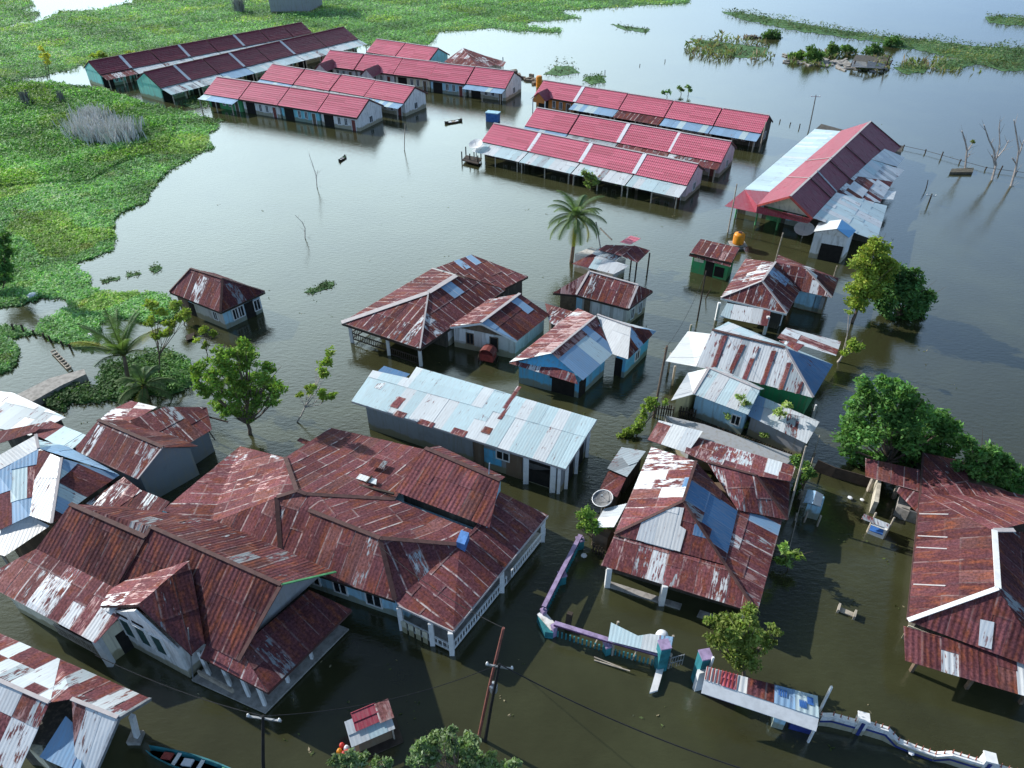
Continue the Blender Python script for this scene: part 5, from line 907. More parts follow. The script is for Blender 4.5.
mat_of_plants('bank_weeds', [V3, V3b], 1.8, (.075, .17, .05), (.14, .26, .08), .45, 2.2, 4, 1.8)
V4 = [(-60, 33), (8, 27), (40, 21), (62, 12), (100, 10), (132, 2), (150, -14), (700, -14), (690, 3), (655, 5), (600, 8), (560, 10), (566, 14), (582, 18), (562, 20), (528, 23), (522, 26), (563, 29), (562, 33), (520, 31), (498, 28), (440, 32), (437, 38), (425, 46), (392, 44), (350, 46), (300, 48), (240, 50), (150, 56), (110, 57), (62, 72), (20, 80), (-60, 84)]
V4b = [(-30, -10), (28, -4), (33, 5), (20, 10), (40, 12), (33, 20), (9, 25), (12, 28), (-30, 31)]
mat_of_plants('far_hyacinth', [V4, V4b], 3.0, (.20, .39, .14), (.30, .48, .24), .5, 1.5, 6, 1.0)
V5 = [(720, 11), (742, 13), (768, 17), (800, 23), (850, 31), (885, 36), (930, 40), (975, 46), (1060, 50), (1060, 72), (1000, 70), (985, 66), (955, 58), (930, 52), (900, 48), (872, 41), (835, 36), (780, 27), (742, 19)]
mat_of_plants('reed_bank', [V5, [(985, 16), (1060, 19), (1060, 27), (1010, 25), (990, 22)], [(895, 68), (910, 64), (930, 68), (922, 73), (902, 73)], [(934, 65), (955, 59), (980, 63), (960, 69), (940, 69)]], 2.2, (.085, .14, .06), (.14, .17, .09), .9, 1.5, 5, 1.0)
def patch(label, poly, base=(.06, .12, .03), hgt=.3, name='floating_weeds', dens=2.0, cat='weeds', alt=(.09, .14, .05), leafpx=1.5):
    o = mat_of_plants(name, [poly], dens, base, alt, hgt, leafpx, 3, .6); return o
patch('', [(303, 292), (315, 288), (326, 282), (335, 282), (330, 288), (312, 294)]); patch('', [(182, 104), (190, 99), (205, 99), (208, 106), (192, 108)], hgt=.5); patch('', [(182, 121), (205, 117), (224, 120), (212, 126), (190, 125)], hgt=.3)
patch('', [(582, 80), (588, 76), (602, 75), (607, 82), (592, 84)], hgt=.7, base=(.08, .16, .04)); patch('', [(543, 74), (556, 66), (572, 66), (580, 73), (560, 75)], (.11, .12, .08), 1.2, dens=1.0)
patch('', [(690, 38), (720, 42), (768, 48), (766, 56), (740, 58), (712, 52), (700, 46)], (.09, .10, .06), .8, dens=.8); patch('', [(610, 24), (650, 29), (648, 33), (625, 30)], (.08, .11, .06), .4, dens=1.0)
patch('', [(127, 274), (140, 272), (141, 274), (128, 277)], hgt=.15); patch('', [(149, 270), (158, 265), (163, 268), (155, 273)], hgt=.3); patch('', [(100, 281), (108, 279), (120, 277), (119, 279), (104, 283)], hgt=.12)
# trees -------------------------------------------------------------
palm('coconut palm with drooping fronds rising beside the ramshackle tin shed', (571, 262), (576, 217), 30, 3.2)
palm('upright palm with narrow fronds among the weeds at left', (128, 388), (124, 356), 18, 3.4, span=.8, trunk=.15); palm('low spreading palm behind the rust gable house at left', (146, 398), (144, 386), 16, 2.3, trunk=.14)
tree('tree', 'yellow green leafy tree leaning over water beside the gabled annex', 'tree', (852, 322), [(876, 250, 13), (868, 262, 15), (884, 262, 14), (866, 276, 14), (880, 274, 13), (862, 290, 12), (858, 302, 11), (872, 290, 12), (876, 244, 8)], .24, 13, (.11, .15, .028), (.19, .21, .035), .35, .16)
tree('shrub', 'dense dark green rounded shrub right of the yellow green tree', 'shrub', (905, 318), [(892, 274, 13), (905, 285, 17), (918, 296, 15), (896, 298, 18), (912, 306, 15), (884, 304, 12), (925, 306, 9), (890, 286, 14), (888, 314, 9), (902, 318, 10), (916, 315, 9), (880, 296, 9), (908, 274, 10)], .26, 15, (.042, .092, .030), (.075, .13, .035), .25, .12)
tree('leaning_tree', 'leaning pale trunk with a few yellow green sprigs by the silver roofs', 'tree', (838, 362), [(849, 312, 4), (853, 343, 7), (846, 352, 6), (858, 348, 5)], .2, 10, (.13, .17, .03), LIME, .3, .10, 'palebark')
tree('shrub', 'large spreading green shrub mass above the outhouse at right', 'shrub', (890, 466), [(868, 392, 15), (884, 384, 13), (898, 392, 15), (910, 400, 15), (868, 408, 18), (888, 410, 20), (908, 414, 20), (926, 416, 16), (944, 430, 16), (850, 428, 16), (868, 432, 18), (890, 436, 20), (912, 438, 20), (934, 442, 18), (954, 442, 14), (846, 446, 12), (858, 456, 12), (876, 456, 14), (898, 458, 14), (920, 456, 14), (944, 456, 14)], .25, 14, (.052, .115, .032), (.085, .16, .04), .28, .14)
tree('shrub', 'smaller green shrub behind the big rust house at right edge', 'shrub', (990, 498), [(968, 442, 10), (980, 450, 13), (994, 458, 13), (974, 464, 15), (990, 470, 15), (1004, 472, 12), (1016, 480, 12), (984, 482, 14), (1002, 486, 13), (1024, 488, 11), (966, 474, 12)], .25, 14, (.055, .12, .034), (.09, .16, .045), .25, .1)
tree('tree', 'rounded olive green tree beside the striped gate canopy', 'tree', (744, 676), [(732, 622, 15), (748, 618, 14), (722, 634, 14), (740, 636, 16), (758, 632, 15), (768, 642, 9), (728, 650, 13), (744, 654, 15), (756, 652, 11), (714, 624, 9), (740, 664, 9), (774, 632, 7), (710, 640, 6), (752, 610, 7)], .17, 10, (.085, .115, .030), (.14, .17, .045), .35, .10)
tree('tree', 'bright green many clumped tree above the sprawling rust roof at left', 'tree', (250, 434), [(203, 366, 10), (220, 360, 12), (236, 352, 12), (250, 362, 13), (212, 378, 12), (230, 374, 14), (262, 378, 12), (246, 380, 13), (274, 390, 11), (222, 392, 12), (238, 396, 13), (258, 398, 13), (206, 390, 10), (246, 345, 9), (266, 368, 8), (216, 404, 9), (232, 410, 10), (250, 414, 9), (272, 404, 8), (196, 378, 7)], .22, 11, (.085, .15, .03), (.14, .2, .035), .4, .14)
tree('tree', 'thin pale stemmed young tree leaning right beside the bright green tree', 'tree', (297, 422), [(329, 352, 6), (327, 362, 7), (325, 373, 7), (312, 388, 6), (322, 394, 7), (332, 396, 5), (300, 394, 4)], .2, 12, (.11, .16, .03), (.16, .2, .04), .4, .06, 'palebark')
tree('tree', 'spindly yellow green tree standing among the weeds beside the palm', 'tree', (158, 378), [(152, 304, 7), (160, 312, 6), (170, 322, 7), (168, 332, 7), (150, 322, 6), (180, 318, 6), (186, 314, 5), (158, 336, 5)], .2, 11, (.12, .16, .03), (.17, .2, .04), .4, .06)
tree('sapling', 'small yellow green sapling in the water below the lone house', 'sapling', (207, 358), [(204, 330, 6), (212, 334, 5), (198, 340, 5), (206, 346, 4)], .18, 12, (.14, .17, .03), LIME, .3, .04)
tree('shrub', 'light green shrub standing at the waterline of the lone house', 'shrub', (184, 325), [(176, 305, 7), (184, 312, 6), (188, 318, 5)], .2, 9, (.13, .16, .04), LIME, .4, .05)
tree('tree', 'pale leaved treetop at the bottom edge below the leaning poles', 'tree', (462, 800), [(418, 748, 9), (434, 744, 10), (450, 740, 11), (466, 746, 11), (452, 756, 12), (478, 758, 10), (494, 762, 10), (432, 758, 11), (512, 764, 8), (414, 760, 8), (470, 764, 11), (452, 728, 5)], .16, 15, (.085, .125, .055), (.16, .2, .12), .3, .1)
tree('shrub', 'low pale leaved shrub at the bottom edge beside the food raft', 'shrub', (362, 795), [(336, 760, 6), (350, 758, 8), (362, 762, 8), (378, 764, 7), (346, 766, 8), (388, 762, 5)], .16, 15, (.085, .125, .055), (.15, .19, .11), .3, .06)
tree('hedge', 'bright green hedge strip running beside the channel to the bamboo pole', 'hedge', (636, 436), [(650, 400, 5), (648, 407, 6), (644, 414, 6), (640, 422, 6), (635, 430, 6), (628, 437, 6), (622, 441, 5), (655, 403, 5), (664, 402, 4)], .17, 15, (.11, .16, .03), (.15, .2, .04), .4, .05)
tree('shrub', 'green shrub clump beneath the satellite dish', 'shrub', (592, 545), [(588, 512, 7), (584, 520, 8), (590, 527, 7), (598, 530, 6), (606, 530, 5), (580, 526, 5)], .16, 16, (.08, .14, .03), LIME, .3, .05)
tree('shrub', 'dark green shrub between the patched house and the leaning fence', 'shrub', (803, 492), [(800, 462, 8), (808, 468, 7), (802, 478, 8), (796, 488, 6), (812, 474, 5)], .17, 15, (.045, .09, .025), LIME, .2, .06)
tree('banana_plant', 'leafy plant with long pale blades right of the patched house', 'plant', (788, 570), [(784, 548, 7), (792, 552, 8), (786, 560, 8), (798, 556, 5), (780, 560, 5)], .34, 6, (.10, .15, .045), LIME, .3, .05, up=.6)
tree('shrub', 'spindly shrub in front of the small pale blue house', 'shrub', (736, 430), [(740, 398, 5), (744, 404, 5), (728, 416, 5), (738, 424, 6), (746, 424, 4)], .18, 10, (.12, .16, .06), LIME, .3, .05)
tree('shrub', 'pale green plant growing before the grey lean-to', 'shrub', (774, 440), [(786, 404, 6), (780, 412, 6), (768, 424, 6), (776, 432, 7), (764, 434, 5), (784, 430, 5)], .2, 11, (.15, .19, .07), LIME, .4, .05)
tree('shrub', 'olive bush growing at the porch of the front pink roofed row', 'shrub', (590, 190), [(584, 174, 5), (590, 177, 6), (596, 180, 6), (601, 181, 4), (588, 184, 5)], .25, 9, (.075, .105, .035), LIME, .3, .06)
tree('shrub', 'tiny green bush by the pale pink gable of the front row', 'shrub', (622, 190), [(620, 183, 4), (625, 185, 4)], .22, 9, (.06, .1, .04), LIME, .3, .05)
tree('shrub', 'dark bushy shrub at the left edge amid the hyacinths', 'shrub', (2, 290), [(2, 240, 9), (6, 252, 9), (4, 266, 10), (8, 278, 8), (-8, 258, 12), (-4, 280, 10)], .3, 10, (.04, .085, .025), GREEN, .2, .08)
far = 'far bushes and small trees on the flooded banks'
for lab, bs_, cl, c in (('yellow leaved tree alone in the far left channel', (48, 82), [(42, 50, 4), (44, 56, 5), (47, 62, 3)], (.28, .24, .04)), ('yellow green bush behind the rear maroon roofed row', (98, 58), [(95, 53, 3), (101, 52, 3), (104, 55, 3)], (.17, .2, .04)),
    ('round dark bush alone in the far right water', (771, 38), [(766, 33, 4), (772, 31, 5), (777, 33, 3)], (.05, .09, .03)), ('bush at the left end of the debris island', (797, 60), [(794, 53, 4), (800, 52, 4), (797, 57, 4)], (.07, .12, .03)), ('tallest bush in the middle of the debris island', (815, 62), [(811, 49, 5), (818, 52, 5), (814, 56, 6)], (.06, .11, .03)),
    ('loose bush right of the tallest bush on the debris island', (833, 56), [(832, 44, 4), (836, 47, 4), (830, 50, 4)], (.06, .1, .03)), ('small bush between the debris island bushes', (849, 54), [(847, 45, 4), (850, 48, 4)], (.06, .11, .03)), ('dark bush above the dark ruin on the debris island', (874, 56), [(870, 48, 5), (878, 50, 5), (875, 45, 4)], (.05, .09, .03)), ('dark bush in the reed bank behind the island', (893, 46), [(888, 39, 4), (895, 37, 5), (899, 41, 3)], (.05, .1, .03)),
    ('bright small bush before the dark ruin', (868, 69), [(867, 65, 3), (870, 66, 2)], (.13, .17, .04)), ('thin sapling left of the pair behind the rear middle row', (667, 98), [(664, 93, 3), (668, 92, 3)], (.06, .12, .04)), ('left one of a sapling pair behind the rear middle row', (681, 95), [(679, 88, 2.5), (682, 90, 2)], (.09, .13, .05)), ('right one of a sapling pair behind the rear middle row', (688, 96), [(688, 87, 3), (689, 90, 2.5)], (.08, .13, .05)),
    ('yellowish bush peeping over the rear maroon roof', (133, 58), [(130, 51, 2.5), (135, 52, 2.5)], (.15, .17, .05)), ('purple grey bush in the reeds at far right', (752, 38), [(748, 36, 2.5), (755, 35, 2.5)], (.12, .10, .10))):
    tree('bush', lab, 'bush', (bs_[0], bs_[1]), [(x_+ox, y_+2.2+oy, r_*1.15) for x_, y_, r_ in cl for ox, oy in ((-2, 1.5), (2, 1.5), (0, 0))] if 'sapling' not in lab and 'alone in the far left' not in lab else cl, .42, 5, c, tuple(x*1.3 for x in c), .3, .06)
# dry reed clumps
def reeds(label, clumps, n, h0, colr):
    b = P(*clumps[0][:2], 0); C = []; mb = MB(); c0 = (0, 0)
    for k in range(n):
        x, y, rx, ry = random.choice(clumps); p = P(x+random.gauss(0, rx*.5), y+random.gauss(0, ry*.5), 0); h = h0*random.uniform(.5, 1.2); l = Vector((random.gauss(0, .22), random.gauss(0, .22), 1)); w = Vector((random.uniform(-1, 1), random.uniform(-1, 1), 0)).normalized()*random.uniform(.05, .11); v = random.uniform(.7, 1.25)
        t = p+l*h; mb.poly([p-w, p+w, t+w*.5, t-w*.3], tuple(min(.6, x*v) for x in colr)+(1,), (.1, .1, .1, 0), [(0, 0)]*4, [(0, 0)]*4)
    o = mb.build('reed_clump', 'dry'); tag(o, label, 'reeds'); return o
reeds('large pale grey dry reed clump in the green hyacinth field', [(88, 136, 20, 8), (105, 140, 22, 8), (125, 138, 16, 8), (95, 124, 18, 6)], 2400, 2.1, (.58, .60, .54)); reeds('small grey reed tuft left of the large dry reed clump', [(27, 104, 4, 3)], 220, 1.6, (.16, .17, .15)); reeds('tiny grey reed tuft above the large dry reed clump', [(62, 101, 2.5, 2)], 90, 1.3, (.17, .17, .16)); reeds('pale grey reed tuft at the top edge of the far hyacinths', [(240, 12, 4, 1)], 420, 2.6, (.26, .27, .25))
# bare dead trees
def dead(label, base, limbs, r_=.1, group=None):
    b = P(*base, 0); rt = empty('dead_tree', (b.x, b.y, 0), label, 'dead tree', group); mb = MB(); prev = None
    for i, pl in enumerate(limbs):
        pts = [PY(x, y, b.y+(0 if k == 0 else (i % 3-1)*.25*k)) for k, (x, y) in enumerate(pl)]
        if i == 0: pts = [b-Vector((0, 0, .5)), b]+pts
        mb.tube(pts, [r_*(1 if i == 0 else .5)*(1-.8*k/len(pts)) for k in range(len(pts))], 6)
        for k in range(1, len(pts)):
            for s in range(2): e_ = pts[k]+Vector((random.uniform(-.8, .8), random.uniform(-.4, .4), random.uniform(.1, .7))); mb.tube([pts[k-1]*.4+pts[k]*.6, e_], [r_*.2, r_*.05], 4)
    mb.build('trunk', 'palebark', rt); return rt
t = dead('bare grey dead tree with a green sprig standing on a dark block', (965, 170), [[(967, 150), (965, 140), (962, 131)], [(967, 152), (971, 146), (974, 142)], [(967, 158), (970, 154)]], .16)
C, S = crown_points([(tuple(PY(973, 142, t.location.y)), .35)], 8, .18); leafmesh('leaf_sprig', C, S, cols(len(C), (.16, .2, .05)), t)
c = P(960, 173, 0); mb = MB(); mb.prism([P(949, 174.5, 0), P(972, 174.5, 0), P(973, 170, 0), P(951, 171, 0)], -.3, .3); tag(mb.build('concrete_block', 'w_dark'), 'dark low block in the water under the bare tree with a sprig', 'block')
dead('bare forked dead tree second from the right edge', (992, 180), [[(996, 165), (994, 150), (989, 140), (984, 125)], [(996, 160), (1000, 145), (999, 128), (1000, 120)], [(997, 158), (1005, 148), (1009, 140)], [(995, 165), (992, 155)]], .17); dead('tall bare dead tree nearest the right edge', (1011, 186), [[(1016, 168), (1019, 150), (1016, 132), (1014, 120)], [(1019, 155), (1024, 140)], [(1017, 165), (1012, 158)]], .17)
dead('bent bare snag standing alone in open water at centre left', (305, 238), [[(305, 228), (302, 222), (295, 215)]], .06); dead('thin forked stick standing in the water below the left pink cluster', (317, 187), [[(316, 175), (312, 163), (309, 154)], [(316, 178), (318, 170)]], .06)
# ------------------------------------------------------------------ fences, gates, poles, boats
def single(name, label, cat, fn, mat, group=None):
    mb = MB(); fn(mb); o = mb.build(name, mat); return tag(o, label, cat, group)
# purple topped garden wall: along the channel, round the corner, along the front
def wall_run(o, a, b, cap_z, w=.19):
    d = (b-a).normalized(); n = Vector((-d.y, d.x, 0)); mb = MB(); mb.box((a+b)/2+Vector((0, 0, cap_z-.04)), (b-a)/2, n*w*.6, (0, 0, .05)); mb.build('coping', 'lilac', o)
    mb = MB(); mb.box((a+b)/2+Vector((0, 0, cap_z-.07)), (b-a)/2, n*w*.72, (0, 0, .025)); mb.build('coping_edge', 'purplewall', o)
    L = (b-a).length; k = int(L/.2); mb = MB()
    for i in range(k+1): p = a+d*(i*L/max(k, 1)); mb.bar((p.x, p.y, -.5), (p.x, p.y, cap_z-.1), .07)
    mb.build('balusters', 'teal', o)
def pillar(o, p, z, mat='teal', cap='lilac', w=.4):
    mb = MB(); mb.box((p.x, p.y, (z-.5)/2), (w/2, .06, 0), (-.06, w/2, 0), (0, 0, (z+.5)/2)); mb.build('pillar', mat, o)
    mb = MB(); mb.box((p.x, p.y, z+.05), (w*.6, .07, 0), (-.07, w*.6, 0), (0, 0, .05)); mb.lathe((p.x, p.y, z+.1), [(w*.3, 0), (w*.3, .1), (w*.15, .18), (0, .2)], 8); mb.build('pillar_cap', cap, o)
za = .55
A, B, C_, D_, E_, F_, G_ = P(580, 541, za), P(562, 576, za), P(543.5, 613, za), P(554, 629, za), P(608, 646, za), P(661, 661, za), P(536, 622, za)
o = empty('garden_wall', (C_.x, C_.y, 0), 'purple topped garden wall with teal balusters and pale corner block, half sunk in water', 'wall')
wall_run(o, A, B, za); wall_run(o, B, C_, za); wall_run(o, D_, E_, za); wall_run(o, E_, F_, za)
for p in (A, B, E_): pillar(o, p, za+.12, w=.34)
for p in (C_, D_): pillar(o, p, za+.2, 'lilac', 'lilac', .2)
mb = MB(); mb.prism([P(537, 616, .5), P(543, 611, .5), P(556, 626, .5), P(553, 633, .5), P(545, 632, .5)], -.5, .5); mb.build('corner_block', 'teal', o); mb = MB(); mb.prism([P(537, 615, .5), P(543, 610, .5), P(557, 626, .5), P(551, 631, .5)], .5, .56); mb.build('corner_top', 'w_white', o)
mb = MB(); p = P(661, 661, 0); q = P(654, 690, .0); mb.box((F_.x, F_.y, .7), (.24, .05, 0), (-.05, .24, 0), (0, 0, 1.2)); mb.build('gate_pillar', 'teal', o)
mb = MB(); d = (P(653.5, 692, .02)-P(661, 666, .1)); mb.box((P(653.5, 692, .04)+P(661, 666, .3))/2, d/2, (.2, .06, 0), (0, 0, .06)); mb.build('gate_panel', 'whitepaint', o)
mb = MB(); mb.box((F_.x, F_.y, 1.94), (.26, .05, 0), (-.05, .26, 0), (0, 0, .04)); mb.build('pillar_cap', 'lilac', o)
mb = MB()
for x0, y0, x1, y1 in ((594, 646, 599, 636), (632, 660, 637, 650)): mb.bar(P(x0, y0, 0), P(x1, y1, .6), .06)
mb.bar(P(594, 657, .1), P(622, 668, .1), .05); mb.bar(P(594, 660, .05), P(630, 671, .15), .05); mb.build('loose_pole', 'palewood', o)
single('driftwood', 'dark stump standing in the water behind the purple garden wall', 'stump', lambda m: m.bar(P(567, 631, -.2), P(570, 613, .9), .28), 'darkwood')
# tin gate shelter
c = P(640, 645, 0); o = empty('tin_shelter', (c.x, c.y, 0), 'sagging blue grey tin shelter roof behind the purple garden wall', 'shelter')
mb = MB(); s_ = [P(608, 641, 1.2), P(670, 656.5, 1.2), P(673, 637, 1.35), P(650, 634, 1.3), P(638, 636, 1.3), P(611, 622.5, 1.35)]
sheets(mb, [s_[0], s_[1], s_[2], s_[3], s_[4], s_[5]], 'cyan', patches=[([(640, 630), (675, 634), (672, 658), (650, 655)], 'sky', .2, .45), ([(610, 625), (625, 628), (620, 640), (608, 640)], 'cyan', 0, .1)]); mb.build('roof', 'sheet', o)
for x, y in ((612, 655), (668, 668), (670, 650), (616, 636)): mb = MB(); p = P(x, y, 0); mb.bar((p.x, p.y, -.4), (p.x, p.y, 1.22), .1); mb.build('post', 'palewood', o)
c = P(661.5, 638, .9); o = empty('water_drum', (c.x, c.y, 0), 'white domed drum beside the sagging tin shelter', 'drum'); mb = MB(); mb.lathe((c.x, c.y, 0), [(.32, -.4), (.32, 1.1), (.28, 1.22), (.18, 1.3), (0, 1.33)], 14); mb.build('drum_body', 'plastic', o, smooth_=True)
mb = MB(); a, b = P(664, 665, .5), P(683, 660, .6)
for z in (0, .45): mb.bar(a+Vector((0, 0, z)), b+Vector((0, 0, z)), .04)
for k in range(8): p = a+(b-a)*k/7; mb.bar(p-Vector((0, 0, .4)), p+Vector((0, 0, .5)), .03)
tag(mb.build('metal_gate', 'steel'), 'small white barred metal gate standing open beside the purple garden wall', 'gate')
# striped canopy gate
c = P(760, 690, 0); o = empty('gate_canopy', (c.x, c.y, 0), 'long gate canopy of red striped, rusty and bright blue sheets beside olive tree', 'canopy')
k0, k1, k2, k3 = P(704, 680, 2.0), P(819, 718, 2.0), P(817.5, 696, 2.2), P(706.6, 666.6, 2.2)
mb = MB(); lerp = lambda a, b, t: a+(b-a)*t
for t0, t1, st_ in ((0, .15, 'white'), (.15, .27, 'pinktile'), (.27, .38, 'white'), (.38, .62, 'rustdark'), (.62, .80, 'sky'), (.80, 1, 'cyan')): sheets(mb, [lerp(k0, k1, t0), lerp(k0, k1, t1), lerp(k3, k2, t1), lerp(k3, k2, t0)], st_)
mb.build('roof', 'ribs', o); mb = MB()
for i in range(9): t = .01+i*.034; mb.bar(lerp(k0, k1, t)+Vector((0, 0, .07)), lerp(k3, k2, t)+Vector((0, 0, .07)), .05, .02)
mb.build('stripe', 'redpaint', o)
mb = MB()
for t0, t1, v in ((.66, .72, .6), (.84, .89, .35), (.91, .95, .6)): 
    for q in range(4): tt = t0+(t1-t0)*q/3; mb.bar(lerp(lerp(k0, k1, tt), lerp(k3, k2, tt), v-.15)+Vector((0, 0, .075)), lerp(lerp(k0, k1, tt), lerp(k3, k2, tt), v+.2)+Vector((0, 0, .075)), .06, .012)
mb.build('print_mark', 'bluepaint', o)
mb = MB(); dn = Vector((0, 0, -.28)); out = (k0-k3).normalized()*.42; q = [k0, k1, k1+out+dn, k0+out+dn]; mb.poly(q); mb.poly([p-Vector((0, 0, .03)) for p in q[::-1]]); mb.build('fascia_board', 'whitepaint', o)
pl = P(703, 670, 0); pb = P(702, 700, 0); mb = MB(); mb.box((pb.x, pb.y+.9, .9), (.26, .05, 0), (-.05, .26, 0), (0, 0, 1.4)); mb.build('gate_pillar', 'teal', o); mb = MB(); mb.box((pb.x-.05, pb.y+.58, .55), (.25, .06, 0), (-.03, .1, 0), (0, 0, 1.0)); mb.build('pillar_panel', 'whitepaint', o); mb = MB(); mb.box((pb.x, pb.y+.9, 2.33), (.27, .05, 0), (-.05, .27, 0), (0, 0, .04)); mb.build('pillar_cap', 'lilac', o)
mb = MB(); a, b = P(709, 702, 0), P(738, 712, 0); d = (b-a)/2; n = Vector((-d.y, d.x, 0)).normalized(); mb.box((a+b)/2+Vector((0, .4, .6)), d, n*.08, (0, 0, 1.0)); mb.build('gate_wall', 'purplewall', o)
for x, y, z in ((704, 676, 3.0), (817, 704, 2.9), (808, 730, 1.9)): mb = MB(); p = P(x, y+12, 0); mb.bar((p.x, p.y, -.4), (p.x, p.y, z-.4), .09); mb.build('post', 'whitepaint', o)
c = P(799, 730, 0); o = empty('stall', (c.x, c.y, 0), 'small navy and pale blue stall tucked beneath the blue end of the gate canopy', 'stall'); e1 = P(819, 724, .6)-P(788, 716, .6); e1 = e1.normalized(); e2 = Vector((-e1.y, e1.x, 0)); mb = MB(); mb.box(c+Vector((.1, .2, .35)), e1*.5, e2*.3, (0, 0, .7)); mb.build('body', 'navy', o); mb = MB(); mb.box(c-e1*.95+Vector((0, .1, .25)), e1*.25, e2*.3, (0, 0, .5)); mb.build('side_box', 'w_sky', o)
# blue striped wavy fence with red spikes
o = empty('spiked_fence', P(900, 738, 0), 'white and navy striped wavy fence wall topped with rust red spikes', 'fence'); pts = [P(821, 716, .7), P(833, 716, .8), P(855, 722, .75), P(868, 724, .8), P(888, 730, .8), P(898, 741, .4), P(915, 748, .35), P(935, 755, .4), P(952, 754, .7), P(975, 761, .75), P(1000, 768, .75), P(1030, 777, .75)]
for nm_, z0, z1, mt, wd in (('wall', -.6, 0, 'w_white', .16), ('coping', 0, .08, 'whitepaint', .22)):
    mb = MB()
    for a, b in zip(pts, pts[1:]):
        d = Vector((b.x-a.x, b.y-a.y, 0)).normalized(); n = Vector((-d.y, d.x, 0))*wd/2; q = lambda p, z, s: Vector((p.x, p.y, (p.z+z) if z > -.5 else z))+n*s
        mb.poly([q(a, z1, -1), q(b, z1, -1), q(b, z1, 1), q(a, z1, 1)]); mb.poly([q(a, z0, -1), q(b, z0, -1), q(b, z1, -1), q(a, z1, -1)]); mb.poly([q(b, z0, 1), q(a, z0, 1), q(a, z1, 1), q(b, z1, 1)])
    mb.build(nm_, mt, o)
mb = MB()
for a, b in zip(pts, pts[1:]):
    d = Vector((b.x-a.x, b.y-a.y, 0)).normalized(); n = Vector((d.y, -d.x, 0))*.1; n = n if n.y < 0 else -n; mb.bar(a+n-Vector((0, 0, .3)), b+n-Vector((0, 0, .3)), .03, .1)
mb.build('stripe', 'navy', o); mb = MB()
for a, b in zip(pts, pts[1:]):
    k = max(1, int((b-a).length/.26))
    for i in range(k): p = a+(b-a)*i/k; mb.tube([p+Vector((0, 0, .08)), p+Vector((0, .04, .32))], [.035, .012], 5)
mb.build('spikes', 'spike', o)
for x, y in ((858, 728), (982, 768)):
    p = P(x, y, .2); mb = MB(); mb.box((p.x, p.y, .25), (.2, -.06, 0), (.06, .2, 0), (0, 0, .85)); f = mb.build('pillar', 'w_white', o); mb = MB(); mb.box((p.x-.066, p.y-.22, .25), (.07, -.021, 0), (.003, .01, 0), (0, 0, .75)); mb.build('pillar_stripe', 'navy', f); mb = MB(); mb.box((p.x, p.y, 1.13), (.23, -.07, 0), (.07, .23, 0), (0, 0, .04)); mb.build('pillar_cap', 'whitepaint', f)
# wooden fences
def picket(label, a, b, z, mat='darkwood', step=.16, name='picket_fence'):
    o = empty(name, (a.x, a.y, 0), label, 'fence'); L = (b-a).length; k = int(L/step); mb = MB()
    for i in range(k+1): p = a+(b-a)*i/k; h = z*random.uniform(.85, 1.1); mb.bar((p.x, p.y, -.4), (p.x+random.uniform(-.04, .04), p.y, h), .09, .03)
    mb.build('pickets', mat, o); mb = MB(); mb.bar(Vector((a.x, a.y, z*.6)), Vector((b.x, b.y, z*.6)), .06); mb.build('rail', mat, o); return o
picket('dark wooden picket fence in front of the small pale blue house', P(656, 414, 0), P(694, 420, 0), 1.0); picket('low leaning fence of old planks before the grey lean-to', P(694, 424, 0), P(800, 462, 0), .5)
picket('dark plank fence stub below the white sheet awning', P(593, 552, 0), P(606, 560, 0), .8)
def fence_line(label, pts, z, mat, name='stake_fence', step=1.6, wire=True):
    o = empty(name, pts[0], label, 'fence'); n = 0; mb2 = MB()
    for a, b in zip(pts, pts[1:]):
        k = max(1, int((b-a).length/step))
        for i in range(k):
            p = a+(b-a)*i/k+Vector((random.uniform(-.1, .1), random.uniform(-.1, .1), 0)); h = z*random.uniform(.5, 1.2)
            if n < 95: mb = MB(); mb.bar((p.x, p.y, -.4), (p.x+random.uniform(-.12, .12), p.y, h), .11); mb.build('stake', mat, o); n += 1
        if wire: mb2.bar(a+Vector((0, 0, z*.45)), b+Vector((0, 0, z*.45)), .04)
    if wire: mb2.build('rail', mat, o)
    return o
fence_line('long stake fence crossing the water behind the hall at right', [P(902, 148, 0), P(925, 153, 0), P(960, 163, 0), P(985, 170, 0), P(1030, 176, 0)], .7, 'darkwood'); fence_line('faint stake line running across the far water from the middle block', [P(605, 74, 0), P(640, 66, 0), P(690, 58, 0), P(720, 52, 0)], .55, 'darkwood', step=5, wire=False)
fence_line('short stake fence behind the rear row of the middle block', [P(780, 122, 0), P(800, 128, 0), P(815, 131, 0), P(838, 128, 0)], .6, 'darkwood', wire=False); fence_line('broken dark stakes in the channel between hyacinth banks', [P(16, 331, 0), P(34, 335, 0), P(52, 342, 0), P(72, 350, 0), P(84, 356, 0)], .7, 'darkwood', step=.9, wire=False)
fence_line('leaning rail and stakes between the patched house and the outhouse', [P(786, 560, 0), P(796, 520, 0), P(806, 480, 0), P(818, 440, 0)], .9, 'palewood', step=1.8)
c = P(840, 470, 0); single('dark_fence', 'tall dark sagging mesh fence between the patched house and the outhouse', 'fence', lambda m: [m.bar(P(x0, y0, z0), P(x1, y1, z1), .06, 1.5) for x0, y0, z0, x1, y1, z1 in ((814, 468, .2, 832, 476, .1), (832, 476, .1, 850, 481, .05), (850, 481, .05, 868, 486, .1))], 'darkwood')
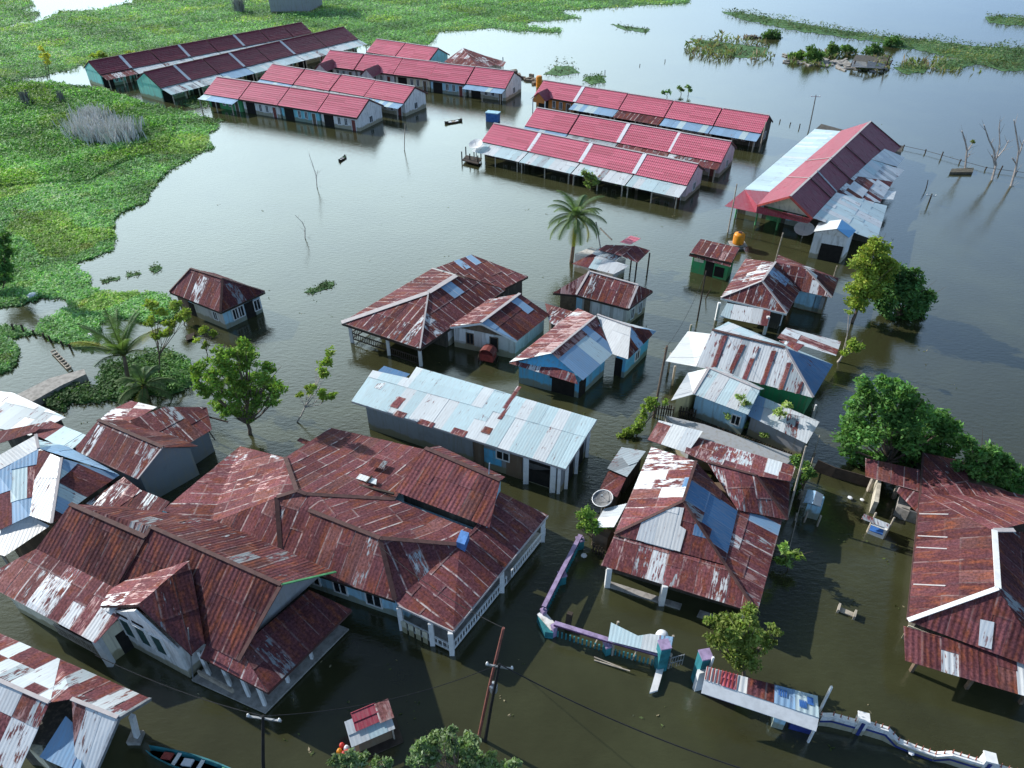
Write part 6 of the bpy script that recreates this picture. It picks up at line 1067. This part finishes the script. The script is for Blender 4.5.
# poles and cables
def pole(label, base, top, mat='darkwood', r_=.09, arm=0, z=None, extra=False, name='utility_pole'):
    b = P(*base, 0)
    t = PY(*top, b.y) if z is None else P(*top, z); o = empty(name, (b.x, b.y, 0), label, 'pole'); mb = MB(); mb.tube([b-Vector((0, 0, .5)), b*.5+t*.5, t], [r_, r_*.9, r_*.75], 7); mb.build('shaft', mat, o)
    if arm:
        mb = MB(); mb.bar(t+Vector((-arm, .1, -.2)), t+Vector((arm, -.1, -.2)), .07); cr = mb.build('crossarm', 'steel', o)
        for s in (-.9, .9): mb = MB(); mb.lathe(t+Vector((arm*s, -.1*s, -.18)), [(.04, 0), (.06, .06), (.04, .14), (0, .16)], 8); mb.build('insulator', 'whitepaint', cr)
    return o, t
o1, t1 = pole('red brown utility pole leaning beside the dark pole at bottom centre', (477, 738), (503.5, 628), 'redpole', .075, z=8.2); o2, t2 = pole('dark utility pole with crossarm right of the red brown pole', (484, 741), (499.5, 664), 'cable', .08, .55, z=6.2)
mb = MB(); p = t1*.5+P(477, 738, 0)*.5; mb.lathe(p+Vector((.18, 0, -.3)), [(0, 0), (.16, .02), (.18, .1), (.18, .5), (.12, .58), (0, .6)], 10); mb.build('transformer', 'steel', o1)
o3, t3 = pole('dark utility pole with white crossarm at the bottom left', (263, 800), (263, 716), 'cable', .08, .7, z=5.2); pole('dark bamboo pole standing in water left of the double hipped house', (697.5, 319.5), (706, 271), 'darkwood', .07, z=5.4, name='pole'); pole('leaning dark stick in water right of the bamboo pole', (705, 298), (711, 289), 'darkwood', .05, z=1.2, name='pole')
o4, t4 = pole('weathered pole at the end of the hedge by the channel', (653.5, 416), (667, 346), 'bark', .1, z=7.4); pole('pale pole by the left corner of the hall', (728, 232), (737, 184), 'palewood', .08, z=5.5, name='pole'); pole('pale bent pole between the hall and the double hipped house', (775, 262), (783, 233), 'palewood', .07, z=3.6, name='pole'); pole('pale pole behind the rear of the double hipped house', (834, 276), (837, 266), 'palewood', .07, z=1.4, name='pole')
pole('pale lamp post with crossarm behind the hall roof', (809, 130), (816, 95), 'steel', .09, .6, z=5.6, name='lamp_post'); pole('pale pole beside the grey lean-to right end', (812, 420), (816, 405), 'whitepaint', .09, z=1.8, name='pole'); pole('pale leaning pole at the far corner of the patched house', (787, 520), (806, 446), 'palewood', .07, z=5.0, name='pole'); pole('pale post at the right front corner of the rear pink row', (759, 152), (766, 122), 'palewood', .1, z=4.2, name='post')
pole('thin post in open water left of the bent snag', (404, 150), (405, 124), 'palewood', .06, z=3.4, name='pole'); pole('short post with crossbar in the dark water right of the hall', (929, 202), (932, 194), 'darkwood', .09, .5, z=1.2, name='post')
pole('stick standing right of the hall in its water shadow', (926, 190), (928, 180), 'darkwood', .06, z=1.2, name='pole'); pole('thin tall stake left of the yellow leaved tree channel', (50, 82), (47, 60), 'darkwood', .06, z=3.5, name='pole')
def cable(label, a, b, sag, r_=.02):
    mb = MB(); pts = []
    for i in range(25): t = i/24; pts.append(a+(b-a)*t-Vector((0, 0, sag*4*t*(1-t))))
    mb.tube(pts, r_, 4); tag(mb.build('power_cable', 'cable'), label, 'cable')
cable('black overhead cable running from the dark pole to the bottom right', t2, P(778, 780, 4.6), .6, .03); cable('thin overhead cable from the bottom left pole to the dark pole', t3, t2, .8, .016); cable('overhead cable running left from the bottom left pole', t3, P(95, 655, 3.9), .5, .016); cable('overhead cable crossing from the red brown pole to the sprawling roof', t1, P(378, 545, 4.4), .5, .014); cable('overhead cable from the hedge pole towards the double hipped house', t4, P(706, 272, 5.3), .8, .012)
# boats, rafts, floating things
def canoe(label, a, b, w, mat, inside='wood', name='canoe', stuff=()):
    o = empty(name, ((a+b)/2), label, 'boat'); d = (b-a); L = d.length; d.normalize(); n = Vector((-d.y, d.x, 0)); mb = MB(); secs = []
    for i in range(13):
        t = i/12; hw = w/2*(math.sin(math.pi*min(1, max(0, .04+.92*t)))**.55); z = .18+.22*(2*t-1)**4; c = a+d*L*t
        secs.append([c+n*hw+Vector((0, 0, z)), c+n*hw*.7+Vector((0, 0, -.12)), c-n*hw*.7+Vector((0, 0, -.12)), c-n*hw+Vector((0, 0, z)), c-n*hw*.82+Vector((0, 0, z)), c-n*hw*.6+Vector((0, 0, .0)), c+n*hw*.6+Vector((0, 0, .0)), c+n*hw*.82+Vector((0, 0, z))])
    for s0, s1 in zip(secs, secs[1:]):
        for k in range(8): j = (k+1) % 8; mb.poly([s0[k], s0[j], s1[j], s1[k]])
    mb.poly(secs[0]); mb.poly(secs[-1][::-1]); mb.build('hull', mat, o)
    for t in (.3, .55, .78): mb = MB(); c = a+d*L*t+Vector((0, 0, .14)); mb.box(c, d*.09, n*w*.36, (0, 0, .015)); mb.build('thwart', 'whitepaint' if t < .6 else 'greenpaint', o)
    for t, m_ in stuff: mb = MB(); c = a+d*L*t+Vector((0, 0, .12)); mb.box(c, d*.22+n*.03, n*w*.2, (0, 0, .06)); mb.build('bundle', m_, o)
    return o
canoe('long slim dark green canoe floating at the bottom left', P(150, 752, 0), P(243, 781, 0), .75, 'teal', stuff=((.2, 'redpaint'), (.42, 'plastic')))
canoe('tiny dark canoe on open water below the left pink cluster', P(339, 162, 0), P(346, 157, 0), .5, 'darkwood'); canoe('small dark boat with pale goods left of the middle pink block', P(445, 124, 0), P(462, 121, 0), .9, 'darkwood', stuff=((.3, 'plastic'), (.5, 'palewood'), (.7, 'plastic')), name='boat')
c = P(372, 738, 0); o = empty('food_raft', (c.x, c.y, 0), 'floating snack kiosk with maroon and silver patched roof and red goods at one end', 'kiosk')
d = (P(398, 733, 0)-P(352, 753, 0)).normalized(); n = Vector((-d.y, d.x, 0)); mb = MB(); mb.box(c+Vector((0, -.15, -.05)), d*1.3, n*.65, (0, 0, .14)); mb.build('deck', 'darkwood', o); mb = MB(); mb.box(c+d*.1+Vector((0, 0, .45)), d*.75, n*.42, (0, 0, .38)); mb.build('cabin', 'w_brown', o)
r0, r1, r2, r3 = [c+d*sx_+n*sy+Vector((0, 0, z)) for sx_, sy, z in ((-.95, -.65, 1.15), (1.0, -.65, 1.15), (1.0, .65, 1.55), (-.95, .65, 1.55))]
mb = MB(); lp = lambda u, v: (r0*(1-u)+r1*u)*(1-v)+(r3*(1-u)+r2*u)*v
sheets(mb, [lp(0, 0), lp(1, 0), lp(1, .42), lp(0, .42)], 'silver'); sheets(mb, [lp(.0, .36)+Vector((0, 0, .04)), lp(.2, .36)+Vector((0, 0, .04)), lp(.2, .8)+Vector((0, 0, .04)), lp(0, .8)+Vector((0, 0, .04))], 'silver'); sheets(mb, [lp(.18, .36)+Vector((0, 0, .06)), lp(.76, .36)+Vector((0, 0, .06)), lp(.76, 1), lp(.18, 1)], 'crimson'); sheets(mb, [lp(.72, .3)+Vector((0, 0, .08)), lp(1.05, .3)+Vector((0, 0, .08)), lp(1.05, .95)+Vector((0, 0, .03)), lp(.72, .95)+Vector((0, 0, .03))], 'rustworn'); mb.build('roof', 'sheet', o)
for s1 in (-.85, .9):
    for s2 in (-.5, .5): mb = MB(); p = c+d*s1+n*s2; mb.bar(p, p+Vector((0, 0, 1.2)), .06); mb.build('post', 'palewood', o)
for k in range(5): mb = MB(); p = c-d*(1.15+.16*(k % 3))+n*(-.3+.2*(k//2))+Vector((0, 0, .1)); mb.lathe(p, [(0, 0), (.12, .02), (.14, .16), (.09, .28), (0, .32)], 8); mb.build('goods', ('redgoods', 'redgoods', 'orangeplastic', 'plastic', 'redgoods')[k], o)
c = P(846, 613, 0); o = empty('broken_bench', (c.x, c.y, 0), 'small pale broken wooden bench floating in the channel at right', 'bench'); d = Vector((.75, -.45, 0)).normalized(); n = Vector((-d.y, d.x, 0)); mb = MB(); mb.box(c+Vector((0, 0, .08)), d*.38, n*.14, (0, 0, .04)); mb.build('seat_board', 'palewood', o)
for s in (-1, 1): mb = MB(); mb.box(c+d*.4*s+Vector((0, 0, .12)), d*.05, n*.24, (0, 0, .16)); mb.build('side_board', 'palewood', o)
single('wooden_ladder', 'slatted bamboo ladder lying in the shallows near the slab roofed shed', 'ladder', lambda m: [m.bar(P(51, 352, .15), P(67, 369, .15), .07), m.bar(P(55, 350, .15), P(71, 367, .15), .07)]+[m.bar(P(51+k*2.3, 352+k*2.4, .2), P(55+k*2.3, 350+k*2.4, .2), .12) for k in range(8)], 'palewood')
single('concrete_jetty', 'long pale concrete slab with dark side at the left by the slab roofed shed', 'jetty', lambda m: m.prism([P(10, 398, .6), P(50, 378, .6), P(84, 369, .6), P(86, 374, .6), P(60, 386, .6), P(28, 404, .6)], -.4, .6), 'concrete')
c = P(493, 121, 0); o = empty('blue_hut', (c.x, c.y, 0), 'small blue box hut with pale lid at the left end of the middle block', 'hut'); mb = MB(); mb.box(c+Vector((0, 0, .5)), (.85, -.3, 0), (.2, .5, 0), (0, 0, .7)); mb.build('body', 'bluepaint', o); mb = MB(); mb.box(c+Vector((0, 0, 1.25)), (.95, -.33, 0), (.22, .58, 0), (0, 0, .06)); mb.build('roof', 'w_sky', o)
c = P(205, 342, 0); single('floating_crate', 'dark slatted pallet floating below the lone house', 'pallet', lambda m: [m.box(P(187+k*1.6, 338-k*.6, .12), (.05, .02, 0), (-.12, .42, 0), (0, 0, .04)) for k in range(5)]+[m.box(P(190, 337, .06), (.4, -.12, 0), (.02, .06, 0), (0, 0, .04))], 'darkwood')
for lab, (x, y), s in (('white foam chunk on the hyacinths at left', (33, 296), .5), ('tiny white foam bit among weeds near the stakes', (80, 274), .3), ('white litter on the bank weeds beside the palm', (92, 336), .45), ('white bottle floating near the mesh fence at right', (850, 498), .16), ('white scrap floating right of the white bottle', (862, 500), .13), ('white bottle floating by the purple wall', (584, 556), .18), ('white float beside the spiked fence', (911, 753), .14)):
    c = P(x, y, .1); mb = MB(); mb.lathe(c, [(0, -.05), (s*.8, 0), (s, s*.25), (s*.6, s*.5), (0, s*.55)], 7); tag(mb.build('floating_litter', 'plastic'), lab, 'litter')
# satellite dishes on the middle block and hall
def dish(label, px, r_, zz):
    c = P(*px, zz); o = empty('satellite_dish', (c.x, c.y, 0), label, 'satellite dish'); mb = MB(); ax = Vector((-.2, -.35, 1)).normalized(); xx = ax.cross(Vector((0, 1, 0))).normalized(); yy = ax.cross(xx); rg = []
    for rr, z in ((.03, 0), (.5, .05), (1, .22)): rg.append([c+(xx*math.cos(2*math.pi*k/16)+yy*math.sin(2*math.pi*k/16))*rr*r_+ax*z*r_ for k in range(16)])
    for a, b in zip(rg, rg[1:]):
        for k in range(16): j = (k+1) % 16; mb.poly([a[k], a[j], b[j], b[k]]); mb.poly([p-ax*.03 for p in (b[k], b[j], a[j], a[k])])
    mb.build('dish', 'whitepaint', o); mb = MB(); mb.tube([(c.x, c.y, -.4), c], .05, 6); mb.tube([c, c+ax*r_*.6], .02, 4); mb.build('mast', 'steel', o)
dish('pale satellite dish at the left end of the front pink middle row', (476, 145), .9, 2.0); dish('white satellite dish lying before the front wall of the hall', (804, 230), 1.0, .9)
# dark jetty frame at the left end of the front row
o = empty('timber_jetty', P(470, 163, 0), 'dark timber jetty frame at the left end of the front pink middle row', 'jetty'); mb = MB(); mb.prism([P(462, 160, .4), P(478, 164, .4), P(482, 158, .4), P(466, 155, .4)], .3, .4); mb.build('deck', 'darkwood', o)
for x, y in ((462, 161), (470, 163), (478, 165), (466, 156), (481, 158)): mb = MB(); p = P(x, y, 0); mb.bar((p.x, p.y, -.4), (p.x, p.y, 1.2), .14); mb.build('post', 'darkwood', o)
# flooded ruin and debris bank in the far right water
c = P(870, 64, 0); o = empty('ruined_hut', (c.x, c.y, 0), 'dark collapsed hut on the debris island in the far right water', 'ruin'); mb = MB(); mb.prism([P(850, 67, 0), P(886, 68, 0), P(888, 60, 0), P(855, 58, 0)], -.3, .6); mb.build('wall', 'w_dark', o); mb = MB(); sheets(mb, [P(851, 67, .7), P(868, 68, .9), P(866, 62, 1.3), P(853, 61, .8)], 'soot'); sheets(mb, [P(866, 68, 1.1), P(887, 69, .5), P(885, 64, .8), P(868, 61, 1.4)], 'soot'); mb.build('roof', 'sheet', o)
for x, y in ((852, 68), (862, 70), (874, 69), (884, 70), (889, 66)): mb = MB(); p = P(x, y, 0); mb.bar((p.x, p.y, -.4), (p.x+.3, p.y, random.uniform(1, 2.4)), .18); mb.build('post', 'darkwood', o)
mb = MB()
for k in range(110): x = random.uniform(785, 885); y = 58+(x-785)*.10+random.gauss(0, 2.2); p = P(x, y, .1); a = random.uniform(0, 3.14); l = random.uniform(.5, 1.8); mb.box(p, (math.cos(a)*l, math.sin(a)*l, 0), (-math.sin(a)*.22, math.cos(a)*.22, 0), (0, 0, random.uniform(.04, .14)))
o = mb.build('drift_debris', 'concrete'); o['kind'] = 'stuff'
mb = MB()
for k in range(26): x = random.uniform(512, 545); y = 73+(x-512)*.35+random.gauss(0, 2.5); p = P(x, y, .1); a = random.uniform(0, 3.14); l = random.uniform(.3, 1.0); mb.box(p, (math.cos(a)*l, math.sin(a)*l, 0), (-math.sin(a)*.2, math.cos(a)*.2, 0), (0, 0, random.uniform(.06, .3)))
o = mb.build('drift_debris', 'thatch'); o['kind'] = 'stuff'
c = P(534, 84, 0); single('water_barrel', 'orange barrel standing beside the orange porch gable', 'barrel', lambda m: m.lathe(P(539, 87, 0), [(.5, -.3), (.5, 1.6), (.4, 1.8), (0, 1.85)], 10), 'orangeplastic')
# tall grey bird-nest building at the top
a, b = P(271, 14, 0), P(311, 13, 0); h = House('concrete_block_building', 'tall windowless grey concrete building cut off by the top edge', 'building', [Vector((a.x, a.y, 9)), Vector((b.x, b.y, 9)), Vector((b.x+1, b.y+9, 9)), Vector((a.x+1, a.y+9, 9))])
h.walls('grey', 0.01, top=9); h.roof([h.eave], 'greyroof')
for t in (.2, .5, .8): h.opening(0, t, .5, 4.6, .35, 'vent', pm='dark')
mb = MB(); aa, bb, dd_, nn_ = h.edge(0); mb.box((aa+bb)/2+nn_*.03+Vector((0, 0, 3.4)), (bb-aa)/2, nn_*.04, (0, 0, .12)); mb.build('string_course', 'concrete', h.o)
# sparse reeds poking out of the far water and round the debris island
for poly, d_, h_ in (([(785, 56), (840, 52), (890, 58), (888, 72), (840, 70), (790, 64)], .7, .8), ([(680, 44), (720, 36), (770, 44), (775, 60), (730, 62), (690, 56)], .45, 1.0), ([(905, 55), (960, 62), (985, 72), (930, 74), (900, 68)], .35, .6)):
    n_ = 0; C = []; S = []
    xs = [p[0] for p in poly]; ys = [p[1] for p in poly]; k = int((max(xs)-min(xs))*(max(ys)-min(ys))*d_); X = rng.uniform(min(xs), max(xs), k); Y = rng.uniform(min(ys), max(ys), k); q = inpoly_np(X, Y, poly); X, Y = X[q], Y[q]; p, t = Pnp(X, Y); q = lowf(p, .25, 2.0) > -.1; p = p[q]; p[:, 2] = rng.random(len(p))*h_; leafmesh('sparse_reeds', p, rng.uniform(.25, .6, len(p)), cols(len(p), (.16, .20, .09), .3, (.22, .18, .12), .3), None, up=1.2, elong=2.6, origin=(float(p[0, 0]), float(p[0, 1]), 0.0), kind='stuff')
# small scum and leaf scraps drifting near the houses
C = []
for cx_, cy_, n_, sx_, sy_ in ((330, 300, 40, 60, 40), (640, 300, 50, 60, 60), (860, 560, 60, 40, 70), (520, 700, 50, 120, 40), (300, 690, 50, 120, 40), (450, 200, 60, 120, 40), (930, 300, 40, 50, 80), (590, 470, 40, 20, 40), (60, 400, 40, 60, 30)):
    for k in range(n_//3): x, y = random.gauss(cx_, sx_), random.gauss(cy_, sy_); p = P(x, y, .03); C.append(tuple(p))
C = np.array(C); C = np.repeat(C, 3, 0)+np.concatenate([rng.normal(size=(len(C)*3, 2))*.16, np.zeros((len(C)*3, 1))], 1); leafmesh('drift_scraps', C, rng.uniform(.05, .16, len(C)), cols(len(C), (.10, .13, .05), .4, (.28, .24, .16), .35), None, flat=True, up=0, origin=(0.0, 40.0, 0.0), kind='stuff')
# ------------------------------------------------------------------ camera, light, render
cam = bpy.data.cameras.new('camera'); co = bpy.data.objects.new('camera', cam); COL.objects.link(co)
co.location = CAM; co.rotation_euler = (math.pi/2-TH, 0, 0); cam.sensor_width = 36; cam.lens = 36*F/1024; cam.clip_end = 9000; cam.clip_start = .5; scene.camera = co
AZ, EL = R(-30), R(29.5)                    # direction the shadows fall, sun height
sd = Vector((math.cos(AZ)*math.cos(EL), math.sin(AZ)*math.cos(EL), -math.sin(EL)))
sl = bpy.data.lights.new('sun', 'SUN'); sl.energy = 5.0; sl.angle = R(.5); sl.color = (1, .96, .92); so = bpy.data.objects.new('sun', sl); COL.objects.link(so)
so.rotation_euler = sd.to_track_quat('-Z', 'Y').to_euler()
wd = bpy.data.worlds.new('World'); scene.world = wd; wd.use_nodes = True; ns, ln = wd.node_tree.nodes, wd.node_tree.links
sk = N(ns, 'ShaderNodeTexSky', sky_type='NISHITA'); sk.sun_disc = False; sk.sun_elevation = EL
tos = -sd; sk.sun_rotation = math.atan2(tos.x, tos.y); sk.air_density = .55; sk.dust_density = .5; sk.ozone_density = 1.0
# thin bright cloud and haze bank low in the sky ahead, brightest towards the sun side
tc = N(ns, 'ShaderNodeTexCoord'); sx = N(ns, 'ShaderNodeSeparateXYZ'); ln.new(tc.outputs['Generated'], sx.inputs[0])
ca, ce = R(-24), R(20); dt = N(ns, 'ShaderNodeVectorMath', operation='DOT_PRODUCT'); ln.new(tc.outputs['Generated'], dt.inputs[0]); dt.inputs[1].default_value = (math.sin(ca)*math.cos(ce), math.cos(ca)*math.cos(ce), math.sin(ce))
ang = mth(ns, ln, 'ARCCOSINE', dt.outputs['Value']); g1 = mth(ns, ln, 'EXPONENT', mth(ns, ln, 'MULTIPLY', mth(ns, ln, 'POWER', mth(ns, ln, 'DIVIDE', ang, R(52)), 2.0), -1.0))
el = mth(ns, ln, 'ARCSINE', sx.outputs[2]); h1 = smooth(ns, ln, el, R(24), R(50), 1, .01); h2 = smooth(ns, ln, el, R(2), R(20), .42, 1)
mpc = N(ns, 'ShaderNodeMapping'); mpc.inputs['Scale'].default_value = (1, 1, 3.2); ln.new(tc.outputs['Generated'], mpc.inputs[0])
cn = smooth(ns, ln, noise(ns, ln, mpc.outputs[0], 2.2, 5, .55), .3, .7, .82, 1.15)
amp = mth(ns, ln, 'MULTIPLY', mth(ns, ln, 'MULTIPLY', g1, 2.6), mth(ns, ln, 'MULTIPLY', mth(ns, ln, 'MULTIPLY', h1, h2), cn))
hz = mixc(ns, ln, smooth(ns, ln, g1, .2, .85), (.42, .66, 1.0), (.74, .94, 1.0)); ring = smooth(ns, ln, el, R(3), R(38), .42, 0); amp = mth(ns, ln, 'ADD', amp, ring); dt2 = N(ns, 'ShaderNodeVectorMath', operation='DOT_PRODUCT'); ln.new(tc.outputs['Generated'], dt2.inputs[0]); dt2.inputs[1].default_value = (.35, -.88, .32)  # ring: glow added all round the horizon as fill for the walls
back = smooth(ns, ln, dt2.outputs['Value'], .3, 1.0, 0, .55); amp = mth(ns, ln, 'ADD', amp, back); vm = N(ns, 'ShaderNodeVectorMath', operation='SCALE'); ln.new(hz, vm.inputs[0]); ln.new(amp, vm.inputs['Scale'])  # back: unseen glow added behind the camera to brighten walls facing it
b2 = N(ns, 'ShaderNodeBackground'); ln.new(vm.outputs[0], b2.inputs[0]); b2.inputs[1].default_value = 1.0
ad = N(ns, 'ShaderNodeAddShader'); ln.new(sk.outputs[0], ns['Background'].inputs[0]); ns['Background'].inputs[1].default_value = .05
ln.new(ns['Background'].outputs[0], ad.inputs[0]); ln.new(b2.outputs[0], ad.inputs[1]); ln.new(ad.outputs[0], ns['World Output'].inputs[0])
scene.view_settings.view_transform = 'Standard'; scene.view_settings.look = 'None'; scene.view_settings.exposure = .3; scene.view_settings.gamma = 1
scene.cycles.max_bounces = 6
